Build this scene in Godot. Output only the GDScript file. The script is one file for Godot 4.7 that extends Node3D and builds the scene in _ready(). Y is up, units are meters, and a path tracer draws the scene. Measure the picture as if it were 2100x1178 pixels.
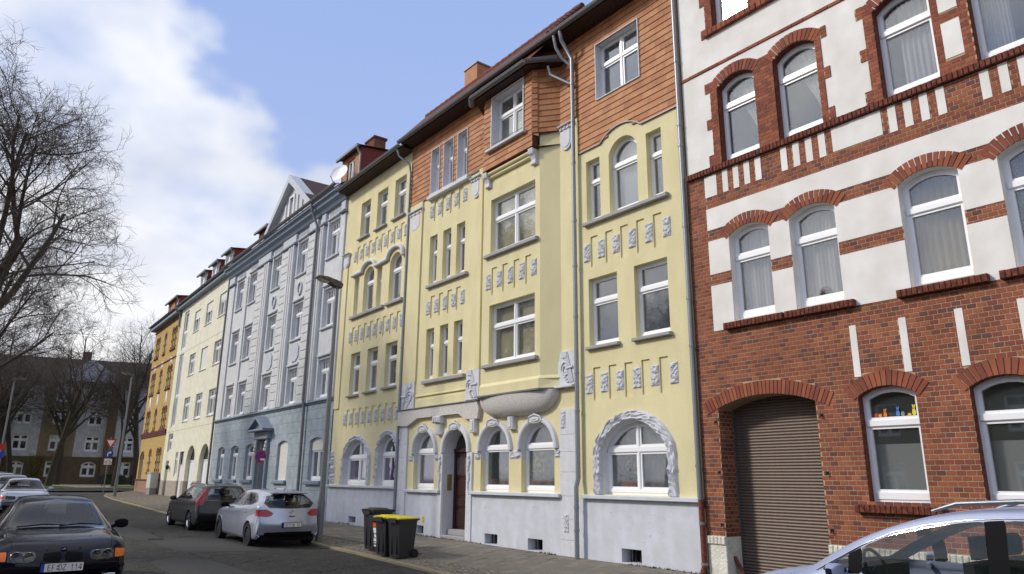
extends Node3D
# A sloping street of old tenement houses: brick, yellow stucco, grey, cream and yellow brick, with parked cars.

class MB:
	var v := PackedVector3Array()
	var n := PackedVector3Array()
	var c := PackedColorArray()
	var col := Color(1, 1, 1)
	var tint := false
	func tri(a: Vector3, b: Vector3, d: Vector3) -> void:
		var m := (b - a).cross(d - a).normalized()
		v.append(a); v.append(d); v.append(b)
		n.append(m); n.append(m); n.append(m)
		if tint:
			c.append(col); c.append(col); c.append(col)
	func tri_n(a: Vector3, b: Vector3, d: Vector3, na: Vector3, nb: Vector3, nd: Vector3) -> void:
		v.append(a); v.append(d); v.append(b)
		n.append(na); n.append(nd); n.append(nb)
		if tint:
			c.append(col); c.append(col); c.append(col)
	func quad(a: Vector3, b: Vector3, d: Vector3, e: Vector3) -> void:
		tri(a, b, d)
		tri(a, d, e)
	func box(x0: float, x1: float, y0: float, y1: float, z0: float, z1: float, back := true) -> void:
		quad(Vector3(x0, y0, z1), Vector3(x1, y0, z1), Vector3(x1, y1, z1), Vector3(x0, y1, z1))
		quad(Vector3(x0, y0, z0), Vector3(x0, y0, z1), Vector3(x0, y1, z1), Vector3(x0, y1, z0))
		quad(Vector3(x1, y0, z1), Vector3(x1, y0, z0), Vector3(x1, y1, z0), Vector3(x1, y1, z1))
		quad(Vector3(x0, y1, z1), Vector3(x1, y1, z1), Vector3(x1, y1, z0), Vector3(x0, y1, z0))
		quad(Vector3(x0, y0, z0), Vector3(x1, y0, z0), Vector3(x1, y0, z1), Vector3(x0, y0, z1))
		if back:
			quad(Vector3(x1, y0, z0), Vector3(x0, y0, z0), Vector3(x0, y1, z0), Vector3(x1, y1, z0))
	# a box whose front edges are chamfered by b
	func cbox(x0: float, x1: float, y0: float, y1: float, z0: float, z1: float, b: float) -> void:
		var o := [Vector2(x0, y0), Vector2(x1, y0), Vector2(x1, y1), Vector2(x0, y1)]
		var i := [Vector2(x0 + b, y0 + b), Vector2(x1 - b, y0 + b), Vector2(x1 - b, y1 - b), Vector2(x0 + b, y1 - b)]
		quad(p3(i[0], z1), p3(i[1], z1), p3(i[2], z1), p3(i[3], z1))
		for k in 4:
			var j := (k + 1) % 4
			quad(p3(o[k], z1 - b), p3(o[j], z1 - b), p3(i[j], z1), p3(i[k], z1))
			quad(p3(o[k], z0), p3(o[j], z0), p3(o[j], z1 - b), p3(o[k], z1 - b))
	func p3(p: Vector2, z: float) -> Vector3:
		return Vector3(p.x, p.y, z)
	# polygon (counter-clockwise from the front) drawn out from z0 to z1
	func prism(poly: PackedVector2Array, z0: float, z1: float, back := false) -> void:
		var t := Geometry2D.triangulate_polygon(poly)
		for k in range(0, t.size(), 3):
			var a := poly[t[k]]
			var b := poly[t[k + 1]]
			var d := poly[t[k + 2]]
			if (b - a).cross(d - a) < 0:
				var q := b
				b = d
				d = q
			tri(p3(a, z1), p3(b, z1), p3(d, z1))
			if back:
				tri(p3(a, z0), p3(d, z0), p3(b, z0))
		for k in poly.size():
			var j := (k + 1) % poly.size()
			quad(p3(poly[k], z0), p3(poly[j], z0), p3(poly[j], z1), p3(poly[k], z1))
	# flat ring between two outlines of the same length, drawn out from z0 to z1
	func ring(o: PackedVector2Array, i: PackedVector2Array, z0: float, z1: float) -> void:
		var m := o.size()
		for k in m:
			var j := (k + 1) % m
			quad(p3(o[k], z1), p3(o[j], z1), p3(i[j], z1), p3(i[k], z1))
			quad(p3(o[k], z0), p3(o[j], z0), p3(o[j], z1), p3(o[k], z1))
			quad(p3(i[j], z0), p3(i[k], z0), p3(i[k], z1), p3(i[j], z1))
	func tube(path: Array, radii: Array, seg := 8, cap := true) -> void:
		var m := path.size()
		var rings := []
		var up := Vector3.UP
		for k in m:
			var d: Vector3 = (path[mini(k + 1, m - 1)] - path[maxi(k - 1, 0)]).normalized()
			if absf(d.dot(up)) > 0.95:
				up = Vector3(1, 0, 0) if absf(d.x) < 0.8 else Vector3(0, 0, 1)
			var s := d.cross(up).normalized()
			up = s.cross(d).normalized()
			var r := []
			for q in seg:
				var a := TAU * q / seg
				r.append(s * cos(a) + up * sin(a))
			rings.append(r)
		for k in m - 1:
			for q in seg:
				var w := (q + 1) % seg
				var n0: Vector3 = rings[k][q]
				var n1: Vector3 = rings[k][w]
				var n2: Vector3 = rings[k + 1][w]
				var n3: Vector3 = rings[k + 1][q]
				var a: Vector3 = path[k] + n0 * radii[k]
				var b: Vector3 = path[k] + n1 * radii[k]
				var d: Vector3 = path[k + 1] + n2 * radii[k + 1]
				var e: Vector3 = path[k + 1] + n3 * radii[k + 1]
				tri_n(a, d, b, n0, n2, n1)
				tri_n(a, e, d, n0, n3, n2)
		if cap:
			for q in range(1, seg - 1):
				tri(path[m - 1] + rings[m - 1][0] * radii[m - 1], path[m - 1] + rings[m - 1][q + 1] * radii[m - 1], path[m - 1] + rings[m - 1][q] * radii[m - 1])
				tri(path[0] + rings[0][0] * radii[0], path[0] + rings[0][q] * radii[0], path[0] + rings[0][q + 1] * radii[0])
	# turned profile (radius, height) about the y axis at a point
	func lathe(prof: Array, at: Vector3, seg := 16) -> void:
		for k in prof.size() - 1:
			var p: Vector2 = prof[k]
			var q: Vector2 = prof[k + 1]
			var d := (q - p).normalized()
			for s in seg:
				var a := TAU * s / seg
				var b := TAU * (s + 1) / seg
				var ca := Vector3(cos(a), 0, -sin(a))
				var cb := Vector3(cos(b), 0, -sin(b))
				var na := (ca * d.y - Vector3(0, d.x, 0)).normalized()
				var nb := (cb * d.y - Vector3(0, d.x, 0)).normalized()
				var p0 := at + ca * p.x + Vector3(0, p.y, 0)
				var p1 := at + cb * p.x + Vector3(0, p.y, 0)
				var p2 := at + cb * q.x + Vector3(0, q.y, 0)
				var p4 := at + ca * q.x + Vector3(0, q.y, 0)
				tri_n(p0, p1, p2, na, nb, nb)
				tri_n(p0, p2, p4, na, nb, na)
	# smooth sheet through rows of points (all rows equally long)
	func sheet(g: Array, flip := false) -> void:
		var nr := g.size()
		var nc: int = g[0].size()
		var nn := []
		for i in nr:
			var row := []
			for j in nc:
				var du: Vector3 = g[i][mini(j + 1, nc - 1)] - g[i][maxi(j - 1, 0)]
				var dv: Vector3 = g[mini(i + 1, nr - 1)][j] - g[maxi(i - 1, 0)][j]
				var m := du.cross(dv).normalized()
				row.append(-m if flip else m)
			nn.append(row)
		for i in nr - 1:
			for j in nc - 1:
				var a: Vector3 = g[i][j]
				var b: Vector3 = g[i][j + 1]
				var d: Vector3 = g[i + 1][j + 1]
				var e: Vector3 = g[i + 1][j]
				if flip:
					tri_n(a, d, b, nn[i][j], nn[i + 1][j + 1], nn[i][j + 1])
					tri_n(a, e, d, nn[i][j], nn[i + 1][j], nn[i + 1][j + 1])
				else:
					tri_n(a, b, d, nn[i][j], nn[i][j + 1], nn[i + 1][j + 1])
					tri_n(a, d, e, nn[i][j], nn[i + 1][j + 1], nn[i + 1][j])
	func mesh() -> ArrayMesh:
		var a := []
		a.resize(Mesh.ARRAY_MAX)
		a[Mesh.ARRAY_VERTEX] = v
		a[Mesh.ARRAY_NORMAL] = n
		if tint:
			a[Mesh.ARRAY_COLOR] = c
		var m := ArrayMesh.new()
		m.add_surface_from_arrays(Mesh.PRIMITIVE_TRIANGLES, a)
		return m

var names := {}
var M := {}
var T := {}
var rng := RandomNumberGenerator.new()

func numbered(called: String) -> String:
	var k: int = names.get(called, 0)
	names[called] = k + 1
	return called if k == 0 else "%s_%03d" % [called, k]

func thing(called: String, label: String, category: String, at := Vector3.ZERO, turn := 0.0, group := "") -> Node3D:
	var o := Node3D.new()
	o.name = numbered(called)
	add_child(o)
	o.position = at
	o.rotation.y = turn
	o.set_meta("label", label)
	o.set_meta("category", category)
	if group != "":
		o.set_meta("group", group)
	return o

func part(parent: Node, called: String, mb: MB, m: Material, at := Vector3.ZERO) -> MeshInstance3D:
	return inst(parent, called, mb.mesh(), m, at)

func inst(parent: Node, called: String, mesh: Mesh, m: Material, at := Vector3.ZERO) -> MeshInstance3D:
	var o := MeshInstance3D.new()
	o.name = called
	o.mesh = mesh
	o.material_override = m
	o.position = at
	parent.add_child(o, true)
	return o

func structure(called: String, mb: MB, m: Material) -> MeshInstance3D:
	var o := inst(self, numbered(called), mb.mesh(), m)
	o.set_meta("kind", "structure")
	return o

func group_node(parent: Node, called: String, at := Vector3.ZERO) -> Node3D:
	var o := Node3D.new()
	o.name = called
	o.position = at
	parent.add_child(o, true)
	return o

# ---------------------------------------------------------------- materials
func noise_tex(freq: float, lo: Color, hi: Color, octaves := 5, sd := 1, type := FastNoiseLite.TYPE_SIMPLEX_SMOOTH, size := 512, mid := -1.0) -> NoiseTexture2D:
	var f := FastNoiseLite.new()
	f.seed = sd
	f.noise_type = type
	f.frequency = freq
	f.fractal_octaves = octaves
	var t := NoiseTexture2D.new()
	t.width = size
	t.height = size
	t.seamless = true
	t.noise = f
	var g := Gradient.new()
	g.set_color(0, lo)
	g.set_color(1, hi)
	if mid >= 0.0:
		g.set_offset(0, mid)
	t.color_ramp = g
	return t

func bump_tex(freq: float, octaves := 4, sd := 1, type := FastNoiseLite.TYPE_SIMPLEX_SMOOTH, strength := 6.0, size := 512) -> NoiseTexture2D:
	var f := FastNoiseLite.new()
	f.seed = sd
	f.noise_type = type
	f.frequency = freq
	f.fractal_octaves = octaves
	var t := NoiseTexture2D.new()
	t.width = size
	t.height = size
	t.seamless = true
	t.as_normal_map = true
	t.bump_strength = strength
	t.noise = f
	return t

func mat(color: Color, rough := 0.8, tex := "", scale := 1.0, normal := "", nscale := 0.5, metal := 0.0) -> StandardMaterial3D:
	var m := StandardMaterial3D.new()
	m.albedo_color = color
	m.roughness = rough
	m.metallic = metal
	m.uv1_triplanar = true
	m.uv1_scale = Vector3.ONE * scale
	if tex != "":
		m.albedo_texture = T[tex]
	if normal != "":
		m.normal_enabled = true
		m.normal_texture = T[normal]
		m.normal_scale = nscale
	return m

func lin(r: float, g: float, b: float) -> Color:
	return Color(r, g, b).linear_to_srgb()

func glass(alpha := 0.06, c := Color(0.35, 0.4, 0.42)) -> StandardMaterial3D:
	var m := StandardMaterial3D.new()
	m.albedo_color = Color(c.r, c.g, c.b, alpha)
	m.transparency = BaseMaterial3D.TRANSPARENCY_ALPHA
	m.roughness = 0.02
	return m

func paint(c: Color, rough := 0.35, metal := 0.3, coat := 1.0, coat_rough := 0.04) -> StandardMaterial3D:
	var m := StandardMaterial3D.new()
	m.albedo_color = c
	m.roughness = rough
	m.metallic = metal
	m.clearcoat_enabled = true
	m.clearcoat = coat
	m.clearcoat_roughness = coat_rough
	return m

func make_materials() -> void:
	var w := Color(1, 1, 1)
	T.grime = noise_tex(0.008, Color(0.93, 0.925, 0.91), w, 6, 3)
	T.patch = noise_tex(0.006, Color(0.86, 0.855, 0.84), w, 6, 11)
	T.fine = noise_tex(0.09, Color(0.72, 0.71, 0.7), w, 4, 5)
	T.fine_pale = noise_tex(0.05, Color(0.88, 0.875, 0.86), w, 5, 25)
	T.speck = noise_tex(0.22, Color(0.55, 0.54, 0.52), w, 3, 8, FastNoiseLite.TYPE_VALUE)
	T.stone = noise_tex(0.03, Color(0.84, 0.84, 0.845), w, 6, 21)
	T.asphalt = noise_tex(0.012, Color(0.62, 0.6, 0.57), w, 7, 31, FastNoiseLite.TYPE_SIMPLEX_SMOOTH, 1024)
	T.bark = noise_tex(0.05, Color(0.5, 0.48, 0.45), w, 5, 41)
	T.weather = noise_tex(0.014, Color(0.5, 0.44, 0.4), w, 6, 51)
	T.streak = noise_tex(0.012, Color(0.955, 0.948, 0.935), w, 5, 71, FastNoiseLite.TYPE_SIMPLEX_SMOOTH, 512, 0.22)
	T.soot = noise_tex(0.01, Color(0.87, 0.86, 0.85), w, 5, 73, FastNoiseLite.TYPE_SIMPLEX_SMOOTH, 512, 0.25)
	T.n_stucco = bump_tex(0.11, 4, 2, FastNoiseLite.TYPE_SIMPLEX_SMOOTH, 9.0)
	T.n_rough = bump_tex(0.04, 5, 4, FastNoiseLite.TYPE_SIMPLEX_SMOOTH, 10.0)
	T.n_soft = bump_tex(0.012, 4, 6, FastNoiseLite.TYPE_SIMPLEX_SMOOTH, 5.0)
	T.n_grain = bump_tex(0.3, 3, 7, FastNoiseLite.TYPE_VALUE, 8.0)
	T.n_chip = bump_tex(0.02, 3, 9, FastNoiseLite.TYPE_CELLULAR, 9.0)
	# facade paints and stones
	M.yellow = mat(Color("f8efc0"), 0.9, "fine_pale", 1.3, "n_stucco", 0.55)
	M.yellow_far = mat(Color("f8eec0"), 0.9, "fine_pale", 1.3, "n_stucco", 0.45)
	M.stone = mat(Color("d3d5dc"), 0.85, "grime", 0.9, "n_rough", 0.10)
	M.relief = mat(Color("d6d8de"), 0.85, "stone", 1.6, "n_rough", 0.4)
	M.sill = mat(Color("c9c9cb"), 0.75, "speck", 2.2, "n_grain", 0.2)
	M.plinth = mat(Color("d3d8e4"), 0.8, "grime", 0.5, "n_soft", 0.15)
	M.trough = mat(Color("dad5cf"), 0.9, "stone", 0.8, "n_stucco", 0.3)
	M.white_plaster = mat(Color("eeedec"), 0.85, "grime", 0.3, "n_soft", 0.12)
	M.base_white = mat(Color("e6e6da"), 0.8, "patch", 0.6, "n_rough", 0.35)
	M.mortar = mat(Color("e0cba6"), 0.95, "fine", 2.0, "n_grain", 0.5)
	M.bricks = []
	for c in ["b4654a", "a95c45", "9d5542", "bd6f4c", "84504a"]:
		M.bricks.append(mat(Color(c), 0.85, "fine", 2.5, "n_rough", 0.4))
	M.brick_sill = mat(Color("8a4a35"), 0.85, "weather", 1.5, "n_rough", 0.6)
	M.brick_all = mat(Color(1, 1, 1), 0.85, "fine", 2.5, "n_rough", 0.4)
	M.brick_all.vertex_color_use_as_albedo = true
	M.tiles = []
	for c in ["c98a5a", "c18152", "cf9263", "bb784c"]:
		M.tiles.append(mat(Color(c), 0.7, "fine_pale", 1.4, "n_rough", 0.2))
	M.tile_all = mat(Color(1, 1, 1), 0.7, "fine_pale", 1.4, "n_rough", 0.25)
	M.tile_all.vertex_color_use_as_albedo = true
	M.tile_under = mat(Color("5c3325"), 0.9)
	M.roof = mat(Color("7c3b2a"), 0.8, "weather", 0.8, "n_rough", 0.4)
	M.roof_dark = mat(Color("55302a"), 0.8, "weather", 0.8, "n_rough", 0.4)
	M.red_clad = mat(Color("8c3a2c"), 0.75, "fine", 1.2, "n_rough", 0.3)
	M.wood_dark = mat(Color("4a3028"), 0.7, "weather", 1.2, "n_rough", 0.3)
	M.zinc = mat(Color("9a9ea3"), 0.42, "stone", 1.2, "n_soft", 0.15, 0.55)
	M.zinc_dark = mat(Color("808285"), 0.5, "stone", 1.0, "n_soft", 0.15, 0.4)
	M.rust_pipe = mat(Color("8f4a38"), 0.7, "weather", 2.0, "n_rough", 0.3)
	M.pvc = mat(Color("eff0f2"), 0.3)
	M.pvc_grey = mat(Color("d5d7dc"), 0.45)  # a greyer, duller white plastic than the window frames
	M.glass = glass()
	M.room = mat(Color("7d746a"), 0.95, "grime", 0.5)
	M.net = mat(Color("e6e6ea"), 0.95, "fine", 3.0)
	M.net.backlight_enabled = true
	M.net.backlight = Color(0.5, 0.5, 0.52)
	M.net_dim = mat(Color("8b8a92"), 0.95, "fine", 3.0)
	M.drape = mat(Color("a8997a"), 0.95, "fine", 3.0)
	M.drape_dark = mat(Color("4b4450"), 0.95, "fine", 3.0)
	M.violet = mat(Color("a850cf"), 0.95, "fine", 3.0)
	M.frosted = mat(Color("a3a8a6"), 0.6)
	M.shutter = mat(Color("dcdcd6"), 0.55)
	M.door_wood = mat(Color("4c2420"), 0.4, "weather", 1.6, "n_soft", 0.2)
	M.iron = mat(Color("33343a"), 0.55, "", 1.0, "", 0.5, 0.5)
	M.steel = mat(Color("8f969c"), 0.4, "stone", 1.0, "", 0.5, 0.7)
	M.chrome = mat(Color("d8dade"), 0.12, "", 1.0, "", 0.5, 1.0)
	M.black = mat(Color("141416"), 0.8)
	M.black.metallic_specular = 0.25
	M.rubber = mat(Color("1c1c1e"), 0.85, "fine", 4.0)
	M.dirt = mat(Color("6b6152"), 0.95, "fine", 1.5, "n_rough", 0.6)
	M.grey_wall = mat(Color("dcdfe4"), 0.85, "grime", 0.4, "n_stucco", 0.3)
	M.grey_trim = mat(Color("ccd2da"), 0.8, "stone", 0.6, "n_soft", 0.3)
	M.grey_deep = mat(Color("8e9cab"), 0.75, "stone", 0.6, "n_soft", 0.3)
	M.blue_base = mat(Color("a9b7c4"), 0.8, "patch", 0.5, "n_soft", 0.6)
	M.blue_dark = mat(Color("8493a1"), 0.75, "stone", 0.7)
	M.cream = mat(Color("f0eeda"), 0.88, "grime", 0.35, "n_stucco", 0.4)
	M.cream_base = mat(Color("b7aa9c"), 0.9, "stone", 0.6, "n_stucco", 0.5)
	M.ochre = mat(Color("e0c384"), 0.85, "fine", 0.9, "n_rough", 0.3)
	M.ochre_bricks = mat(Color(1, 1, 1), 0.85, "fine", 2.0, "n_rough", 0.3)
	M.ochre_bricks.vertex_color_use_as_albedo = true
	M.maroon = mat(Color("6e2f2b"), 0.8, "fine", 1.5, "n_rough", 0.3)
	M.asphalt = mat(Color("55544f"), 0.9, "asphalt", 0.16, "n_grain", 0.5)
	M.asphalt.uv1_world_triplanar = true
	M.asphalt.detail_enabled = true
	M.asphalt.detail_uv_layer = BaseMaterial3D.DETAIL_UV_1
	M.asphalt.detail_blend_mode = BaseMaterial3D.BLEND_MODE_MUL
	M.asphalt.detail_albedo = T.speck
	M.asphalt_patch = mat(Color("484845"), 0.9, "fine", 0.8, "n_grain", 0.5)
	M.slabs = []
	for c in ["898277", "827c71", "8f887b", "868075", "7f7c73"]:
		M.slabs.append(mat(Color(c), 0.9, "fine", 1.8, "n_rough", 0.35))
	M.slab_all = mat(Color(1, 1, 1), 0.9, "fine", 1.8, "n_rough", 0.35)
	M.slab_all.vertex_color_use_as_albedo = true
	M.joint = mat(Color("45432f"), 0.95, "patch", 1.2, "n_rough", 0.5)
	M.kerb = mat(Color("b4a789"), 0.85, "speck", 1.2, "n_rough", 0.4)
	M.grass = mat(Color("5c7f2c"), 0.95, "patch", 0.5, "n_rough", 0.6)
	M.moss = mat(Color("66752f"), 0.95, "fine", 2.0, "n_rough", 0.8)
	M.leaf = mat(Color("3f5c28"), 0.8, "fine", 2.0)
	M.hedge = mat(Color("36472a"), 0.9, "fine", 2.0)
	M.forsythia = mat(Color("b9b04a"), 0.8, "fine", 2.0)
	M.bark = mat(Color("5a5148"), 0.95, "bark", 1.4, "n_rough", 0.8)
	M.twig = mat(Color("534a44"), 0.9)
	M.sand = mat(Color("b5aa90"), 0.95, "patch", 0.4, "n_rough", 0.4)
	M.galv = mat(Color("85888b"), 0.5, "stone", 0.9, "n_soft", 0.2, 0.4)
	M.white = mat(Color("f0f0f0"), 0.4)
	M.red = mat(Color("b3262b"), 0.4)
	M.blue = mat(Color("2240a0"), 0.4)
	M.yellow_lid = mat(Color("e6d51f"), 0.45, "grime", 2.0)
	M.bin = mat(Color("2b2c30"), 0.5, "fine", 2.0, "n_grain", 0.15)
	M.orange = mat(Color("e2581f"), 0.5)
	M.ink = mat(Color("1a1a1c"), 0.6)
	for m in [M.yellow, M.yellow_far, M.white_plaster, M.cream, M.grey_wall, M.blue_base, M.plinth]:
		weather(m, "streak", 0.22, 0.08)
	for m in M.bricks + [M.brick_all, M.mortar]:
		weather(m, "soot", 0.22, 0.22)
	for m in M.tiles + [M.tile_all]:
		weather(m, "soot", 0.3, 0.3)

# stains and soot: a second, larger pattern over the first
func weather(m: StandardMaterial3D, tex: String, sx: float, sy: float) -> void:
	m.detail_enabled = true
	m.detail_uv_layer = BaseMaterial3D.DETAIL_UV_2
	m.uv2_triplanar = true
	m.uv2_world_triplanar = true
	m.uv2_scale = Vector3(sx, sy, sx)
	m.detail_blend_mode = BaseMaterial3D.BLEND_MODE_MUL
	m.detail_albedo = T[tex]

# ---------------------------------------------------------------- camera, sky, sun
func make_sky() -> PanoramaSkyMaterial:
	var w := 1536
	var h := 768
	var big := FastNoiseLite.new()
	big.seed = 7
	big.frequency = 1.15
	big.fractal_octaves = 6
	big.fractal_gain = 0.52
	var det := FastNoiseLite.new()
	det.seed = 19
	det.frequency = 2.4
	det.fractal_octaves = 5
	var wisp := FastNoiseLite.new()
	wisp.seed = 43
	wisp.frequency = 7.0
	wisp.fractal_octaves = 4
	# centres of the blue gaps between the clouds: direction and cosine of the reach
	var gaps := []
	for q in GAPS:
		gaps.append([Vector3(q[0], q[1], q[2]).normalized(), q[3]])
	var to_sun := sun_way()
	var data := PackedFloat32Array()
	data.resize(w * h * 3)
	var k := 0
	for y in h:
		var el := PI * (0.5 - (y + 0.5) / h)
		var ce := cos(el)
		var se := sin(el)
		if se < -0.02:
			var t := 0.25
			for x in w:
				data[k] = t; data[k + 1] = t * 1.02; data[k + 2] = t * 1.06
				k += 3
			continue
		var blue := Vector3(0.29, 0.41, 0.74).lerp(Vector3(0.55, 0.62, 0.80), pow(1.0 - maxf(se, 0.0), 3.0))
		for x in w:
			var az := TAU * (x + 0.5) / w
			var d := Vector3(sin(az) * ce, se, -cos(az) * ce)
			# clouds lie in a layer: stretch towards the horizon
			var q := d / (maxf(d.y, 0.0) + 0.32)
			var a := big.get_noise_3d(q.x * 1.3, q.y * 0.6, q.z * 1.3)
			var b := det.get_noise_3d(q.x * 1.5, q.y, q.z * 1.5)
			var cover := 0.62 + 0.75 * a + 0.16 * b
			for g in gaps:
				var m: float = d.dot(g[0])
				cover -= 1.25 * smoothstep(g[1] - 0.02, lerpf(g[1], 1.0, 0.75), m + 0.05 * a + 0.025 * b)
			cover += 0.45 * pow(1.0 - maxf(se, 0.0), 4.0)
			var cl := smoothstep(-0.05, 0.85, cover + 0.10 * wisp.get_noise_3d(q.x, q.y, q.z))
			var shade := clampf(0.5 + 0.9 * det.get_noise_3d(q.x * 0.9 + 7.0, q.y, q.z * 0.9) + 0.35 * a, 0.0, 1.0)
			var white := Vector3(0.66, 0.69, 0.77).lerp(Vector3(0.98, 0.98, 0.99), shade)
			var o := blue.lerp(white, cl)
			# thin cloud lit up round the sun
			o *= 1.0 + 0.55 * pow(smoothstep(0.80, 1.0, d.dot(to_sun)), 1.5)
			data[k] = o.x; data[k + 1] = o.y; data[k + 2] = o.z
			k += 3
	var im := Image.create_from_data(w, h, false, Image.FORMAT_RGBF, data.to_byte_array())
	var m := PanoramaSkyMaterial.new()
	m.panorama = ImageTexture.create_from_image(im)
	m.filter = true
	return m

const GAPS := [[0.345, 0.575, -0.745, 0.984], [0.485, 0.605, -0.635, 0.962], [-0.75, 0.75, 0.30, 0.93], [0.2, 0.8, 0.6, 0.94], [-0.9, 0.35, 0.65, 0.95], [0.85, 0.45, 0.7, 0.93]]

func sun_way() -> Vector3:
	var az := deg_to_rad(SUN_SIDE)
	var el := deg_to_rad(SUN_HEIGHT)
	return Vector3(-cos(az) * cos(el), sin(el), -sin(az) * cos(el))

func make_view() -> void:
	var cam := Camera3D.new()
	cam.name = "camera"
	cam.fov = 43.46
	cam.near = 0.05
	cam.far = 900.0
	cam.transform = Transform3D(Basis(Vector3(0.78770554, 0.00883419, 0.61598859), Vector3(-0.16606035, 0.96593059, 0.19849953), Vector3(-0.59324864, -0.25865046, 0.76233588)).orthonormalized(), Vector3(0, 1.7, 0))
	add_child(cam)
	cam.current = true
	var env := Environment.new()
	env.background_mode = Environment.BG_SKY
	var sky := Sky.new()
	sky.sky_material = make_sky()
	env.sky = sky
	env.tonemap_mode = Environment.TONE_MAPPER_LINEAR
	env.tonemap_exposure = EXPOSURE
	env.sdfgi_enabled = true
	env.ssao_enabled = true
	env.ssil_enabled = true
	var we := WorldEnvironment.new()
	we.name = "world"
	we.environment = env
	add_child(we)
	var sun := DirectionalLight3D.new()
	sun.name = "sun"
	sun.light_energy = SUN_ENERGY
	sun.light_color = Color(1.0, 0.965, 0.91)
	sun.light_angular_distance = SUN_SIZE
	sun.shadow_enabled = true
	var to := sun_way()
	sun.look_at_from_position(Vector3.ZERO, -to, Vector3.UP)
	add_child(sun)

const EXPOSURE := 1.14
const SUN_ENERGY := 0.75
const SUN_SIZE := 7.0
const SUN_SIDE := 34.0    # degrees from the facades' own direction towards the far end of the street
const SUN_HEIGHT := 34.7

# ---------------------------------------------------------------- facades: x runs along the wall, y up, z out of the wall
var uo := 0.0   # where the house's own node stands along its wall

func hole(a: float, b: float, c: float, d: float, r := 0.0, k := 0.2, back := false) -> Dictionary:
	return {"a": a, "b": b, "c": c, "d": d, "r": r, "k": k, "back": back}

func arc(W0: float, W1: float, top: float, r: float, u: float, ins := 0.0) -> float:
	if r <= 0.001:
		return top - ins
	var half := (W1 - W0) / 2.0
	var R := (half * half + r * r) / (2.0 * r)
	var x := u - (W0 + W1) / 2.0
	return top - R + sqrt(maxf((R - ins) * (R - ins) - x * x, 0.0))

func outline(h: Dictionary, ins := 0.0, seg := 14) -> PackedVector2Array:
	var p := PackedVector2Array([Vector2(h.a + ins, h.c + ins), Vector2(h.b - ins, h.c + ins)])
	if h.r <= 0.001:
		p.append(Vector2(h.b - ins, h.d - ins))
		p.append(Vector2(h.a + ins, h.d - ins))
		return p
	var mid: float = (h.a + h.b) / 2.0
	var half: float = (h.b - h.a) / 2.0 - ins
	for t in seg + 1:
		var u: float = mid + half * cos(PI * t / seg)
		p.append(Vector2(u, maxf(arc(h.a, h.b, h.d, h.r, u, ins), h.c + ins + 0.01)))
	return p

# a wall sheet with openings; returns nothing, adds the reveals of every opening
func wall(mb: MB, u0: float, u1: float, v0: float, v1: float, holes: Array, w := 0.0) -> void:
	var us := [u0, u1]
	var vs := [v0, v1]
	for h in holes:
		for x in [h.a, h.b]:
			if x > u0 and x < u1 and not us.has(x):
				us.append(x)
		for y in [h.c, h.d]:
			if y > v0 and y < v1 and not vs.has(y):
				vs.append(y)
	us.sort()
	vs.sort()
	for j in vs.size() - 1:
		var vm: float = (vs[j] + vs[j + 1]) / 2.0
		var start := -1
		for i in us.size():
			var solid := false
			if i < us.size() - 1:
				var um: float = (us[i] + us[i + 1]) / 2.0
				solid = true
				for h in holes:
					if um > h.a and um < h.b and vm > h.c and vm < h.d:
						solid = false
						break
			if solid and start < 0:
				start = i
			elif not solid and start >= 0:
				mb.quad(Vector3(us[start], vs[j], w), Vector3(us[i], vs[j], w), Vector3(us[i], vs[j + 1], w), Vector3(us[start], vs[j + 1], w))
				start = -1
	for h in holes:
		var p := outline(h)
		if h.r > 0.001:
			for t in range(2, p.size() - 1):
				var a := p[t + 1]
				var b := p[t]
				mb.quad(Vector3(a.x, a.y, w), Vector3(b.x, b.y, w), Vector3(b.x, h.d, w), Vector3(a.x, h.d, w))
		for t in p.size():
			if t == 0 and h.c < v0:
				continue
			var j := (t + 1) % p.size()
			if p[t].y > v1 and p[j].y > v1:
				continue
			mb.quad(mb.p3(p[j], w - h.k), mb.p3(p[t], w - h.k), mb.p3(p[t], w), mb.p3(p[j], w))
		if h.back:
			var tt := Geometry2D.triangulate_polygon(p)
			for t in range(0, tt.size(), 3):
				var a := p[tt[t]]
				var b := p[tt[t + 1]]
				var d := p[tt[t + 2]]
				if (b - a).cross(d - a) < 0:
					mb.tri(mb.p3(a, w - h.k), mb.p3(d, w - h.k), mb.p3(b, w - h.k))
				else:
					mb.tri(mb.p3(a, w - h.k), mb.p3(b, w - h.k), mb.p3(d, w - h.k))

func light_poly(W: float, H: float, r: float, x0: float, x1: float, y0: float, y1: float, ins: float, sash: float, arched: bool) -> PackedVector2Array:
	var p := PackedVector2Array([Vector2(x0 + sash, y0 + sash), Vector2(x1 - sash, y0 + sash)])
	if not arched:
		p.append(Vector2(x1 - sash, y1 - sash))
		p.append(Vector2(x0 + sash, y1 - sash))
		return p
	for t in 11:
		var u := lerpf(x1 - sash, x0 + sash, (1.0 - cos(PI * t / 10.0)) / 2.0)
		p.append(Vector2(u, maxf(arc(0, W, H, r, u, ins + sash), y0 + sash + 0.01)))
	return p

var mesh_cache := {}

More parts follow.
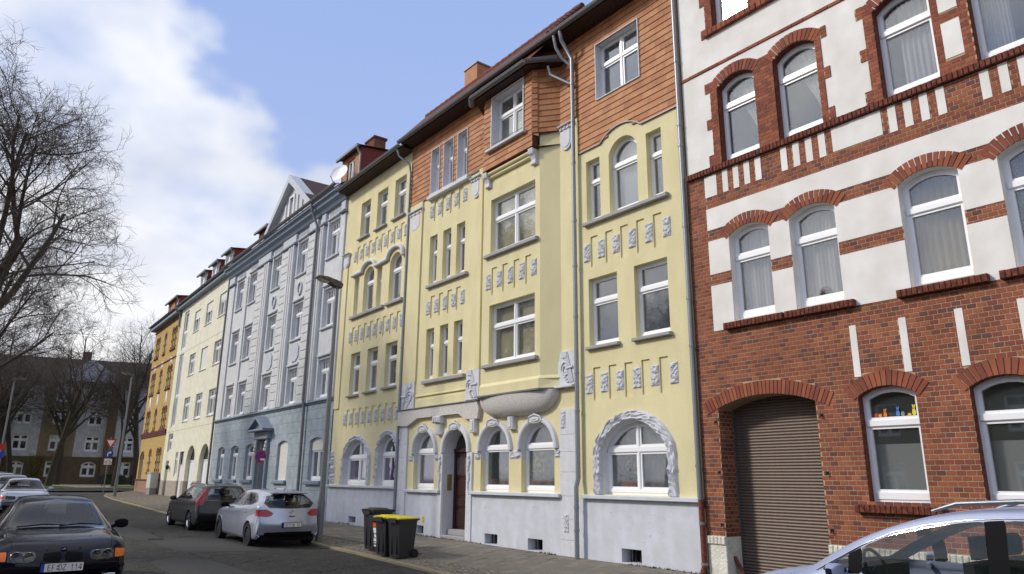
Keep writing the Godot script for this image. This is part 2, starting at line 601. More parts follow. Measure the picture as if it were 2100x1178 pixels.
# one window filling an opening; st: t transom height share, m columns below, n columns above, g glazing bars, curtain, rail ...
func window(parent: Node3D, h: Dictionary, st: Dictionary, called := "window") -> Node3D:
	var W: float = h.b - h.a
	var H: float = h.d - h.c
	var key := "%.2f %.2f %.2f %s" % [W, H, h.r, str(st)]
	var node := group_node(parent, called, Vector3(h.a - uo, h.c, -h.k + h.get("w", 0.0)))
	var set_: Dictionary
	if mesh_cache.has(key):
		set_ = mesh_cache[key]
	else:
		set_ = window_meshes(W, H, h.r, st)
		mesh_cache[key] = set_
	inst(node, "frame", set_.frame, st.get("frame_mat", M.pvc))
	for g in set_.panes:
		inst(node, "pane", g, M.glass)
	if set_.has("shutter"):
		inst(node, "roller_shutter", set_.shutter, M.shutter)
	if set_.has("curtain"):
		inst(node, "curtain", set_.curtain, M[st.curtain])
	if st.has("sill"):
		var s := MB.new()
		var e: float = st.get("sill_end", 0.06)
		var d: float = st.sill
		s.cbox(-e, W + e, -st.get("sill_h", 0.08), -0.003, 0.0, h.k + d, 0.012)
		inst(node, "sill", s.mesh(), M[st.get("sill_mat", "sill")])
	return node

func window_meshes(W: float, H: float, r: float, st: Dictionary) -> Dictionary:
	var out := {"panes": []}
	var f: float = st.get("f", 0.05)
	var rail: float = st.get("rail", 0.06)
	var hd := {"a": 0.0, "b": W, "c": 0.0, "d": H, "r": r}
	var mb := MB.new()
	mb.ring(outline(hd), outline(hd, f), -0.05, 0.02)
	mb.cbox(f, W - f, f - 0.01, f + rail, -0.05, 0.035, 0.008)
	var t: float = st.get("t", 0.0) * H
	var bar: float = st.get("bar", 0.05)
	var sash: float = st.get("sash", 0.045)
	var rows := []
	if t > 0:
		mb.cbox(f * 0.5, W - f * 0.5, t - bar, t + bar, -0.045, 0.045, 0.012)
		rows = [[f + rail, t - bar, st.get("m", 1), false], [t + bar, H - f, st.get("n", 1), r > 0.001]]
	else:
		rows = [[f + rail, H - f, st.get("m", 1), r > 0.001]]
	for row in rows:
		var m: int = row[2]
		for k in m:
			var x0 := lerpf(f, W - f, float(k) / m)
			var x1 := lerpf(f, W - f, float(k + 1) / m)
			if k > 0:
				mb.cbox(x0 - 0.03, x0 + 0.03, row[0], minf(row[1], arc(0, W, H, r, x0, f)), -0.045, 0.04, 0.008)
			if k > 0:
				x0 += 0.03
			if k < m - 1:
				x1 -= 0.03
			var o := light_poly(W, H, r, x0, x1, row[0], row[1], f, 0.0, row[3])
			var i := light_poly(W, H, r, x0, x1, row[0], row[1], f, sash, row[3])
			mb.ring(o, i, -0.045, 0.012)
			var g := MB.new()
			g.prism(i, -0.022, -0.016, true)
			g.prism(i, -0.031, -0.026, true)
			g.prism(i, -0.041, -0.036, true)
			out.panes.append(g.mesh())
			var bars: int = st.get("g", 0)
			if bars > 0 and (row[3] or row[1] >= H - f - 0.01):
				for q in range(1, bars + 1):
					var x := lerpf(x0 + sash, x1 - sash, float(q) / (bars + 1))
					mb.cbox(x - 0.011, x + 0.011, row[0] + sash, row[1] - sash, -0.03, 0.006, 0.003)
	out.frame = mb.mesh()
	if st.has("curtain"):
		var g := []
		var lo: float = st.get("from", 0.02) * H
		var hi: float = st.get("to", 1.0) * H
		var xa: float = st.get("xa", 0.0) * W
		var xb: float = st.get("xb", 1.0) * W
		var waves: float = st.get("waves", 9.0)
		for j in 2:
			var row := []
			for i in 49:
				var s := i / 48.0
				row.append(Vector3(lerpf(xa, xb, s), lerpf(lo, hi, j), -0.16 + 0.025 * sin(s * waves * TAU) + 0.012 * sin(s * waves * 2.7 * TAU + 1.0)))
			g.append(row)
		if st.has("tie"):   # gathered curtain: hangs in a curve to one side
			g = []
			for j in 17:
				var row := []
				var s2 := j / 16.0
				for i in 25:
					var s := i / 24.0
					var reach := lerpf(0.10, 1.0, pow(s2, 1.6))
					var x := lerpf(1.0, 1.0 - reach, s) if st.tie > 0 else lerpf(0.0, reach, s)
					row.append(Vector3(x * W, lerpf(0.05, 0.98, s2) * H, -0.14 + 0.02 * sin(s * 6.0 * TAU)))
				g.append(row)
		var c := MB.new()
		c.sheet(g)
		out.curtain = c.mesh()
	if st.has("shut"):
		var c := MB.new()
		var y: float = H * (1.0 - st.shut)
		while y < H - 0.01:
			var p := PackedVector2Array([Vector2(0.02, y), Vector2(W - 0.02, y), Vector2(W - 0.02, minf(y + 0.048, H)), Vector2(0.02, minf(y + 0.048, H))])
			if r > 0.001:
				var ha := arc(0, W, H, r, 0.03)
				if y > ha:
					var xx := W * 0.5 * (y - ha) / maxf(H - ha, 0.01)
					p = PackedVector2Array([Vector2(xx, y), Vector2(W - xx, y), Vector2(W - xx - 0.04, minf(y + 0.048, H - 0.01)), Vector2(xx + 0.04, minf(y + 0.048, H - 0.01))])
			if p[1].x - p[0].x > 0.1:
				c.prism(p, 0.03, 0.06)
			y += 0.054
		out.shutter = c.mesh()
	return out

# the dark inside, the sides, the back and the storeys of a house
func shell(parent: Node3D, u0: float, u1: float, v0: float, v1: float, floors: Array, depth := 9.0, m: Material = null) -> void:
	var mb := MB.new()
	var f := -0.62
	mb.quad(Vector3(u0, v0, -depth), Vector3(u0, v0, f), Vector3(u0, v1, f), Vector3(u0, v1, -depth))
	mb.quad(Vector3(u1, v0, f), Vector3(u1, v0, -depth), Vector3(u1, v1, -depth), Vector3(u1, v1, f))
	mb.quad(Vector3(u1, v0, -depth), Vector3(u0, v0, -depth), Vector3(u0, v1, -depth), Vector3(u1, v1, -depth))
	mb.quad(Vector3(u0, v1, f), Vector3(u1, v1, f), Vector3(u1, v1, -depth), Vector3(u0, v1, -depth))
	mb.quad(Vector3(u0, v0, -3.6), Vector3(u1, v0, -3.6), Vector3(u1, v1, -3.6), Vector3(u0, v1, -3.6))
	for y in floors:
		mb.box(u0 + 0.01, u1 - 0.01, y - 0.3, y, -3.59, f)
	part(parent, "interior", mb, m if m else M.room, Vector3(-uo, 0, 0))

# rows of bricks inside rectangles, cut at the openings; rects [u0,u1,v0,v1]; returns a list of [u0,u1,v0,v1]
func lay_bricks(rects: Array, cuts: Array, pitch: float, course: float, gap: float, vbase := 0.0) -> Array:
	var out := []
	for r in rects:
		var k0 := int(floor((r[2] - vbase) / course))
		var k1 := int(ceil((r[3] - vbase) / course))
		for k in range(k0, k1):
			var y0 := maxf(vbase + k * course + gap / 2, r[2])
			var y1 := minf(vbase + (k + 1) * course - gap / 2, r[3])
			if y1 - y0 < 0.02:
				continue
			var spans := [[r[0], r[1]]]
			for c in cuts:
				var ym := (y0 + y1) / 2
				if ym <= c.c or ym >= c.d + 0.001:
					continue
				var a: float = c.a
				var b: float = c.b
				if c.r > 0.001 and ym > c.d - c.r:
					var half: float = (c.b - c.a) / 2
					var R: float = (half * half + c.r * c.r) / (2 * c.r)
					var dy: float = ym - (c.d - R)
					var x := sqrt(maxf(R * R - dy * dy, 0.0))
					a = (c.a + c.b) / 2 - x
					b = (c.a + c.b) / 2 + x
				var next := []
				for s in spans:
					if b <= s[0] or a >= s[1]:
						next.append(s)
						continue
					if a > s[0]:
						next.append([s[0], a])
					if b < s[1]:
						next.append([b, s[1]])
				spans = next
			var off := (pitch / 2.0) if posmod(k, 2) == 1 else 0.0
			for s in spans:
				if s[1] - s[0] < 0.02:
					continue
				var i := int(floor((s[0] - off) / pitch))
				while off + i * pitch < s[1]:
					var x0 := maxf(off + i * pitch + gap / 2, s[0])
					var x1 := minf(off + (i + 1) * pitch - gap / 2, s[1])
					if x1 - x0 > 0.022:
						out.append([x0, x1, y0, y1])
					i += 1
	return out

# up to `most` whole pieces as parts of their own, the others joined into one part
func set_pieces(parent: Node3D, called: String, list: Array, full: Vector2, w0: float, w1: float, mats: Array, joined: Material, most: int, score: Callable, tilt := 0.0) -> void:
	var whole := []
	for q in list:
		if absf(q[1] - q[0] - full.x) < 0.004 and absf(q[3] - q[2] - full.y) < 0.004:
			whole.append([score.call(q), q])
	whole.sort_custom(func(a, b): return a[0] > b[0])
	var own := {}
	for k in mini(most, whole.size()):
		if whole[k][0] > 0.0:
			own[whole[k][1]] = true
	var one := MB.new()
	piece(one, 0, full.x, 0, full.y, 0.0, w1 - w0, tilt)
	var shared := one.mesh()
	var rest := MB.new()
	rest.tint = true
	for q in list:
		var ci := rng.randi() % mats.size()
		if ci == mats.size() - 1 and rng.randf() < 0.35:
			ci = 0
		if own.has(q):
			inst(parent, called, shared, mats[ci], Vector3(q[0] - uo, q[2], w0 + rng.randf_range(-0.0008, 0.0012)))
		else:
			rest.col = mats[ci].albedo_color.srgb_to_linear() * rng.randf_range(0.9, 1.08)
			piece(rest, q[0], q[1], q[2], q[3], w0, w1 + rng.randf_range(-0.0008, 0.0012), tilt)
	if rest.v.size():
		var o := part(parent, called + "_field", rest, joined, Vector3(-uo, 0, 0))
		o.set_meta("kind", "stuff")

func piece(mb: MB, x0: float, x1: float, y0: float, y1: float, z0: float, z1: float, tilt: float) -> void:
	if tilt == 0.0:
		mb.box(x0, x1, y0, y1, z0, z1, false)
		return
	var zt := z1 - tilt
	mb.quad(Vector3(x0, y0, z1), Vector3(x1, y0, z1), Vector3(x1, y1, zt), Vector3(x0, y1, zt))
	mb.quad(Vector3(x0, y0, z0), Vector3(x0, y0, z1), Vector3(x0, y1, zt), Vector3(x0, y1, z0))
	mb.quad(Vector3(x1, y0, z1), Vector3(x1, y0, z0), Vector3(x1, y1, z0), Vector3(x1, y1, zt))
	mb.quad(Vector3(x0, y0, z0), Vector3(x1, y0, z0), Vector3(x1, y0, z1), Vector3(x0, y0, z1))

# a ring of wedge bricks over an opening
func voussoirs(parent: Node3D, h: Dictionary, thick: float, mats: Array, w0: float, w1: float, own := true, count := 0, spread := 0.0) -> void:
	var half: float = (h.b - h.a) / 2
	var R: float = (half * half + h.r * h.r) / (2 * h.r)
	var cy: float = h.d - R
	var cx: float = (h.a + h.b) / 2
	var full := asin(minf(half / R, 1.0)) + spread
	var m := count if count > 0 else int(round(2 * full * R / 0.078))
	for k in m:
		var a0 := -full + 2 * full * k / m + 0.007 / R
		var a1 := -full + 2 * full * (k + 1) / m - 0.007 / R
		var p := PackedVector2Array([
			Vector2(cx + R * sin(a0), cy + R * cos(a0)), Vector2(cx + R * sin(a1), cy + R * cos(a1)),
			Vector2(cx + (R + thick) * sin(a1), cy + (R + thick) * cos(a1)), Vector2(cx + (R + thick) * sin(a0), cy + (R + thick) * cos(a0))])
		var mb := MB.new()
		mb.prism(p, w0, w1)
		part(parent, "arch_brick", mb, mats[rng.randi() % (mats.size() - 1)], Vector3(-uo, 0, 0))

func box_part(parent: Node3D, called: String, m: Material, x0: float, x1: float, y0: float, y1: float, z0: float, z1: float, bevel := 0.0) -> MeshInstance3D:
	var mb := MB.new()
	if bevel > 0.0:
		mb.cbox(x0, x1, y0, y1, z0, z1, bevel)
	else:
		mb.box(x0, x1, y0, y1, z0, z1)
	return part(parent, called, mb, m, Vector3(-uo, 0, 0))

func drainpipe(parent: Node3D, path: Array, r := 0.05, m: Material = null, clips := []) -> void:
	var mb := MB.new()
	var rr := []
	for p in path:
		rr.append(r)
	mb.tube(path, rr, 12)
	for y in clips:
		for k in path.size() - 1:
			var a: Vector3 = path[k]
			var b: Vector3 = path[k + 1]
			if (a.y - y) * (b.y - y) <= 0 and absf(a.y - b.y) > 0.3:
				var p := a.lerp(b, (y - a.y) / (b.y - a.y))
				mb.tube([p - Vector3(0, 0.025, 0), p + Vector3(0, 0.025, 0)], [r + 0.012, r + 0.012], 12)
	part(parent, "drainpipe", mb, m if m else M.zinc, Vector3(-uo, 0, 0))

# half-round gutter along the wall
func gutter(parent: Node3D, pts: Array, r := 0.085, m: Material = null) -> void:
	var mb := MB.new()
	for k in pts.size() - 1:
		var a: Vector3 = pts[k]
		var b: Vector3 = pts[k + 1]
		var d := (b - a).normalized()
		var o := Vector3(d.z, 0, -d.x) * -1.0
		o = Vector3.UP.cross(d).normalized() * -1.0
		for q in 8:
			var t0 := PI * q / 8.0
			var t1 := PI * (q + 1) / 8.0
			var e0 := o * cos(t0) * r - Vector3.UP * sin(t0) * r
			var e1 := o * cos(t1) * r - Vector3.UP * sin(t1) * r
			mb.tri_n(a + e0, a + e1, b + e1, e0 / r, e1 / r, e1 / r)
			mb.tri_n(a + e0, b + e1, b + e0, e0 / r, e1 / r, e0 / r)
		mb.tube([a - o * r, b - o * r], [0.014, 0.014], 6)
		mb.tube([a + o * r, b + o * r], [0.012, 0.012], 6)
	part(parent, "gutter", mb, m if m else M.zinc_dark, Vector3(-uo, 0, 0))

# rough-hewn carved panel: a small relief built as a height field
func carved(w: float, h: float, nx: int, ny: int, depth: float, sd: int) -> ArrayMesh:
	var f := FastNoiseLite.new()
	f.seed = sd
	f.frequency = 9.0
	f.fractal_octaves = 3
	var g := []
	for j in ny + 1:
		var row := []
		for i in nx + 1:
			var x := w * i / nx
			var y := h * j / ny
			var e := minf(minf(x, w - x), minf(y, h - y)) / 0.03
			row.append(Vector3(x, y, clampf(e, 0.0, 1.0) * depth * (0.55 + 0.45 * clampf(f.get_noise_2d(x, y) * 2.4, -1.0, 1.0)) + (0.0 if e <= 0.0 else 0.004)))
		g.append(row)
	var mb := MB.new()
	for j in ny:
		for i in nx:
			mb.quad(g[j][i], g[j][i + 1], g[j + 1][i + 1], g[j + 1][i])
	return mb.mesh()

# a plant with leaves and flowers in a pot, seen behind glass
func tree_tile(mb: MB, p: Vector3, s: float, d: Vector3) -> void:
	var a := d.cross(Vector3(0.3, 0.9, 0.2)).normalized() * s * 0.4
	mb.tri(p - a, p + a, p + d * s)
	mb.tri(p + a, p - a, p + d * s)

# ---------------------------------------------------------------- the red brick house
func brick_house() -> void:
	uo = -9.2
	var b := thing("brick_house", "red brick house with white plaster panels, arched windows and brown roller door", "house", Vector3(12, 0, -9.2), -PI / 2)
	var R := -0.6    # right end, outside the frame
	var op := {}     # openings
	op.gar = hole(-8.78, -6.74, -0.1, 3.29, 0.2, 0.5)
	var wins := []
	var xs := [[-8.27, -7.37], [-6.93, -6.03], [-4.92, -3.99], [-3.44, -2.52]]
	for i in 4:
		wins.append([hole(xs[i][0], xs[i][1], 8.15, 10.07, 0.19, 0.18), 2, i])
		wins.append([hole(xs[i][0] + 0.02, xs[i][1] + 0.02, 4.77, 6.68, 0.16, 0.18), 1, i])
		wins.append([hole(xs[i][0], xs[i][1], 11.37, 13.2, 0.19, 0.18), 3, i])
	wins.append([hole(-5.98, -5.05, 1.4, 3.24, 0.15, 0.17), 0, 0])
	wins.append([hole(-4.29, -3.36, 1.4, 3.24, 0.15, 0.17), 0, 1])
	var holes := [op.gar]
	for q in wins:
		holes.append(q[0])
	var mb := MB.new()
	wall(mb, -9.2, R, 0.7, 14.6, holes.filter(func(h): return h != op.gar) + [hole(-8.78, -6.74, 0.6, 3.29, 0.2, 0.5)], 0.0)
	part(b, "mortar_wall", mb, M.mortar, Vector3(-uo, 0, 0))
	shell(b, -9.18, R, -0.3, 14.6, [0.2, 3.9, 7.3, 10.7])
	# plinth painted white, its cap of upright bricks
	for q in [[-9.2, -8.78], [-6.74, R]]:
		box_part(b, "plinth", M.base_white, q[0], q[1], -0.4, 0.55, -0.5, 0.02, 0.008)
		var n := int(round((q[1] - q[0]) / 0.085))
		for k in n:
			var a := lerpf(q[0], q[1], float(k) / n)
			box_part(b, "cap_brick", M.base_white, a, lerpf(q[0], q[1], float(k + 1) / n) - 0.004, 0.552, 0.70, -0.3, 0.055 + rng.randf_range(-0.003, 0.003), 0.016)
	# plaster panels, 8 mm proud of the mortar
	var panels := []
	panels.append([-9.18, R, 8.16, 14.5])
	# first floor white fields, between quoin and windows, parted by brick bands
	for s in [[-8.75, xs[0][0] + 0.02], [xs[0][1] + 0.02, xs[1][0] + 0.02], [xs[1][1] + 0.02, xs[2][0] + 0.02], [xs[2][1] + 0.02, xs[3][0] + 0.02], [xs[3][1] + 0.02, R]]:
		panels.append([s[0], s[1], 4.63, 5.57])
		panels.append([s[0], s[1], 5.81, 6.53])
	panels.append([-8.75, R, 6.77, 7.24])
	# stripes under the second-floor sill band
	var x := -8.74
	panels.append([-8.75, -8.45, 7.5, 7.97])
	for a in [-8.30, -8.04, -7.78, -7.52, -6.95, -6.69, -6.43, -6.17, -4.89, -4.63, -4.37, -4.11, -3.46, -3.20, -2.94, -2.68]:
		panels.append([a, a + 0.13, 7.5, 7.99])
	panels.append([-5.91, -5.01, 7.52, 7.99])
	for a in [-5.99, -5.17, -4.33, -3.49, -2.65, -1.81]:
		panels.append([a, a + 0.115, 3.42, 4.3])
	# bricks around the second and third floor windows stand out from the plaster
	var sur := []     # surrounds [u0,u1,v0,v1]
	for f in [[8.15, 10.12], [11.2, 13.4]]:
		var v0: float = f[0]
		for s in [[-8.45, -8.27, -1], [-7.37, -6.93, 0], [-6.03, -5.91, 1], [-5.09, -4.92, -1], [-3.99, -3.44, 0], [-2.52, -2.40, 1]]:
			sur.append([s[0], s[1], v0, v0 + 1.95])
			if s[2] != 0:
				for k in 3:
					var y := v0 + 0.86 * k + (0.02 if k == 0 else 0.0)
					if s[2] < 0:
						sur.append([s[0] - 0.125, s[0], y, y + 0.235])
					else:
						sur.append([s[1], s[1] + 0.125, y, y + 0.235])
	# small plaster panels in the pier between the right-hand pair
	var inset := [[-3.87, -3.59, 8.41, 9.06], [-3.87, -3.59, 9.27, 9.92]]
	# everything that is not plaster is brick; lay it out per zone
	var rects := [[-9.2, R, 0.70, 4.63], [-9.2, -8.75, 4.63, 8.0], [-8.75, R, 5.57, 5.81], [-8.75, R, 6.53, 6.77], [-8.75, R, 7.24, 8.0], [-9.2, R, 10.42, 10.5]]
	var cuts: Array = []
	for q in wins:
		cuts.append(q[0])
	cuts.append(hole(-8.78, -6.74, 0.6, 3.29, 0.2, 0.5))
	for p in panels:
		if p[3] - p[2] < 1.0 and p[2] > 3.0:
			cuts.append(hole(p[0], p[1], p[2], p[3]))
	# the rings of wedge bricks take their own room
	for q in wins:
		var h: Dictionary = q[0]
		if q[1] < 2:
			cuts.append(hole(h.a - 0.10, h.b + 0.10, h.d - h.r + 0.02, h.d + 0.26, h.r + 0.04))
	cuts.append(hole(-8.9, -6.62, 3.12, 3.54, 0.22))
	var bricks := lay_bricks(rects, cuts, 0.1385, 0.079, 0.014)
	var near := func(q):
		if q[0] < -6.7 or q[0] > -2.95 or q[3] > 5.0:
			return -1.0
		return q[0] * 1.0 - absf(q[2] - 2.6) * 0.45 + 20.0
	set_pieces(b, "brick", bricks, Vector2(0.1245, 0.065), -0.004, 0.006, M.bricks, M.brick_all, 296, near)
	var sb := lay_bricks(sur, cuts.filter(func(c): return c.c > 8.0 and c.b - c.a > 0.5) + [hole(-3.87, -3.59, 8.41, 9.06), hole(-3.87, -3.59, 9.27, 9.92)], 0.1385, 0.079, 0.010)
	var sm := MB.new()
	sm.tint = true
	for q in sb:
		sm.col = M.bricks[rng.randi() % 4].albedo_color.srgb_to_linear() * rng.randf_range(0.92, 1.1)
		sm.box(q[0], q[1], q[2], q[3], 0.0, 0.028 + rng.randf_range(-0.001, 0.001), false)
	part(b, "surround_bricks", sm, M.brick_all, Vector3(-uo, 0, 0)).set_meta("kind", "stuff")
	var mo := MB.new()
	for s in sur:
		mo.box(s[0], s[1], s[2], s[3], 0.0, 0.0215, false)
	part(b, "surround_mortar", mo, M.mortar, Vector3(-uo, 0, 0)).set_meta("kind", "stuff")
	for p in inset:
		box_part(b, "plaster_panel", M.white_plaster, p[0], p[1], p[2], p[3], 0.0, 0.030)
	# the plaster fields
	var big := MB.new()
	wall(big, -9.18, R, 8.16, 14.5, cuts.filter(func(c): return c.c > 8.0 and c.b - c.a > 0.5).map(func(c): return hole(c.a, c.b, c.c, c.d, c.r, 0.009)), 0.010)
	part(b, "plaster_field", big, M.white_plaster, Vector3(-uo, 0, 0))
	for p in panels:
		if p[3] - p[2] > 1.0 and p[2] > 8.0:
			continue
		var mbp := MB.new()
		mbp.box(p[0], p[1], p[2], p[3], -0.004, 0.012, false)
		part(b, "plaster_panel", mbp, M.white_plaster, Vector3(-uo, 0, 0))
	# string course and sill band, both of bricks
	var n := int((R + 9.2) / 0.25)
	for k in n:
		box_part(b, "string_brick", M.bricks[rng.randi() % 4], -9.18 + k * 0.25, -9.18 + (k + 1) * 0.25 - 0.009, 10.42, 10.49, 0.0, 0.035, 0.006)
	for k in int((R + 9.15) / 0.079):
		var a := -9.17 + k * 0.079
		if a > -2.2:
			break
		box_part(b, "band_brick", M.brick_sill, a, a + 0.071, 8.0 + rng.randf_range(-0.003, 0.003), 8.13, -0.1, 0.085 + rng.randf_range(-0.005, 0.005), 0.010)
	# windows
	var looks := {
		"2 0": {"curtain": "net", "tie": 1}, "2 1": {"curtain": "net", "tie": 1}, "2 2": {"curtain": "net", "xa": 0.3, "xb": 1.0, "waves": 7.0}, "2 3": {"curtain": "net", "xa": 0.0, "xb": 0.5},
		"1 0": {"curtain": "net", "waves": 12.0}, "1 1": {"curtain": "net", "waves": 12.0}, "1 2": {"curtain": "drape", "from": 0.12, "waves": 8.0}, "1 3": {"curtain": "drape_dark"},
		"0 0": {"curtain": "frosted", "from": 0.02, "to": 0.5, "waves": 0.0}, "0 1": {"curtain": "frosted", "from": 0.02, "to": 0.5, "waves": 0.0}}
	for q in wins:
		var st := {"t": 0.68, "bar": 0.055, "rail": 0.11, "f": 0.055, "sash": 0.04}
		st.merge(looks.get("%d %d" % [q[1], q[2]], {"curtain": "net"}))
		var h: Dictionary = q[0]
		window(b, h, st)
		var rl := MB.new()
		rl.ring(outline(h, -0.002), outline(h, 0.004), -0.17, -0.001)
		part(b, "window_reveal", rl, M.white_plaster if q[1] == 1 else M.brick_sill, Vector3(-uo, 0, 0))
		if q[1] < 2 or q[1] == 2 or q[1] == 3:
			voussoirs(b, h, 0.245 if q[1] < 2 else 0.235, M.bricks, 0.0, 0.020 if q[1] < 2 else 0.034, true, 0, 0.10 if q[1] < 2 else 0.0)
		if q[1] < 2:
			var sm2 := int(round((h.b - h.a + 0.4) / 0.082))
			for k in sm2:
				var a := lerpf(h.a - 0.2, h.b + 0.2, float(k) / sm2)
				box_part(b, "sill_brick", M.brick_sill, a, lerpf(h.a - 0.2, h.b + 0.2, float(k + 1) / sm2) - 0.005, h.c - 0.16, h.c - 0.035 + rng.randf_range(-0.003, 0.003), -0.15, 0.125 + rng.randf_range(-0.004, 0.004), 0.010)
		if q[1] == 3:
			for k in int(round(1.3 / 0.12)):
				box_part(b, "sill_brick", M.bricks[k % 4], h.a - 0.2 + k * 0.12, h.a - 0.2 + k * 0.12 + 0.112, 11.22, 11.36, -0.1, 0.10, 0.008)
	# paper hares stuck to the ground-floor window
	var pane_x := -5.98
	for q in [[0.20, "b8332b", 0.10], [0.27, "d99a2e", 0.08], [0.36, "e07a1e", 0.13], [0.58, "4a7fc0", 0.15], [0.66, "8a8a70", 0.11], [0.77, "d9b92a", 0.06], [0.85, "e8d23a", 0.17]]:
		var e := MB.new()
		var hh: float = q[2]
		var pts := PackedVector2Array()
		for t in 14:
			var a := TAU * t / 14.0
			var w := 0.035 if sin(a) < 0 else 0.028
			pts.append(Vector2(w * cos(a), hh * 0.33 + hh * 0.33 * sin(a)))
		e.prism(pts, 0.0, 0.002)
		if hh > 0.12:
			e.prism(PackedVector2Array([Vector2(-0.012, hh * 0.6), Vector2(0.012, hh * 0.6), Vector2(0.03, hh), Vector2(0.012, hh)]), 0.0, 0.002)
			e.prism(PackedVector2Array([Vector2(-0.015, hh * 0.6), Vector2(0.005, hh * 0.6), Vector2(-0.004, hh), Vector2(-0.02, hh)]), 0.0, 0.002)
		part(b, "paper_figure", e, mat(Color(q[1]), 0.7), Vector3(pane_x + q[0] * 0.93 - uo, 2.75, -0.172))
	# a dark round cushion top behind the middle first-floor window
	var cu := MB.new()
	cu.lathe([Vector2(0.001, 0.20), Vector2(0.05, 0.19), Vector2(0.10, 0.14), Vector2(0.12, 0.06), Vector2(0.12, 0.0)], Vector3.ZERO, 14)
	part(b, "dark_cushion", cu, mat(Color("2a1a1c"), 0.9), Vector3(-6.50 - uo, 4.96, -0.31))
	# roller door: slats, guide rails, side walls below
	voussoirs(b, op.gar, 0.25, M.bricks, 0.0, 0.020, true, 0, 0.10)
	var dm := mat(Color("6d5f56"), 0.5, "grime", 1.5, "", 0.5, 0.2)
	var slat := MB.new()
	var sl := []
	for i in 7:
		var t := i / 6.0
		sl.append([Vector3(0.0, t * 0.0555, 0.016 * sin(PI * t)), Vector3(2.1, t * 0.0555, 0.016 * sin(PI * t))])
	slat.sheet(sl)
	var slat_mesh := slat.mesh()
	var door := group_node(b, "roller_door", Vector3(-8.81 - uo, -0.1, -0.5))
	for k in 62:
		inst(door, "slat", slat_mesh, dm, Vector3(0, k * 0.0565, 0))
	box_part(b, "guide_rail", M.steel, -8.79, -8.77, -0.1, 3.1, -0.49, -0.44)
	box_part(b, "guide_rail", M.steel, -6.75, -6.73, -0.1, 3.1, -0.49, -0.44)
	box_part(b, "reveal_plinth", M.base_white, -8.80, -8.772, -0.3, 0.69, -0.48, 0.0)
	box_part(b, "reveal_plinth", M.base_white, -6.748, -6.72, -0.3, 0.69, -0.48, 0.0)
	var rv := MB.new()
	rv.tint = true
	for k in 31:
		for i in 4:
			var y := 0.702 + k * 0.079
			if y > 3.05:
				continue
			var z0 := -0.49 + i * 0.1385 - (0.069 if k % 2 else 0.0)
			var z1 := minf(z0 + 0.125, 0.0)
			z0 = maxf(z0, -0.49)
			if z1 - z0 < 0.03:
				continue
			for xx in [-8.774, -6.746]:
				rv.col = M.bricks[rng.randi() % 5].albedo_color.srgb_to_linear() * rng.randf_range(0.9, 1.1)
				rv.quad(Vector3(xx, y, z1), Vector3(xx, y, z0), Vector3(xx, y + 0.065, z0), Vector3(xx, y + 0.065, z1))
	part(b, "reveal_bricks", rv, M.brick_all, Vector3(-uo, 0, 0)).set_meta("kind", "stuff")
	# iron hooks beside the roller door
	for p in [[-8.85, 2.84], [-8.84, 1.88], [-8.85, 0.92], [-6.65, 2.84], [-6.65, 1.87], [-6.67, 0.94]]:
		var hk := MB.new()
		hk.tube([Vector3(p[0], p[1], 0), Vector3(p[0], p[1], 0.05), Vector3(p[0] + 0.02, p[1] - 0.03, 0.06), Vector3(p[0] - 0.02, p[1] - 0.04, 0.04)], [0.012, 0.012, 0.012, 0.008], 6)
		hk.box(p[0] - 0.03, p[0] + 0.03, p[1] - 0.02, p[1] + 0.02, 0.0, 0.016)
		part(b, "wall_hook", hk, M.iron, Vector3(-uo, 0, 0))
	# drainpipe at the seam to the yellow house, its foot of red clay
	drainpipe(b, [Vector3(-9.27, 1.36, 0.09), Vector3(-9.25, 14.4, 0.09)], 0.048, M.zinc, [2.0, 4.4, 5.4, 7.0, 8.9, 9.4, 11.0, 12.9])
	drainpipe(b, [Vector3(-9.25, 1.36, 0.09), Vector3(-9.25, 0.14, 0.09), Vector3(-9.29, 0.0, 0.11), Vector3(-9.31, -0.1, 0.12)], 0.055, M.rust_pipe)
	for y in [0.92, 0.18]:
		var cl := MB.new()
		cl.tube([Vector3(-9.25, y - 0.025, 0.09), Vector3(-9.25, y + 0.025, 0.09)], [0.066, 0.066], 12)
		part(b, "pipe_clip", cl, M.zinc, Vector3(-uo, 0, 0))
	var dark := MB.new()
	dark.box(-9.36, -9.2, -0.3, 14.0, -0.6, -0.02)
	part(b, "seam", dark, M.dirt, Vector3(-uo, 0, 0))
	var hb := MB.new()
	hb.tube([Vector3(-8.77, 0.34, -0.2), Vector3(-8.6, 0.0, -0.25), Vector3(-8.53, -0.2, -0.25)], [0.035, 0.04, 0.04], 8)
	part(b, "wheel_guard", hb, M.rust_pipe, Vector3(-uo, 0, 0))
	# eaves and roof, above the frame
	box_part(b, "cornice", M.white_plaster, -9.2, R, 14.5, 14.8, -0.3, 0.3, 0.05)
	var rf := MB.new()
	rf.quad(Vector3(-9.2, 14.8, 0.4), Vector3(R, 14.8, 0.4), Vector3(R, 17.2, -4.5), Vector3(-9.2, 17.2, -4.5))
	rf.quad(Vector3(R, 14.8, -9.4), Vector3(-9.2, 14.8, -9.4), Vector3(-9.2, 17.2, -4.5), Vector3(R, 17.2, -4.5))
	part(b, "roof", rf, M.roof, Vector3(-uo, 0, 0))

# ---------------------------------------------------------------- the yellow house with the bay
var relief_meshes := []

func relief_row(b: Node3D, xs: Array, v0: float, v1: float, w := 0.0) -> void:
	for x in xs:
		inst(b, "relief_panel", relief_meshes[rng.randi() % relief_meshes.size()], M.relief, Vector3(x - uo, v0, w + 0.002)).scale = Vector3(1, (v1 - v0) / 0.46, 1)

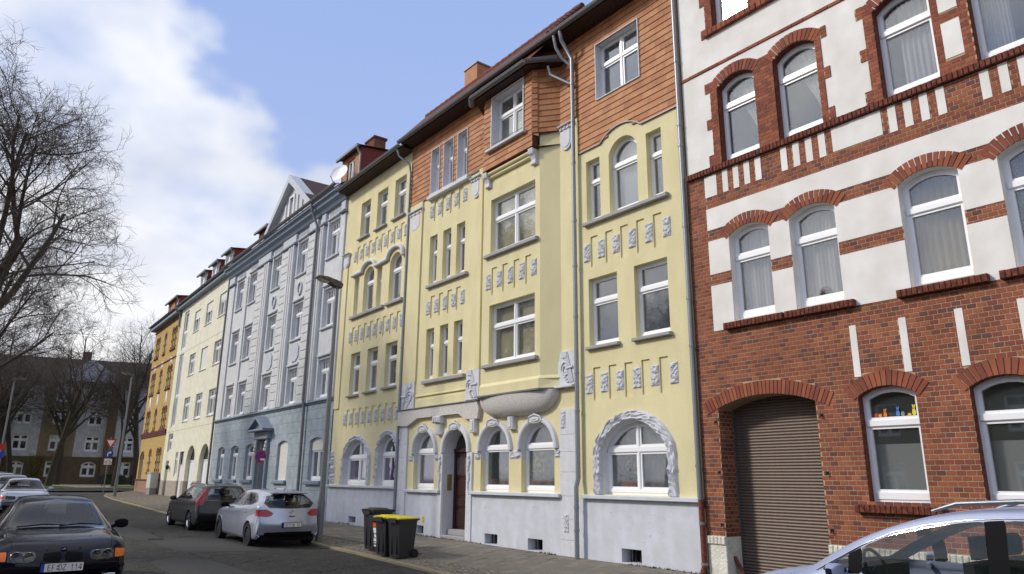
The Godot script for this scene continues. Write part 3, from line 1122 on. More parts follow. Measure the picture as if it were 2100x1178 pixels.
func slots(list: Array, xs: Array, v0: float, v1: float, width := 0.245) -> void:
	for x in xs:
		list.append(hole(x, x + width, v0, v1, 0.0, 0.035, true))

func stone_ring(b: Node3D, h: Dictionary, thick: float, rough: bool, w1 := 0.06, from := -1.0) -> void:
	# carved stone surround: blocks following the opening
	var half: float = (h.b - h.a) / 2
	var R: float = (half * half + h.r * h.r) / (2 * h.r)
	var cx: float = (h.a + h.b) / 2
	var cy: float = h.d - R
	var full := asin(minf(half / R, 1.0)) if h.r < half else PI - asin(minf(half / R, 1.0))
	var f := FastNoiseLite.new()
	f.seed = int(h.a * 10)
	f.frequency = 6.0 if rough else 1.0
	f.fractal_octaves = 3
	var g := []
	var lo: float = from if from >= 0.0 else h.c
	var path := []
	var spring: float = h.d - h.r
	var ny := 14 if rough else 4
	if lo < spring - 0.02:
		for k in ny:
			path.append([Vector2(h.a, lerpf(lo, spring, float(k) / ny)), Vector2(-1, 0)])
	for k in 33:
		var a := -full + 2 * full * k / 32.0
		path.append([Vector2(cx + R * sin(a), cy + R * cos(a)), Vector2(sin(a), cos(a))])
	if lo < spring - 0.02:
		for k in ny:
			path.append([Vector2(h.b, lerpf(spring, lo, float(k + 1) / ny)), Vector2(1, 0)])
	var across := 8 if rough else 6
	for q in path:
		var row := []
		for j in across + 1:
			var t := float(j) / across
			var p: Vector2 = q[0] + q[1] * thick * t
			var z := w1 * (1.0 if j > 0 and j < across else 0.0)
			if rough and z > 0:
				z = w1 * (0.75 + 0.9 * clampf(f.get_noise_2d(p.x * 3.0, p.y * 3.0), -0.7, 0.7))
			elif z > 0:
				z = w1 * (0.55 + 0.45 * sin(PI * t))
			row.append(Vector3(p.x, p.y, z + 0.002))
		row.push_front(Vector3(q[0].x, q[0].y, -0.02))
		g.append(row)
	var mb := MB.new()
	for i in g.size() - 1:
		for j in across + 1:
			mb.quad(g[i][j], g[i + 1][j], g[i + 1][j + 1], g[i][j + 1])
	part(b, "stone_surround", mb, M.relief if rough else M.stone, Vector3(-uo, 0, 0))

# stone lining of an arched reveal, from a height upwards
func stone_reveal(b: Node3D, h: Dictionary, v0: float) -> void:
	var p := outline(hole(h.a, h.b, v0, h.d, h.r), 0.004)
	var mb := MB.new()
	for t in range(1, p.size()):
		var q := p[(t + 1) % p.size()]
		if t == p.size() - 1:
			q = Vector2(p[t].x, v0)
		mb.quad(mb.p3(q, -h.k), mb.p3(p[t], -h.k), mb.p3(p[t], 0.0), mb.p3(q, 0.0))
	part(b, "stone_reveal", mb, M.stone, Vector3(-uo, 0, 0))

func shield(b: Node3D, u: float, v: float, w: float, h: float, z := 0.0) -> void:
	var node := group_node(b, "stone_shield", Vector3(u - uo, v, z))
	var mb := MB.new()
	var pts := PackedVector2Array()
	for k in 13:
		var a := PI + PI * k / 12.0
		pts.append(Vector2(w / 2 + w * 0.44 * cos(a), h * 0.34 + h * 0.33 * sin(a)))
	pts.append(Vector2(w * 0.94, h * 0.8))
	pts.append(Vector2(w * 0.06, h * 0.8))
	mb.prism(pts, 0.0, 0.05)
	var inner := PackedVector2Array()
	for p in pts:
		inner.append((p - Vector2(w / 2, h * 0.5)) * 0.8 + Vector2(w / 2, h * 0.5))
	mb.prism(inner, 0.05, 0.065)
	inst(node, "field", mb.mesh(), M.stone)
	var top := MB.new()
	top.cbox(-0.03, w + 0.03, h * 0.93, h, 0.0, 0.13, 0.015)
	top.cbox(0.0, w, h * 0.78, h * 0.925, 0.0, 0.075, 0.02)
	for k in 3:
		top.tube([Vector3(w * (0.2 + 0.3 * k), h * 0.80, 0.07), Vector3(w * (0.2 + 0.3 * k), h * 0.91, 0.085)], [0.035, 0.02], 8)
	inst(node, "cap", top.mesh(), M.relief)

# interlaced bands and a coil, as on the corner stones of the bay
func carving(b: Node3D, u: float, v: float, w: float, h: float, flip: bool, flare := 0.0) -> void:
	var node := group_node(b, "carved_stone", Vector3(u - uo, v, 0.0))
	var mb := MB.new()
	mb.prism(PackedVector2Array([Vector2(-flare, 0), Vector2(w, 0), Vector2(w, h), Vector2(0, h)]), 0.0, 0.05)
	inst(node, "block", mb.mesh(), M.stone)
	var c := MB.new()
	var fx := func(x: float) -> float: return w - x if flip else x
	for k in 4:
		var o := 0.045 * k
		var p := []
		for t in 9:
			var s := t / 8.0
			p.append(Vector3(fx.call(w * (0.62 - 0.42 * s + 0.10 * sin(PI * s)) + o * 0.8 - 0.05), h * (0.92 - 0.85 * s * s) - o * 0.15, 0.055))
		c.tube(p, [0.02, 0.024, 0.024, 0.024, 0.024, 0.024, 0.026, 0.026, 0.022], 6)
	var coil := []
	for t in 24:
		var a := t * 0.42
		var r := 0.19 * (1.0 - t / 34.0)
		coil.append(Vector3(fx.call(w * 0.68 + r * w * 1.5 * cos(a)), h * 0.45 + r * h * 1.3 * sin(a), 0.06))
	var rr := []
	for t in 24:
		rr.append(0.026)
	c.tube(coil, rr, 6)
	c.box(fx.call(w * 0.7) - 0.09, fx.call(w * 0.7) + 0.09, h * 0.80, h * 0.97, 0.05, 0.085)
	for k in 5:
		c.lathe([Vector2(0.001, 0.06), Vector2(0.035, 0.045), Vector2(0.05, 0.0)], Vector3(fx.call(w * (0.5 + 0.09 * (k % 3))), h * (0.07 + 0.075 * k), 0.045), 8)
	c.tube([Vector3(fx.call(w * 0.12), h * 0.50, 0.06), Vector3(fx.call(w * 0.48), h * 0.47, 0.075)], [0.035, 0.035], 8)
	inst(node, "ornament", c.mesh(), M.relief)

func shingles(b: Node3D, rects: Array, cuts: Array, w: float, most: int, score: Callable, pitch := 0.30) -> void:
	var list := lay_bricks(rects, cuts, pitch, 0.172, 0.004, 0.05)
	set_pieces(b, "shingle", list, Vector2(pitch - 0.004, 0.168), w, w + 0.026, M.tiles, M.tile_all, most, score, 0.017)

func flowers(b: Node3D, u: float, v: float, w: float, color: Color, sd: int, s := 1.0) -> void:
	var node := group_node(b, "potted_plant", Vector3(u - uo, v, w))
	node.scale = Vector3(1.45, 1.45, 0.8)
	var r := RandomNumberGenerator.new()
	r.seed = sd
	var pot := MB.new()
	pot.lathe([Vector2(0.001, 0), Vector2(0.06, 0), Vector2(0.085, 0.13), Vector2(0.09, 0.13), Vector2(0.09, 0.15), Vector2(0.001, 0.14)], Vector3.ZERO, 14)
	inst(node, "pot", pot.mesh(), mat(Color("8f4a30"), 0.8))
	var lv := MB.new()
	for k in 60:
		var p := Vector3(r.randf_range(-0.12, 0.12), 0.12 + r.randf_range(0, 0.16) * s, r.randf_range(-0.05, 0.05))
		tree_tile(lv, p, 0.11, Vector3(r.randf_range(-1, 1), r.randf_range(0.1, 1), r.randf_range(-0.6, 0.8)).normalized())
	for k in 4:
		var x := r.randf_range(-0.1, 0.1)
		lv.tube([Vector3(x * 0.4, 0.15, 0), Vector3(x, 0.15 + 0.25 * s, 0), Vector3(x * 1.6, 0.15 + 0.42 * s, 0.02)], [0.005, 0.005, 0.004], 5)
	inst(node, "leaves", lv.mesh(), M.leaf)
	var fl := MB.new()
	for k in 34:
		var p := Vector3(r.randf_range(-0.16, 0.16), 0.2 + r.randf_range(0.05, 0.42) * s, r.randf_range(-0.04, 0.06))
		for q in 4:
			tree_tile(fl, p, 0.045, Vector3(r.randf_range(-1, 1), r.randf_range(-1, 1), r.randf_range(0.2, 1)).normalized())
	inst(node, "blossoms", fl.mesh(), mat(color, 0.8))

func yellow_house() -> void:
	uo = -21.34
	var b := thing("yellow_house", "pale yellow stucco house with oriel bay, orange shingled top storey and grey stone arches", "house", Vector3(12, 0, -21.34), -PI / 2)
	for k in 5:
		relief_meshes.append(carved(0.225, 0.46, 9, 18, 0.045, 60 + k))
	var holes := []
	var ws := []     # [opening, style]
	var st1 := {"t": 0.66, "bar": 0.05, "rail": 0.05, "f": 0.05, "sash": 0.04}
	var tall := {"t": 0.66, "bar": 0.045, "rail": 0.05, "f": 0.045, "sash": 0.035}
	var add := func(h: Dictionary, st: Dictionary): ws.append([h, st]); holes.append(h)
	# right-hand part
	add.call(hole(-12.36, -11.87, 7.98, 9.63, 0, 0.17), tall)
	add.call(hole(-11.55, -10.62, 7.98, 9.87, 0.34, 0.17), st1.merged({"curtain": "frosted", "waves": 0.0}))
	add.call(hole(-10.33, -9.87, 7.98, 9.64, 0, 0.17), tall.merged({"curtain": "frosted", "waves": 0.0}))
	add.call(hole(-12.35, -11.39, 4.80, 6.49, 0, 0.16), st1.merged({"sill": 0.11}))
	add.call(hole(-10.85, -9.87, 4.80, 6.49, 0, 0.16), st1.merged({"sill": 0.11}))
	add.call(hole(-12.02, -10.10, 1.40, 2.97, 0.62, 0.20), {"t": 0.62, "bar": 0.06, "rail": 0.07, "f": 0.06, "m": 2, "n": 2, "sash": 0.045, "curtain": "net_dim", "waves": 16.0})
	# middle part: the three narrow windows on two floors
	for v in [[4.78, 6.42], [7.94, 9.61]]:
		for x in [[-19.95, -19.48], [-19.13, -18.65], [-18.33, -17.85]]:
			add.call(hole(x[0], x[1], v[0], v[1], 0, 0.17), tall.merged({"curtain": "net", "to": 0.62, "waves": 5.0} if v[0] < 6 else {}))
	# ground floor of the middle part
	var arches := [[-20.40, -19.18, "violet"], [-16.76, -15.48, "net_dim"], [-14.96, -13.66, "net_dim"]]
	for x in arches:
		var h := hole(x[0], x[1], 1.39, 3.12, 0.60, 0.17)
		var st := {"t": 0.66, "bar": 0.055, "rail": 0.08, "f": 0.06, "sash": 0.04, "curtain": x[2], "waves": 10.0}
		if x[2] == "violet":
			st.merge({"to": 0.62, "waves": 1.0})
		else:
			st.merge({"xa": 0.35, "xb": 1.0})
		add.call(h, st)
		stone_ring(b, h, 0.165, false, 0.09, 2.46)
		stone_reveal(b, h, 2.24)
		carve_head(b, (x[0] + x[1]) / 2, 3.20)
	var dh := hole(-18.63, -17.42, -0.2, 3.10, 0.60, 0.40)
	holes.append(dh)
	stone_ring(b, dh, 0.185, false, 0.09, 2.46)
	stone_reveal(b, dh, 0.0)
	carve_head(b, -18.02, 3.20)
	# sunken slots between the reliefs
	var rx := [-12.49, -11.99, -11.49, -10.98, -10.46, -9.94]
	var sx := [-12.25, -11.74, -11.24, -10.73, -10.22]
	slots(holes, sx, 6.78, 7.57)
	slots(holes, sx, 3.52, 4.29)
	relief_row(b, rx, 6.94, 7.40)
	relief_row(b, rx, 3.68, 4.14)
	var cx := [-20.0, -19.5, -19.0, -18.5, -18.0]
	var cs := [-19.76, -19.26, -18.76, -18.26]
	slots(holes, cs, 6.76, 7.5)
	slots(holes, cs, 10.12, 10.86)
	relief_row(b, cx, 6.9, 7.34)
	relief_row(b, cx, 10.27, 10.71)
	# cellar openings in the plinth
	var vents := [hole(-11.47, -10.90, 0.02, 0.30, 0, 0.35), hole(-16.49, -15.92, 0.05, 0.31, 0, 0.35), hole(-14.66, -14.09, 0.03, 0.30, 0, 0.35), hole(-20.07, -19.63, 0.10, 0.34, 0, 0.35)]
	var tw := [hole(-19.99, -19.46, 11.15, 12.79, 0, 0.24), hole(-19.19, -18.62, 11.15, 12.79, 0, 0.24), hole(-18.34, -17.79, 11.15, 12.79, 0, 0.24), hole(-11.88, -10.41, 11.2, 12.8, 0, 0.24)]
	var mb := MB.new()
	wall(mb, -21.36, -9.3, 1.28, 13.6, tw + holes.map(func(h): return h if h != dh else hole(dh.a, dh.b, 1.2, dh.d, dh.r, 0.4)), 0.0)
	part(b, "wall", mb, M.yellow, Vector3(-uo, 0, 0))
	var pl := MB.new()
	wall(pl, -21.36, -9.3, -0.4, 1.29, vents + [hole(dh.a, dh.b, -0.41, 1.3, 0, 0.42)], 0.022)
	part(b, "plinth", pl, M.plinth, Vector3(-uo, 0, 0))
	shell(b, -21.34, -9.32, -0.3, 13.6, [0.3, 3.9, 7.3, 10.6])
	for h in vents:
		var g := MB.new()
		for k in 4:
			g.box(lerpf(h.a, h.b, (k + 0.5) / 4.0) - 0.008, lerpf(h.a, h.b, (k + 0.5) / 4.0) + 0.008, h.c, h.d, -0.2, -0.18)
		part(b, "cellar_grille", g, M.iron, Vector3(-uo, 0, 0))
	for q in ws:
		window(b, q[0], q[1])
	# joined sills
	for q in [[-12.42, -9.72, 7.86, 7.955], [-19.98, -17.62, 4.62, 4.73], [-19.96, -17.62, 7.78, 7.88]]:
		box_part(b, "window_sill", M.sill, q[0], q[1], q[2], q[3], -0.2, 0.115, 0.014)
	for q in [[-12.60, -9.28], [-20.72, -18.74], [-17.14, -13.38]]:
		box_part(b, "plinth_ledge", M.plinth, q[0], q[1], 1.30, 1.388, -0.28, 0.135, 0.012)
	var gh := hole(-12.02, -10.10, 1.40, 2.97, 0.62, 0.20)
	stone_ring(b, gh, 0.25, true, 0.09)
	stone_reveal(b, gh, 1.40)
	# corner stones of dressed masonry
	for q in [[-13.40, -12.85], [-21.38, -20.80]]:
		var y := -0.4
		for hgt in [0.75, 0.47, 0.52, 0.55, 0.47, 0.41]:
			box_part(b, "quoin", M.stone, q[0], q[1], y + 0.002, y + hgt - 0.002, -0.05, 0.05, 0.006)
			y += hgt
			hgt = hgt
		box_part(b, "quoin", M.stone, q[0], q[1], y + 0.002, 3.38, -0.05, 0.05, 0.006)
		inst(b, "relief_panel", relief_meshes[2], M.relief, Vector3(q[0] + 0.13 - uo, 0.52, 0.051)).scale = Vector3(0.7, 0.9, 0.7)
		inst(b, "relief_panel", relief_meshes[1], M.relief, Vector3(q[0] + 0.05 - uo, 2.92, 0.051)).scale = Vector3(0.7, 0.9, 0.7)
	# door jamb stones and their carved drops
	for q in [[-18.90, -18.655], [-17.395, -17.12]]:
		box_part(b, "door_jamb", M.stone, q[0], q[1], -0.3, 2.45, -0.05, 0.055, 0.01)
		var drop := MB.new()
		for k in 9:
			drop.lathe([Vector2(0.001, -0.10), Vector2(0.05 - 0.003 * k, -0.04), Vector2(0.055 - 0.003 * k, 0.03), Vector2(0.001, 0.10)], Vector3((q[0] + q[1]) / 2 + 0.025 * sin(k * 1.7), 2.3 - 0.115 * k, 0.06), 8)
		part(b, "carved_drop", drop, M.relief, Vector3(-uo, 0, 0))
	for q in [[-20.72, -20.46], [-19.12, -18.93], [-17.05, -16.78], [-15.45, -14.98], [-13.63, -13.42]]:
		var im := inst(b, "impost", carved(q[1] - q[0], 0.22, 7, 6, 0.05, int(q[0] * 7)), M.relief, Vector3(q[0] - uo, 2.235, 0.002))
	# consoles above the arches
	for q in [[-19.03, -18.72, 3.0, 3.34, 3.55], [-17.20, -16.93, 2.98, 3.36, 3.40], [-15.53, -15.08, 2.99, 3.36, 3.58]]:
		var mid: float = (q[0] + q[1]) / 2
		var node := group_node(b, "console", Vector3(mid - uo, 0, 0))
		var s := MB.new()
		s.cbox(-0.12, 0.12, q[2], q[3], 0.0, 0.13, 0.015)
		s.cbox(-0.07, 0.07, q[2] + 0.05, q[3] - 0.04, 0.13, 0.15, 0.012)
		inst(node, "shaft", s.mesh(), M.stone)
		if q[4] > q[3] + 0.1:
			var c := MB.new()
			c.cbox(-0.21, 0.21, q[3] + 0.002, q[4], 0.0, 0.20, 0.02)
			for k in 3:
				c.cbox(-0.17 + 0.12 * k, -0.09 + 0.12 * k, q[3] + 0.03, q[4] - 0.03, 0.2, 0.225, 0.01)
			inst(node, "capital", c.mesh(), M.stone)
	# stone apron over door and first window
	var ap := MB.new()
	ap.prism(PackedVector2Array([Vector2(-21.38, 3.385), Vector2(-20.74, 3.34), Vector2(-20.12, 3.56), Vector2(-17.78, 3.56), Vector2(-17.41, 3.38), Vector2(-16.80, 3.36), Vector2(-16.74, 3.66), Vector2(-16.86, 3.86), Vector2(-21.38, 3.86)]), 0.0, 0.13)
	part(b, "stone_apron", ap, M.trough, Vector3(-uo, 0, 0))
	box_part(b, "cornice_strip", M.zinc_dark, -21.40, -16.84, 3.862, 3.89, 0.0, 0.17)
	box_part(b, "cornice_strip", M.stone, -13.62, -12.84, 3.90, 3.955, 0.0, 0.15, 0.008)
	# flat strips and mouldings of the middle part
	box_part(b, "wall_strip", M.yellow, -21.38, -20.46, 4.76, 11.06, 0.0, 0.055)
	box_part(b, "wall_strip", M.yellow, -17.06, -16.88, 4.80, 11.06, 0.0, 0.055)
	box_part(b, "moulding", M.yellow, -20.44, -17.50, 4.235, 4.30, 0.0, 0.05, 0.02)
	box_part(b, "moulding", M.yellow, -20.44, -17.50, 3.90, 4.165, 0.0, 0.03, 0.01)
	carving(b, -21.40, 3.90, 0.90, 0.86, false)
	carving(b, -17.50, 3.93, 0.62, 0.88, true, 0.05)
	carving(b, -13.34, 3.97, 0.50, 0.84, true, 0.28)
	shield(b, -21.38, 10.02, 0.90, 0.82)
	shield(b, -17.50, 10.18, 0.50, 0.70)
	shield(b, -13.32, 10.24, 0.50, 0.76)
	bay(b)
	# shingled top storey
	var nearest := func(q): return q[0] + 40.0 - absf(q[2] - 11.4) * 0.3
	var cut := tw.duplicate()
	cut.append(hole(-11.80, -10.46, 9.9, 10.20, 0.26, 0.1))
	shingles(b, [[-21.38, -16.86, 11.10, 13.42], [-13.30, -12.62, 11.04, 13.42], [-12.62, -9.32, 9.96, 13.42]], cut, 0.012, 215, nearest)
	for h in tw:
		var big: bool = h.b - h.a > 1.0
		h.w = 0.04
		h.k = 0.22
		window(b, h, {"t": 0.64, "bar": 0.05, "rail": 0.05, "m": 2 if big else 1, "n": 2 if big else 1, "f": 0.045, "sash": 0.04})
		var lin_ := MB.new()
		lin_.ring(outline(h, -0.02), outline(h, 0.006), -0.2, 0.06)
		part(b, "window_lining", lin_, M.stone, Vector3(-uo, 0, 0))
	box_part(b, "window_sill", M.stone, -20.05, -17.60, 10.92, 11.04, 0.0, 0.16, 0.02)
	box_part(b, "window_sill", M.stone, -20.02, -17.64, 11.042, 11.10, 0.0, 0.10, 0.01)
	# tile strips: flashing under the shingles
	for q in [[-21.40, -20.06, 11.06], [-17.6, -16.88, 11.06], [-12.62, -11.80, 9.93], [-10.46, -9.32, 9.93]]:
		box_part(b, "flashing", M.zinc_dark, q[0], q[1], q[2], q[2] + 0.025, 0.0, 0.05)
	var fa := MB.new()
	var fo := hole(-11.80, -10.46, 9.6, 10.20, 0.26)
	var o1 := outline(fo, 0.0)
	var o2 := outline(fo, -0.025)
	for k in range(2, o1.size() - 1):
		fa.prism(PackedVector2Array([o1[k], o2[k], o2[k + 1], o1[k + 1]]), 0.0, 0.05)
	part(b, "flashing", fa, M.zinc_dark, Vector3(-uo, 0, 0))
	# eaves: boarded soffit, gutter, pipes
	for q in [[-21.42, -12.62], [-12.62, -9.3]]:
		var so := MB.new()
		so.quad(Vector3(q[0], 13.40, 0.0), Vector3(q[1], 13.40, 0.0), Vector3(q[1], 13.46, 0.48), Vector3(q[0], 13.46, 0.48))
		so.box(q[0], q[1], 13.46, 13.60, 0.44, 0.50)
		part(b, "soffit", so, M.wood_dark, Vector3(-uo, 0, 0))
	gutter(b, [Vector3(-21.45, 13.53, 0.59), Vector3(-9.3, 13.53, 0.59)])
	drainpipe(b, [Vector3(-12.70, 13.45, 0.56), Vector3(-12.70, 13.2, 0.50), Vector3(-12.69, 12.75, 0.14), Vector3(-12.69, 1.75, 0.12), Vector3(-12.69, 1.55, 0.19), Vector3(-12.69, -0.1, 0.19)], 0.055, M.zinc, [12.0, 10.9, 9.7, 8.1, 6.9, 5.6, 4.2, 3.3, 1.1, 0.6])
	drainpipe(b, [Vector3(-12.95, 13.45, 0.56), Vector3(-12.95, 13.1, 0.48), Vector3(-12.93, 12.85, 0.28), Vector3(-12.72, 12.55, 0.12)], 0.048, M.zinc)
	drainpipe(b, [Vector3(-13.35, 12.75, 0.42), Vector3(-13.32, 12.5, 0.36), Vector3(-12.72, 12.0, 0.12)], 0.042, M.zinc)
	# steep tiled roof, its ridge and a clad chimney
	roof_tiles(b, -21.5, -13.2, 13.62, 0.52, 14.93, -0.6)
	var rf := MB.new()
	rf.quad(Vector3(-13.2, 13.62, 0.48), Vector3(-9.3, 13.62, 0.48), Vector3(-9.3, 16.6, -4.5), Vector3(-13.2, 16.6, -4.5))
	rf.quad(Vector3(-21.5, 14.9, -0.6), Vector3(-13.2, 14.9, -0.6), Vector3(-13.2, 16.6, -4.5), Vector3(-21.5, 16.6, -4.5))
	rf.quad(Vector3(-9.3, 13.6, -9.0), Vector3(-21.5, 13.6, -9.0), Vector3(-21.5, 16.6, -4.5), Vector3(-9.3, 16.6, -4.5))
	part(b, "roof", rf, M.roof, Vector3(-uo, 0, 0))
	var ch := group_node(b, "chimney", Vector3(-20.55 - uo, 15.0, -2.3))
	var cm := MB.new()
	cm.box(-0.42, 0.42, 0.0, 2.12, -0.7, 0.42)
	inst(ch, "stack", cm.mesh(), M.tiles[1])
	var cc := MB.new()
	cc.box(-0.46, 0.46, 2.12, 2.18, -0.74, 0.46)
	inst(ch, "cap", cc.mesh(), M.zinc_dark)
	# front door: frame, two leaves, fanlight, number plate, bell panel, steps
	front_door(b)
	for q in [[-14.55, -0.26, "e0d050", 3, 1.0], [-14.15, -0.26, "8a3f8f", 4, 0.6], [-14.75, -0.26, "d8d26a", 9, 0.5], [-16.05, -0.26, "6b62c0", 5, 0.8], [-16.45, -0.26, "3f5c28", 12, 0.4], [-15.75, -0.26, "c06048", 6, 0.35], [-11.55, -0.2, "8d3f9a", 7, 0.7], [-11.35, -0.2, "e8dc7a", 8, 0.95]]:
		flowers(b, q[0], 1.50, -0.275 if q[0] < -13 else -0.30, Color(q[2]), q[3], q[4])
	# yellow notice by the cellar opening
	box_part(b, "notice_plate", mat(Color("c9b23a"), 0.5), -19.72, -19.60, 0.42, 0.60, 0.022, 0.03)
	# flaking paint on the plinth
	var fl := MB.new()
	var r := RandomNumberGenerator.new()
	r.seed = 5
	for k in 46:
		var c0 := Vector2(r.randf_range(-11.9, -10.0), r.randf_range(0.45, 1.1)) if k < 34 else Vector2(r.randf_range(-17.0, -13.6), r.randf_range(0.8, 1.2))
		var pts := PackedVector2Array()
		var m := 7
		var sx2 := r.randf_range(0.01, 0.05)
		var sy := r.randf_range(0.004, 0.016)
		var tl := r.randf_range(-0.6, 0.6)
		for t in m:
			var a := TAU * t / m
			var e := r.randf_range(0.6, 1.2)
			pts.append(c0 + Vector2(cos(a) * sx2 * e, sin(a) * sy * e).rotated(tl))
		fl.prism(pts, 0.022, 0.022 + r.randf_range(0.003, 0.007))
	var flake := part(b, "paint_flakes", fl, mat(Color("bfc3cc"), 0.8), Vector3(-uo, 0, 0))
	flake.set_meta("kind", "stuff")

func carve_head(b: Node3D, u: float, v: float) -> void:
	var g := MB.new()
	for q in [[0.26, 0.10, 0.0, 0.10], [0.19, 0.06, 0.10, 0.125]]:
		var pts := PackedVector2Array()
		for t in 18:
			pts.append(Vector2(q[0] * cos(TAU * t / 18), q[1] * sin(TAU * t / 18)))
		g.prism(pts, q[2], q[3])
	g.tube([Vector3(-0.28, -0.05, 0.09), Vector3(-0.2, 0.07, 0.11), Vector3(0, 0.115, 0.115), Vector3(0.2, 0.07, 0.11), Vector3(0.28, -0.05, 0.09)], [0.02, 0.025, 0.028, 0.025, 0.02], 6)
	g.cbox(-0.06, 0.06, 0.08, 0.16, 0.05, 0.125, 0.012)
	g.tube([Vector3(-0.07, 0.0, 0.125), Vector3(0.07, 0.0, 0.125)], [0.016, 0.016], 6)
	part(b, "arch_cartouche", g, M.stone, Vector3(u - uo, v, 0.0))

func bay(b: Node3D) -> void:
	var F := 0.30
	var bw := [hole(-16.07, -14.06, 4.78, 6.46, 0, 0.17), hole(-16.07, -14.04, 7.98, 9.66, 0, 0.17)]
	var rx := [-16.24, -15.73, -15.22, -14.71, -14.20]
	var sl := []
	slots(sl, [-15.99, -15.48, -14.97, -14.46], 6.76, 7.55)
	var mb := MB.new()
	wall(mb, -16.41, -13.85, 4.26, 10.60, bw + sl, F)
	mb.quad(Vector3(-13.85, 4.26, F), Vector3(-13.36, 4.26, 0), Vector3(-13.36, 11.0, 0), Vector3(-13.85, 11.0, F))
	mb.quad(Vector3(-16.85, 4.26, 0), Vector3(-16.41, 4.26, F), Vector3(-16.41, 11.0, F), Vector3(-16.85, 11.0, 0))
	part(b, "bay_wall", mb, M.yellow, Vector3(-uo, 0, 0))
	relief_row(b, rx, 6.93, 7.39, F)
	for h in bw:
		h.w = F
		window(b, h, {"t": 0.64, "m": 2, "n": 2, "bar": 0.05, "rail": 0.05, "f": 0.05, "sash": 0.04, "curtain": "net", "xa": 0.0 if h.c < 6 else 0.0, "xb": 1.0 if h.c < 6 else 0.3, "waves": 14.0 if h.c < 6 else 5.0})
		box_part(b, "window_sill", M.sill, h.a - 0.20, h.b + 0.14, h.c - 0.11, h.c - 0.01, F - 0.2, F + 0.115, 0.014)
	# foot of the bay: a swelling ring and a bowl
	var ft := MB.new()
	var pr := [[F, 4.26], [F + 0.06, 4.17], [F + 0.06, 3.93]]
	for k in 2:
		var z0: float = pr[k][0]
		var z1: float = pr[k + 1][0]
		var y0: float = pr[k][1]
		var y1: float = pr[k + 1][1]
		ft.quad(Vector3(-16.41, y1, z1), Vector3(-13.85, y1, z1), Vector3(-13.85, y0, z0), Vector3(-16.41, y0, z0))
		ft.quad(Vector3(-13.85, y1, z1), Vector3(-13.32, y1, 0.02), Vector3(-13.36, y0, 0.0), Vector3(-13.85, y0, z0))
		ft.quad(Vector3(-16.90, y1, 0.02), Vector3(-16.41, y1, z1), Vector3(-16.41, y0, z0), Vector3(-16.85, y0, 0.0))
	part(b, "bay_foot", ft, M.yellow, Vector3(-uo, 0, 0))
	var st := MB.new()
	st.prism(PackedVector2Array([Vector2(-16.90, -0.0), Vector2(-13.30, -0.0), Vector2(-13.82, -(F + 0.11)), Vector2(-16.45, -(F + 0.11))]), 0, 0.04, true)
	var strip := part(b, "cornice_strip", st, M.zinc_dark, Vector3(-uo, 3.89, 0))
	strip.rotation.x = -PI / 2
	var g := []
	for j in 9:
		var t := j / 8.0
		var row := []
		var y := 3.89 - 0.56 * sin(t * PI / 2)
		var s := cos(t * PI / 2)
		for i in 25:
			var a := PI * i / 24.0
			var e := 1.62 * (0.18 + 0.82 * pow(s, 0.6))
			row.append(Vector3(-15.06 - e * cos(a) * (1.0 if absf(cos(a)) < 0.99 else 1.0), y, (F + 0.09) * pow(sin(a), 0.6) * pow(s, 0.75)))
		g.append(row)
	var bowl := MB.new()
	bowl.sheet(g, true)
	part(b, "stone_bowl", bowl, M.trough, Vector3(-uo, 0, 0))
	# shingled box above
	var B := 0.50
	var w := hole(-15.79, -14.30, 11.16, 12.79, 0, 0.26)
	var core := MB.new()
	wall(core, -16.22, -13.92, 10.52, 13.0, [w], B)
	core.quad(Vector3(-13.92, 10.9, B), Vector3(-13.30, 10.9, 0), Vector3(-13.30, 13.4, 0), Vector3(-13.92, 13.4, B))
	core.quad(Vector3(-16.84, 10.52, 0), Vector3(-16.22, 10.52, B), Vector3(-16.22, 13.4, B), Vector3(-16.84, 13.4, 0))
	core.quad(Vector3(-16.84, 10.52, 0), Vector3(-13.30, 10.52, 0), Vector3(-13.92, 10.52, B), Vector3(-16.22, 10.52, B))
	core.quad(Vector3(-13.92, 10.52, 0.3), Vector3(-13.92, 10.52, B), Vector3(-13.92, 10.9, B), Vector3(-13.92, 10.9, 0.3))
	part(b, "oriel_core", core, M.tile_under, Vector3(-uo, 0, 0))
	var near := func(q): return 10.0 + q[0]
	var list := lay_bricks([[-16.22, -13.92, 10.53, 12.98]], [w], 0.30, 0.172, 0.004, 0.05)
	set_pieces(b, "shingle", list, Vector2(0.296, 0.168), B + 0.002, B + 0.026, M.tiles, M.tile_all, 82, near, 0.017)
	var sp := group_node(b, "oriel_cheek", Vector3(-13.92 - uo, 0, B))
	sp.rotation.y = atan2(B, 0.62)
	var keep := uo
	uo = 0.0
	var ls := lay_bricks([[0.0, 0.79, 10.92, 13.3]], [], 0.27, 0.172, 0.004, 0.05)
	var cm := MB.new()
	cm.tint = true
	for q in ls:
		cm.col = M.tiles[rng.randi() % 4].albedo_color.srgb_to_linear() * rng.randf_range(0.93, 1.06)
		piece(cm, q[0], q[1], q[2], q[3], 0.002, 0.026, 0.017)
	inst(sp, "shingle_field", cm.mesh(), M.tile_all).set_meta("kind", "stuff")
	# rounded corner shingles
	var cnr := MB.new()
	cnr.tint = true
	for k in 14:
		cnr.col = M.tiles[k % 4].albedo_color.srgb_to_linear()
		piece(cnr, -0.02, 0.15, 10.92 + k * 0.172, 10.92 + k * 0.172 + 0.168, 0.02, 0.044, 0.02)
	inst(sp, "corner_shingles", cnr.mesh(), M.tile_all).set_meta("kind", "stuff")
	uo = keep
	w.w = B
	window(b, w, {"t": 0.64, "m": 2, "n": 2, "bar": 0.05, "rail": 0.05, "f": 0.045, "sash": 0.04})
	var lin_ := MB.new()
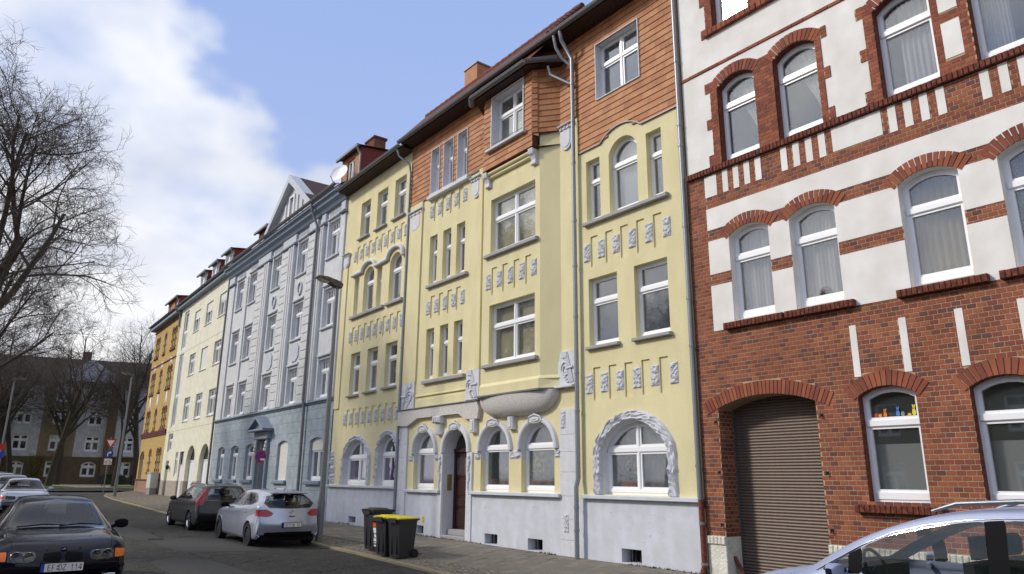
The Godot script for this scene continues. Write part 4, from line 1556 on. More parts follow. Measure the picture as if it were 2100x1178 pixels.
	lin_.ring(outline(w, -0.03), outline(w, 0.006), B - 0.25, B + 0.05)
	part(b, "window_lining", lin_, M.stone, Vector3(-uo, 0, 0))
	box_part(b, "window_sill", M.stone, -15.98, -14.17, 11.04, 11.13, B, B + 0.14, 0.015)
	var rl := MB.new()
	rl.tube([Vector3(-15.78, 11.32, B - 0.05), Vector3(-14.31, 11.32, B - 0.05)], [0.010, 0.010], 6)
	part(b, "guard_rail", rl, M.zinc_dark, Vector3(-uo, 0, 0))
	# moulding and scroll brackets under the box
	box_part(b, "moulding", M.yellow, -16.20, -13.95, 10.40, 10.505, 0.25, 0.46, 0.03)
	box_part(b, "moulding", M.yellow, -16.12, -14.02, 10.30, 10.395, 0.25, 0.40, 0.03)
	for x in [-16.16, -14.02]:
		var s := MB.new()
		var pts := PackedVector2Array([Vector2(0, 10.50), Vector2(0, 10.06), Vector2(0.05, 10.04), Vector2(0.10, 10.10), Vector2(0.09, 10.20), Vector2(0.13, 10.30), Vector2(0.19, 10.36), Vector2(0.22, 10.50)])
		var rev := PackedVector2Array()
		for k in range(pts.size() - 1, -1, -1):
			rev.append(pts[k])
		s.prism(pts if Geometry2D.is_polygon_clockwise(pts) == false else rev, -0.09, 0.09, true)
		s.tube([Vector3(0.15, 10.43, -0.10), Vector3(0.15, 10.43, 0.10)], [0.06, 0.06], 10)
		s.tube([Vector3(0.06, 10.10, -0.10), Vector3(0.06, 10.10, 0.10)], [0.045, 0.045], 10)
		var o := part(b, "scroll_bracket", s, M.stone, Vector3(x - uo, 0, F))
		o.rotation.y = -PI / 2
	# the box has eaves of its own
	var ev := MB.new()
	ev.prism(PackedVector2Array([Vector2(-16.95, 0.0), Vector2(-16.35, -0.80), Vector2(-13.80, -0.80), Vector2(-12.95, -0.05)]), 0.0, 0.10, true)
	var e := part(b, "soffit", ev, M.wood_dark, Vector3(-uo, 12.86, 0))
	e.rotation.x = -PI / 2
	gutter(b, [Vector3(-16.75, 12.95, 0.62), Vector3(-16.37, 12.95, 0.89), Vector3(-13.77, 12.95, 0.89), Vector3(-13.05, 12.92, 0.32)])
	var rf := MB.new()
	rf.quad(Vector3(-16.35, 12.97, 0.82), Vector3(-13.80, 12.97, 0.82), Vector3(-13.3, 13.5, 0.45), Vector3(-16.8, 13.5, 0.45))
	part(b, "oriel_roof", rf, M.roof, Vector3(-uo, 0, 0))

# pantiles on a steep slope, seen from below against the sky
func roof_tiles(b: Node3D, u0: float, u1: float, v0: float, w0: float, v1: float, w1: float) -> void:
	var mb := MB.new()
	var d := Vector3(0, v1 - v0, w1 - w0)
	var n := Vector3(1, 0, 0).cross(d.normalized())
	var cols := int((u1 - u0) / 0.22)
	for i in cols:
		var x := u0 + i * 0.22
		for t in 6:
			var a0 := PI * t / 6.0
			var a1 := PI * (t + 1) / 6.0
			var p0 := Vector3(x + 0.11 - 0.11 * cos(a0), v0, w0) + n * 0.055 * sin(a0)
			var p1 := Vector3(x + 0.11 - 0.11 * cos(a1), v0, w0) + n * 0.055 * sin(a1)
			mb.quad(p0, p1, p1 + d, p0 + d)
	part(b, "roof_tiles", mb, M.roof, Vector3(-uo, 0, 0)).set_meta("kind", "stuff")
	var rg := MB.new()
	var k := 0
	while u0 + k * 0.34 < u1:
		var x := u0 + k * 0.34
		rg.tube([Vector3(x, v1 + 0.02, w1), Vector3(x + 0.36, v1 + 0.02, w1)], [0.12, 0.10], 8)
		k += 1
	part(b, "ridge_tiles", rg, M.roof, Vector3(-uo, 0, 0))
	var vg := MB.new()
	for j in 8:
		var p := Vector3(u1 + 0.02, v0, w0) + d * (j / 8.0)
		vg.tube([p, p + d / 7.5], [0.11, 0.09], 8)
	part(b, "verge_tiles", vg, M.roof, Vector3(-uo, 0, 0))

func front_door(b: Node3D) -> void:
	var W := 1.21
	var d := group_node(b, "front_door", Vector3(-18.63 - uo, 0.30, -0.39))
	var fr := MB.new()
	fr.cbox(0.0, W, 2.17, 2.29, -0.05, 0.07, 0.02)
	fr.cbox(0.0, 0.06, 0.0, 2.17, -0.05, 0.04, 0.01)
	fr.cbox(W - 0.06, W, 0.0, 2.17, -0.05, 0.04, 0.01)
	inst(d, "door_frame", fr.mesh(), M.door_wood)
	for q in [[0.065, 0.78], [0.785, 1.145]]:
		var lf := MB.new()
		var x0: float = q[0]
		var x1: float = q[1]
		lf.box(x0, x1, 0.0, 2.16, -0.05, 0.0)
		for s in [[0.06, 0.55], [0.62, 0.86], [0.94, 1.38], [1.46, 2.08]]:
			lf.cbox(x0 + 0.07, x1 - 0.07, s[0], s[1], 0.0, 0.022, 0.02)
		lf.cbox(x0, x0 + 0.04, 0.0, 2.16, 0.0, 0.03, 0.01)
		lf.cbox(x1 - 0.04, x1, 0.0, 2.16, 0.0, 0.03, 0.01)
		inst(d, "door_leaf", lf.mesh(), M.door_wood)
	var gl := MB.new()
	gl.box(0.16, 0.68, 1.52, 2.02, 0.024, 0.030)
	inst(d, "door_pane", gl.mesh(), M.glass)
	var hd := MB.new()
	hd.tube([Vector3(0.83, 1.05, 0.03), Vector3(0.83, 1.05, 0.09), Vector3(0.72, 1.05, 0.09)], [0.012, 0.012, 0.012], 8)
	hd.box(0.81, 0.85, 0.92, 1.16, 0.03, 0.036)
	inst(d, "door_handle", hd.mesh(), M.chrome)
	var fl := MB.new()
	var h := {"a": 0.02, "b": W - 0.02, "c": 2.3, "d": 2.80, "r": 0.49}
	fl.prism(outline(h), -0.02, -0.01, true)
	inst(d, "fanlight", fl.mesh(), M.glass)
	var np := MB.new()
	np.box(0.93, 1.05, 2.36, 2.52, 0.0, 0.012)
	inst(d, "number_plate", np.mesh(), M.white)
	var tx := TextMesh.new()
	tx.text = "2"
	tx.font_size = 32
	tx.pixel_size = 0.0034
	tx.depth = 0.002
	inst(d, "house_number", tx, M.ink, Vector3(0.99, 2.44, 0.014))
	var bp := MB.new()
	bp.box(0.0, 0.16, 0.0, 0.46, 0.0, 0.012)
	for k in 5:
		bp.cbox(0.02, 0.14, 0.03 + k * 0.085, 0.09 + k * 0.085, 0.012, 0.018, 0.003)
	var bell := part(b, "bell_panel", bp, mat(Color("a99c6a"), 0.4, "", 1, "", 0, 0.6), Vector3(-18.625 - uo, 1.38, -0.12))
	bell.rotation.y = PI / 2
	box_part(b, "doorstep", M.sill, -18.66, -17.40, -0.2, 0.145, -0.40, 0.06, 0.015)
	box_part(b, "doorstep", M.sill, -18.62, -17.43, 0.147, 0.30, -0.42, -0.14, 0.012)

# ---------------------------------------------------------------- houses farther along
func base_band(b: Node3D, u0: float, u1: float, v1: float, m: Material, cuts: Array, w := 0.02) -> void:
	var mb := MB.new()
	wall(mb, u0, u1, -0.4, v1, cuts, w)
	part(b, "plinth", mb, m, Vector3(-uo, 0, 0))

func dormer(b: Node3D, u0: float, u1: float, v0: float, v1: float, w: float, front: Material, side: Material, panes := 2, back := 3.2) -> void:
	var d := group_node(b, "dormer", Vector3(u0 - uo, v0, w))
	var W := u1 - u0
	var H := v1 - v0
	var wins := []
	var n := panes
	for k in n:
		var c := W * (k + 0.5) / n
		wins.append(hole(c - minf(0.42, W / n * 0.38), c + minf(0.42, W / n * 0.38), 0.35, H - 0.28, 0, 0.1))
	var mb := MB.new()
	var save := uo
	uo = 0.0
	wall(mb, 0, W, 0, H, wins, 0.0)
	inst(d, "front", mb.mesh(), front)
	for h in wins:
		window_flat(d, h)
	uo = save
	for x in [0.0, W]:
		var s := MB.new()
		s.quad(Vector3(x, 0, 0), Vector3(x, 0, -back * 0.25), Vector3(x, H + 0.35, -back), Vector3(x, H, 0))
		inst(d, "cheek", s.mesh(), side)
	var r := MB.new()
	r.quad(Vector3(-0.15, H, 0.25), Vector3(W + 0.15, H, 0.25), Vector3(W + 0.15, H + 0.4, -back), Vector3(-0.15, H + 0.4, -back))
	r.box(-0.15, W + 0.15, H - 0.10, H + 0.02, 0.18, 0.28)
	inst(d, "roof", r.mesh(), M.zinc_dark)
	var g := MB.new()
	g.tube([Vector3(W + 0.05, H - 0.05, 0.24), Vector3(W + 0.05, H - 0.3, 0.15), Vector3(W + 0.05, H - 0.4, 0.05), Vector3(W + 0.05, 0.1, 0.05)], [0.045, 0.045, 0.045, 0.045], 8)
	inst(d, "drainpipe", g.mesh(), M.zinc)

# frame and pane joined to their parent part (windows of dormers, a level deeper than windows of walls)
func window_flat(d: Node3D, h: Dictionary) -> void:
	var s := window_meshes(h.b - h.a, h.d - h.c, 0.0, {"m": 2, "rail": 0.04, "f": 0.06, "sash": 0.04})
	inst(d, "window_frame", s.frame, M.pvc, Vector3(h.a, h.c, -h.k))
	for p in s.panes:
		inst(d, "pane", p, M.glass, Vector3(h.a, h.c, -h.k))

func simple_roof(b: Node3D, u0: float, u1: float, v: float, top: float, m: Material, steep_to := 0.0, steep_w := 0.0) -> void:
	var rf := MB.new()
	rf.quad(Vector3(u0, v, 0.4), Vector3(u1, v, 0.4), Vector3(u1, top, -4.6), Vector3(u0, top, -4.6))
	rf.quad(Vector3(u1, v, -9.2), Vector3(u0, v, -9.2), Vector3(u0, top, -4.6), Vector3(u1, top, -4.6))
	rf.tri(Vector3(u0, v, -9.2), Vector3(u0, v, 0.4), Vector3(u0, top, -4.6))
	rf.tri(Vector3(u1, v, 0.4), Vector3(u1, v, -9.2), Vector3(u1, top, -4.6))
	part(b, "roof", rf, m, Vector3(-uo, 0, 0))

func left_yellow_house() -> void:
	uo = -5.56
	var turn := -PI / 2 - deg_to_rad(1.0)
	var o := wall_point(12.0, -21.34, 1.0, -5.56)
	var b := thing("yellow_house", "narrow pale yellow house with grey curved hood moulds, between the bay house and grey house", "house", o, turn)
	var holes := []
	var st := {"t": 0.66, "bar": 0.05, "rail": 0.05, "f": 0.05, "sash": 0.04}
	var ws := []
	for q in [[-4.21, -3.37, 11.02, 12.54], [-2.76, -1.9, 11.02, 12.56], [-1.32, -0.46, 11.02, 12.58]]:
		ws.append([hole(q[0], q[1], q[2], q[3], 0, 0.17), st.merged({"sill": 0.11})])
	for q in [[-4.27, -3.46, 4.74], [-2.85, -2.0, 4.76], [-1.40, -0.53, 4.78]]:
		ws.append([hole(q[0], q[1], q[2], 6.35, 0, 0.17), st.merged({"sill": 0.11, "curtain": "net", "to": 0.64, "xb": 0.9})])
	var nar := {"t": 0.66, "bar": 0.04, "rail": 0.05, "f": 0.04, "sash": 0.03}
	for q in [[-4.38, -3.98, 9.45, 0.0], [-3.55, -2.68, 9.62, 0.36], [-2.42, -2.02, 9.43, 0.0], [-1.42, -0.50, 9.66, 0.38]]:
		ws.append([hole(q[0], q[1], 7.84, q[2], q[3], 0.17), nar if q[3] == 0.0 else st])
	var arches := [[-4.22, -2.25, 3.03, 0.60, 2], [-1.46, -0.20, 3.11, 0.60, 1]]
	for q in arches:
		var h := hole(q[0], q[1], 1.47, q[2], q[3], 0.17)
		ws.append([h, {"t": 0.62, "bar": 0.055, "rail": 0.08, "f": 0.06, "sash": 0.045, "m": q[4], "n": q[4], "curtain": "violet" if q[4] == 1 else "violet", "to": 0.6, "waves": 1.0, "xa": 0.0, "xb": 1.0}])
		stone_ring(b, h, 0.19, true, 0.085)
		stone_reveal(b, h, 1.47)
	for q in ws:
		holes.append(q[0])
	var rx := []
	var sx := []
	for k in 9:
		rx.append(-4.58 + 0.52 * k)
		if k < 8:
			sx.append(-4.58 + 0.52 * k + 0.25)
	for v in [[3.63, 4.07], [6.80, 7.25], [10.12, 10.55]]:
		relief_row(b, rx, v[0], v[1])
		slots(holes, sx, v[0] - 0.14, v[1] + 0.14)
	var mb := MB.new()
	wall(mb, -5.56, -0.02, 1.38, 13.5, holes, 0.0)
	part(b, "wall", mb, M.yellow_far, Vector3(-uo, 0, 0))
	var vent := hole(-3.54, -2.95, 0.18, 0.40, 0, 0.3)
	base_band(b, -5.56, -0.02, 1.39, M.plinth, [vent], 0.022)
	shell(b, -5.54, -0.04, -0.3, 13.5, [0.5, 3.9, 7.3, 10.6])
	for q in ws:
		window(b, q[0], q[1])
	box_part(b, "window_sill", M.sill, -4.50, -1.72, 7.72, 7.83, -0.2, 0.115, 0.014)
	box_part(b, "window_sill", M.sill, -1.50, -0.26, 7.72, 7.83, -0.2, 0.115, 0.014)
	box_part(b, "plinth_ledge", M.plinth, -5.5, -0.06, 1.38, 1.465, -0.28, 0.135, 0.012)
	# hood mould over the second floor
	var hm := MB.new()
	var path := []
	path.append(Vector3(-4.55, 9.53, 0.06))
	path.append(Vector3(-3.72, 9.53, 0.06))
	for k in 11:
		var a := PI - PI * k / 10.0
		path.append(Vector3(-3.115 + 0.56 * cos(a), 9.50 + 0.33 * sin(a), 0.06))
	path.append(Vector3(-2.50, 9.50, 0.06))
	path.append(Vector3(-1.62, 9.52, 0.06))
	for k in 11:
		var a := PI - PI * k / 10.0
		path.append(Vector3(-0.96 + 0.58 * cos(a), 9.52 + 0.36 * sin(a), 0.06))
	path.append(Vector3(-0.36, 9.40, 0.06))
	var r1 := []
	for p in path:
		r1.append(0.075)
	hm.tube(path, r1, 10)
	part(b, "hood_mould", hm, M.stone, Vector3(-uo, 0, 0))
	shield(b, -5.5, 10.02, 0.55, 0.60, 0.02)
	box_part(b, "corner_strip", M.yellow_far, -5.5, -5.06, 4.3, 10.0, 0.0, 0.05)
	var q0 := [[1.5, 1.85], [1.87, 2.15], [2.17, 2.45], [2.47, 2.7]]
	for q in q0:
		var w: float = 0.5 - (q[0] - 1.5) * 0.2
		inst(b, "quoin", carved(w, q[1] - q[0], 10, 6, 0.07, int(q[0] * 31)), M.relief, Vector3(-5.52 - uo, q[0], 0.0))
	# eaves
	var so := MB.new()
	so.quad(Vector3(-5.6, 13.30, 0.0), Vector3(0.0, 13.30, 0.0), Vector3(0.0, 13.36, 0.44), Vector3(-5.6, 13.36, 0.44))
	so.box(-5.6, 0.0, 13.36, 13.48, 0.40, 0.46)
	part(b, "soffit", so, M.wood_dark, Vector3(-uo, 0, 0))
	gutter(b, [Vector3(-5.62, 13.45, 0.54), Vector3(-0.02, 13.45, 0.54)])
	drainpipe(b, [Vector3(-0.35, 13.36, 0.5), Vector3(-0.33, 13.1, 0.42), Vector3(-0.05, 12.75, 0.12), Vector3(-0.02, 12.4, 0.09), Vector3(-0.02, 0.2, 0.09)], 0.042, M.zinc, [11.0, 8.9, 6.0, 4.4])
	simple_roof(b, -5.6, 0.0, 13.5, 16.2, M.roof_dark)

func wall_point(x: float, z: float, deg: float, u: float) -> Vector3:
	var a := deg_to_rad(deg)
	return Vector3(x - sin(a) * u, 0, z + cos(a) * u)

func grey_house() -> void:
	uo = -16.5
	var b := thing("grey_house", "pale grey house with pilasters, blue-grey ground floor and triangular roof gable", "house", wall_point(12.097, -26.9, 1.0, -16.5), -PI / 2 - deg_to_rad(1.0))
	var cols := [-14.35, -12.1, -8.35, -4.85, -1.27]
	var holes := []
	var ws := []
	var base_holes := []
	for i in 5:
		var c: float = cols[i]
		for v in [[10.97, 12.62], [7.86, 9.56], [4.90, 6.50]]:
			var h := hole(c - 0.60, c + 0.60, v[0], v[1], 0, 0.15)
			ws.append([h, {"t": 0.70, "bar": 0.05, "rail": 0.05, "f": 0.05, "m": 2, "n": 1, "g": 3, "sash": 0.05, "curtain": "net", "to": 0.7}])
			holes.append(h)
	var gx := [[-15.25, -14.03, 0], [-12.92, -11.64, 0], [-10.45, -9.12, 0], [-5.88, -4.57, 1], [-2.12, -0.74, 2]]
	for q in gx:
		var h := hole(q[0], q[1], 1.60, 3.30, 0.13, 0.17)
		var st := {"t": 0.72, "bar": 0.05, "rail": 0.07, "f": 0.05, "m": 2, "n": 1, "sash": 0.05, "curtain": "net", "to": 0.7}
		if q[2] == 1:
			st.shut = 1.0
		elif q[2] == 2:
			st.shut = 0.30
		ws.append([h, st])
		base_holes.append(h)
	var dh := hole(-8.40, -7.20, 0.1, 3.45, 0, 0.35)
	base_holes.append(dh)
	var mb := MB.new()
	wall(mb, -16.5, 0.0, 4.78, 13.6, holes, 0.0)
	part(b, "wall", mb, M.grey_wall, Vector3(-uo, 0, 0))
	var bb := MB.new()
	wall(bb, -16.5, 0.0, -0.3, 4.78, base_holes, 0.03)
	part(b, "ground_floor_wall", bb, M.blue_base, Vector3(-uo, 0, 0))
	shell(b, -16.48, -0.02, -0.2, 13.6, [0.7, 4.2, 7.3, 10.5])
	for q in ws:
		var h: Dictionary = q[0]
		if h.d < 4.0:
			h.w = 0.03
		window(b, h, q[1])
		if h.d < 4.0:
			box_part(b, "window_sill", M.blue_dark, h.a - 0.12, h.b + 0.12, h.c - 0.16, h.c - 0.01, -0.2, 0.16, 0.02)
		else:
			box_part(b, "window_sill", M.grey_trim, h.a - 0.10, h.b + 0.10, h.c - 0.10, h.c - 0.005, -0.2, 0.09, 0.02)
			box_part(b, "lintel", M.grey_trim, h.a - 0.10, h.b + 0.10, h.d + 0.10, h.d + 0.20, 0.0, 0.10, 0.02)
			box_part(b, "window_border", M.grey_trim, h.a - 0.16, h.a - 0.003, h.c, h.d + 0.09, 0.0, 0.035, 0.01)
			box_part(b, "window_border", M.grey_trim, h.b + 0.003, h.b + 0.16, h.c, h.d + 0.09, 0.0, 0.035, 0.01)
	# grooved courses of the ground floor: raised blocks with sunk joints
	var gr := MB.new()
	for y in [0.75, 1.22, 1.69, 2.16, 2.63, 3.10, 3.57, 4.04, 4.45]:
		var spans := [[-16.5, 0.0]]
		for h in base_holes:
			if y > h.c - 0.2 and y < h.d + 0.02:
				var nx := []
				for s in spans:
					if h.b <= s[0] or h.a >= s[1]:
						nx.append(s)
						continue
					nx.append([s[0], h.a - 0.02])
					nx.append([h.b + 0.02, s[1]])
				spans = nx
		for s in spans:
			if s[1] - s[0] > 0.1:
				gr.box(s[0], s[1], y, y + 0.02, 0.0, 0.034, false)
	part(b, "course_joints", gr, M.blue_dark, Vector3(-uo, 0, 0))
	box_part(b, "floor_band", M.grey_deep, -16.5, 0.0, 4.72, 4.80, 0.0, 0.16, 0.03)
	box_part(b, "floor_band", M.grey_deep, -16.5, 0.0, 4.66, 4.718, 0.0, 0.09, 0.02)
	# pilasters: rusticated and fluted, on the three upper floors
	for s in [[-11.20, -10.15], [-7.45, -6.55], [-4.00, -3.05]]:
		var y := 4.82
		while y < 12.6:
			box_part(b, "pilaster_block", M.grey_wall, s[0], s[1], y, y + 0.37, 0.0, 0.10, 0.015)
			y += 0.39
	for s in [[-10.10, -9.25], [-6.50, -5.68], [-2.55, -2.12]]:
		var n := 3 if s[1] - s[0] > 0.6 else 2
		for k in n:
			var x: float = lerpf(s[0], s[1], float(k) / n)
			box_part(b, "pilaster_rib", M.grey_wall, x, x + (s[1] - s[0]) / n - 0.09, 4.82, 12.6, 0.0, 0.16, 0.02)
	for s in [[-16.45, -15.45], [-13.50, -12.95], [-0.45, -0.06]]:
		box_part(b, "pilaster_plain", M.grey_wall, s[0], s[1], 4.82, 12.6, 0.0, 0.08, 0.015)
	for s in [[-16.48, -15.4], [-11.25, -9.2], [-7.5, -5.65], [-4.05, -3.0], [-2.6, -2.1], [-0.5, -0.02]]:
		box_part(b, "capital", M.grey_deep, s[0], s[1], 12.62, 12.72, 0.0, 0.20, 0.02)
		box_part(b, "capital", M.grey_trim, s[0] + 0.03, s[1] - 0.03, 12.722, 13.16, 0.0, 0.12, 0.02)
	# plaster ornaments between the floors
	for i in [2, 3]:
		var c: float = cols[i]
		var rg := MB.new()
		for k in 12:
			var a0 := TAU * k / 12.0
			var a1 := TAU * (k + 1) / 12.0
			rg.tube([Vector3(c + 0.24 * cos(a0), 10.25 + 0.30 * sin(a0), 0.03), Vector3(c + 0.24 * cos(a1), 10.25 + 0.30 * sin(a1), 0.03)], [0.05, 0.05], 6)
		part(b, "plaster_wreath", rg, M.grey_trim, Vector3(-uo, 0, 0))
		var pn := MB.new()
		pn.prism(PackedVector2Array([Vector2(c - 0.5, 7.0), Vector2(c - 0.25, 6.8), Vector2(c + 0.25, 6.8), Vector2(c + 0.5, 7.0), Vector2(c + 0.5, 7.45), Vector2(c + 0.3, 7.62), Vector2(c - 0.3, 7.62), Vector2(c - 0.5, 7.45)]), 0.0, 0.05)
		part(b, "plaster_shield", pn, M.grey_trim, Vector3(-uo, 0, 0))
	# cornice, gutter, pipe
	var pr := [[0.0, 13.16], [0.14, 13.20], [0.22, 13.32], [0.36, 13.42], [0.40, 13.55], [0.52, 13.60], [0.52, 13.74], [0.0, 13.74]]
	var co := MB.new()
	for k in pr.size() - 1:
		co.quad(Vector3(-16.5, pr[k][1], pr[k][0]), Vector3(0, pr[k][1], pr[k][0]), Vector3(0, pr[k + 1][1], pr[k + 1][0]), Vector3(-16.5, pr[k + 1][1], pr[k + 1][0]))
	var ce := PackedVector2Array()
	for q in pr:
		ce.append(Vector2(q[0], q[1]))
	for k in range(1, pr.size() - 1):
		co.tri(Vector3(0, pr[0][1], pr[0][0]), Vector3(0, pr[k + 1][1], pr[k + 1][0]), Vector3(0, pr[k][1], pr[k][0]))
	part(b, "cornice", co, M.grey_deep, Vector3(-uo, 0, 0))
	for k in 5:
		var c: float = cols[k]
		for j in 9:
			box_part(b, "frieze_tooth", M.grey_trim, c - 0.62 + j * 0.14, c - 0.62 + j * 0.14 + 0.07, 12.78, 13.08, 0.0, 0.03)
	gutter(b, [Vector3(-16.5, 13.82, 0.60), Vector3(-0.05, 13.82, 0.60)])
	drainpipe(b, [Vector3(-2.85, 13.75, 0.56), Vector3(-2.85, 13.4, 0.5), Vector3(-2.80, 12.7, 0.22), Vector3(-2.78, 4.9, 0.22), Vector3(-2.76, 4.6, 0.16), Vector3(-2.75, 0.3, 0.14)], 0.06, M.zinc_dark, [11.5, 9.9, 8.2, 6.4, 3.5, 1.5])
	# door with columns and pediment
	var d := group_node(b, "front_door", Vector3(-8.40 - uo, 0.1, -0.3))
	var lf := MB.new()
	lf.box(0.02, 1.18, 0.0, 2.35, -0.05, 0.0)
	lf.cbox(0.10, 0.52, 0.15, 1.2, 0.0, 0.02, 0.015)
	lf.cbox(0.66, 1.10, 0.15, 1.2, 0.0, 0.02, 0.015)
	inst(d, "door_leaf", lf.mesh(), mat(Color("3b434c"), 0.5))
	var dp := MB.new()
	dp.box(0.15, 0.50, 1.35, 2.15, 0.0, 0.012)
	inst(d, "door_pane", dp.mesh(), M.glass)
	var sn := MB.new()
	sn.box(0.60, 1.12, 0.2, 2.2, 0.005, 0.035)
	inst(d, "white_leaf", sn.mesh(), M.pvc_grey)
	var fn := MB.new()
	fn.box(0.05, 1.15, 2.45, 3.3, -0.03, -0.02)
	inst(d, "fanlight", fn.mesh(), M.glass)
	var br := MB.new()
	for k in 3:
		br.box(0.30 + 0.28 * k, 0.34 + 0.28 * k, 2.45, 3.3, -0.02, 0.03)
	br.box(0.0, 1.2, 2.36, 2.46, -0.03, 0.05)
	inst(d, "fanlight_bars", br.mesh(), M.grey_trim)
	for x in [-8.62, -7.18]:
		box_part(b, "door_column", M.blue_dark, x, x + 0.2, 0.1, 3.42, 0.0, 0.16, 0.02)
		for k in 3:
			box_part(b, "column_block", M.grey_wall, x + 0.02, x + 0.18, 2.9 + k * 0.16, 3.03 + k * 0.16, 0.16, 0.26 - 0.02 * k, 0.02)
	var pd := group_node(b, "pediment", Vector3(-7.80 - uo, 3.45, 0.03))
	var en := MB.new()
	en.cbox(-0.95, 0.95, 0.0, 0.35, 0.0, 0.20, 0.02)
	en.cbox(-1.12, 1.12, 0.352, 0.45, 0.0, 0.50, 0.02)
	inst(pd, "entablature", en.mesh(), M.grey_deep)
	var tp := MB.new()
	tp.prism(PackedVector2Array([Vector2(-1.0, 0.452), Vector2(1.0, 0.452), Vector2(0, 0.93)]), 0.0, 0.30)
	inst(pd, "tympanum", tp.mesh(), M.blue_dark)
	var rk := MB.new()
	rk.prism(PackedVector2Array([Vector2(-1.2, 0.452), Vector2(-0.98, 0.452), Vector2(0, 0.93), Vector2(0.98, 0.452), Vector2(1.2, 0.452), Vector2(0, 1.06)]), 0.0, 0.52)
	inst(pd, "raking_cornice", rk.mesh(), M.grey_deep)
	# roof with gable and dormers
	simple_roof(b, -16.6, 0.0, 13.84, 17.0, M.roof_dark)
	var gb := group_node(b, "gable", Vector3(-6.95 - uo, 13.84, 0.0))
	var gh := hole(-0.45, 0.30, 0.45, 1.65, 0, 0.15)
	var gm := MB.new()
	gm.prism(PackedVector2Array([Vector2(-3.5, 0), Vector2(3.5, 0), Vector2(0, 2.55)]), -0.2, 0.0)
	inst(gb, "gable_wall", gm.mesh(), M.grey_wall)
	var rb := MB.new()
	rb.prism(PackedVector2Array([Vector2(-3.9, -0.1), Vector2(-3.45, -0.1), Vector2(0, 2.38), Vector2(3.45, -0.1), Vector2(3.9, -0.1), Vector2(0, 2.80)]), -0.2, 0.32)
	inst(gb, "verge", rb.mesh(), M.grey_trim)
	for x in [-1.0, 0.62, 1.25]:
		var sm := MB.new()
		sm.cbox(x, x + 0.22, 0.0, 1.75 - absf(x) * 0.3, 0.0, 0.06, 0.01)
		inst(gb, "gable_strip", sm.mesh(), M.grey_wall)
	var gw := MB.new()
	gw.ring(outline({"a": -0.42, "b": 0.32, "c": 0.1, "d": 1.75, "r": 0.0}), outline({"a": -0.42, "b": 0.32, "c": 0.1, "d": 1.75, "r": 0.0}, 0.12), 0.0, 0.07)
	inst(gb, "gable_window_frame", gw.mesh(), M.pvc)
	var gp := MB.new()
	gp.box(-0.30, 0.20, 0.22, 1.63, 0.0, 0.02)
	inst(gb, "pane", gp.mesh(), M.glass)
	var gr2 := MB.new()
	gr2.quad(Vector3(0.0, 2.78, 0.3), Vector3(3.85, -0.05, 0.3), Vector3(3.85, -0.05, -3.8), Vector3(0, 2.78, -3.8))
	gr2.quad(Vector3(-3.85, -0.05, 0.3), Vector3(0.0, 2.78, 0.3), Vector3(0, 2.78, -3.8), Vector3(-3.85, -0.05, -3.8))
	inst(gb, "gable_roof", gr2.mesh(), M.roof_dark)
	for k in 9:
		for j in 5:
			pass
	dormer(b, -2.55, -0.55, 14.1, 16.05, -0.65, M.tiles[1], M.red_clad, 1, 3.6)
	dormer(b, -14.6, -12.6, 14.1, 15.75, -0.75, M.tiles[1], M.red_clad, 1)
	# satellite dish and brick chimney
	var dish := group_node(b, "satellite_dish", Vector3(-1.55 - uo, 14.9, -0.15))
	var ds := MB.new()
	ds.lathe([Vector2(0.001, 0.0), Vector2(0.2, 0.02), Vector2(0.35, 0.06), Vector2(0.46, 0.12), Vector2(0.47, 0.115), Vector2(0.35, 0.045), Vector2(0.001, -0.015)], Vector3.ZERO, 20)
	var dr := inst(dish, "reflector", ds.mesh(), M.white)
	dr.rotation = Vector3(1.2, 0.5, 0.0)
	var arm := MB.new()
	arm.tube([Vector3(0, -0.45, -0.05), Vector3(0.05, -0.5, 0.3), Vector3(0.15, -0.25, 0.5)], [0.02, 0.02, 0.015], 6)
	arm.tube([Vector3(0, -0.9, -0.2), Vector3(0, 0, -0.08)], [0.025, 0.025], 6)
	inst(dish, "arm", arm.mesh(), M.zinc_dark)
	var ch := group_node(b, "chimney", Vector3(-3.9 - uo, 16.6, -2.9))
	ch.scale = Vector3(0.78, 0.92, 0.78)
	var cl := lay_bricks([[-0.62, 0.62, 0.0, 1.75]], [], 0.25, 0.083, 0.012)
	var cm := MB.new()
	cm.tint = true
	for q in cl:
		cm.col = Color("8c4a3a").srgb_to_linear() * rng.randf_range(0.85, 1.15)
		cm.box(q[0], q[1], q[2], q[3], 0.38, 0.41, false)
	for q in lay_bricks([[-0.4, 0.4, 0.0, 1.75]], [], 0.25, 0.083, 0.012):
		cm.col = Color("8c4a3a").srgb_to_linear() * rng.randf_range(0.85, 1.15)
		cm.quad(Vector3(0.63, q[2], -q[0]), Vector3(0.63, q[2], -q[1]), Vector3(0.63, q[3], -q[1]), Vector3(0.63, q[3], -q[0]))
	inst(ch, "brickwork", cm.mesh(), M.brick_all).set_meta("kind", "stuff")
	var ck := MB.new()
	ck.box(-0.61, 0.62, 0.0, 1.76, -0.4, 0.39)
	inst(ch, "stack", ck.mesh(), M.mortar)
	var cp := MB.new()
	cp.cbox(-0.70, 0.70, 1.76, 1.88, -0.48, 0.48, 0.02)
	cp.tube([Vector3(0, 1.88, 0), Vector3(0, 2.15, 0)], [0.14, 0.11], 10)
	inst(ch, "cap", cp.mesh(), M.maroon)

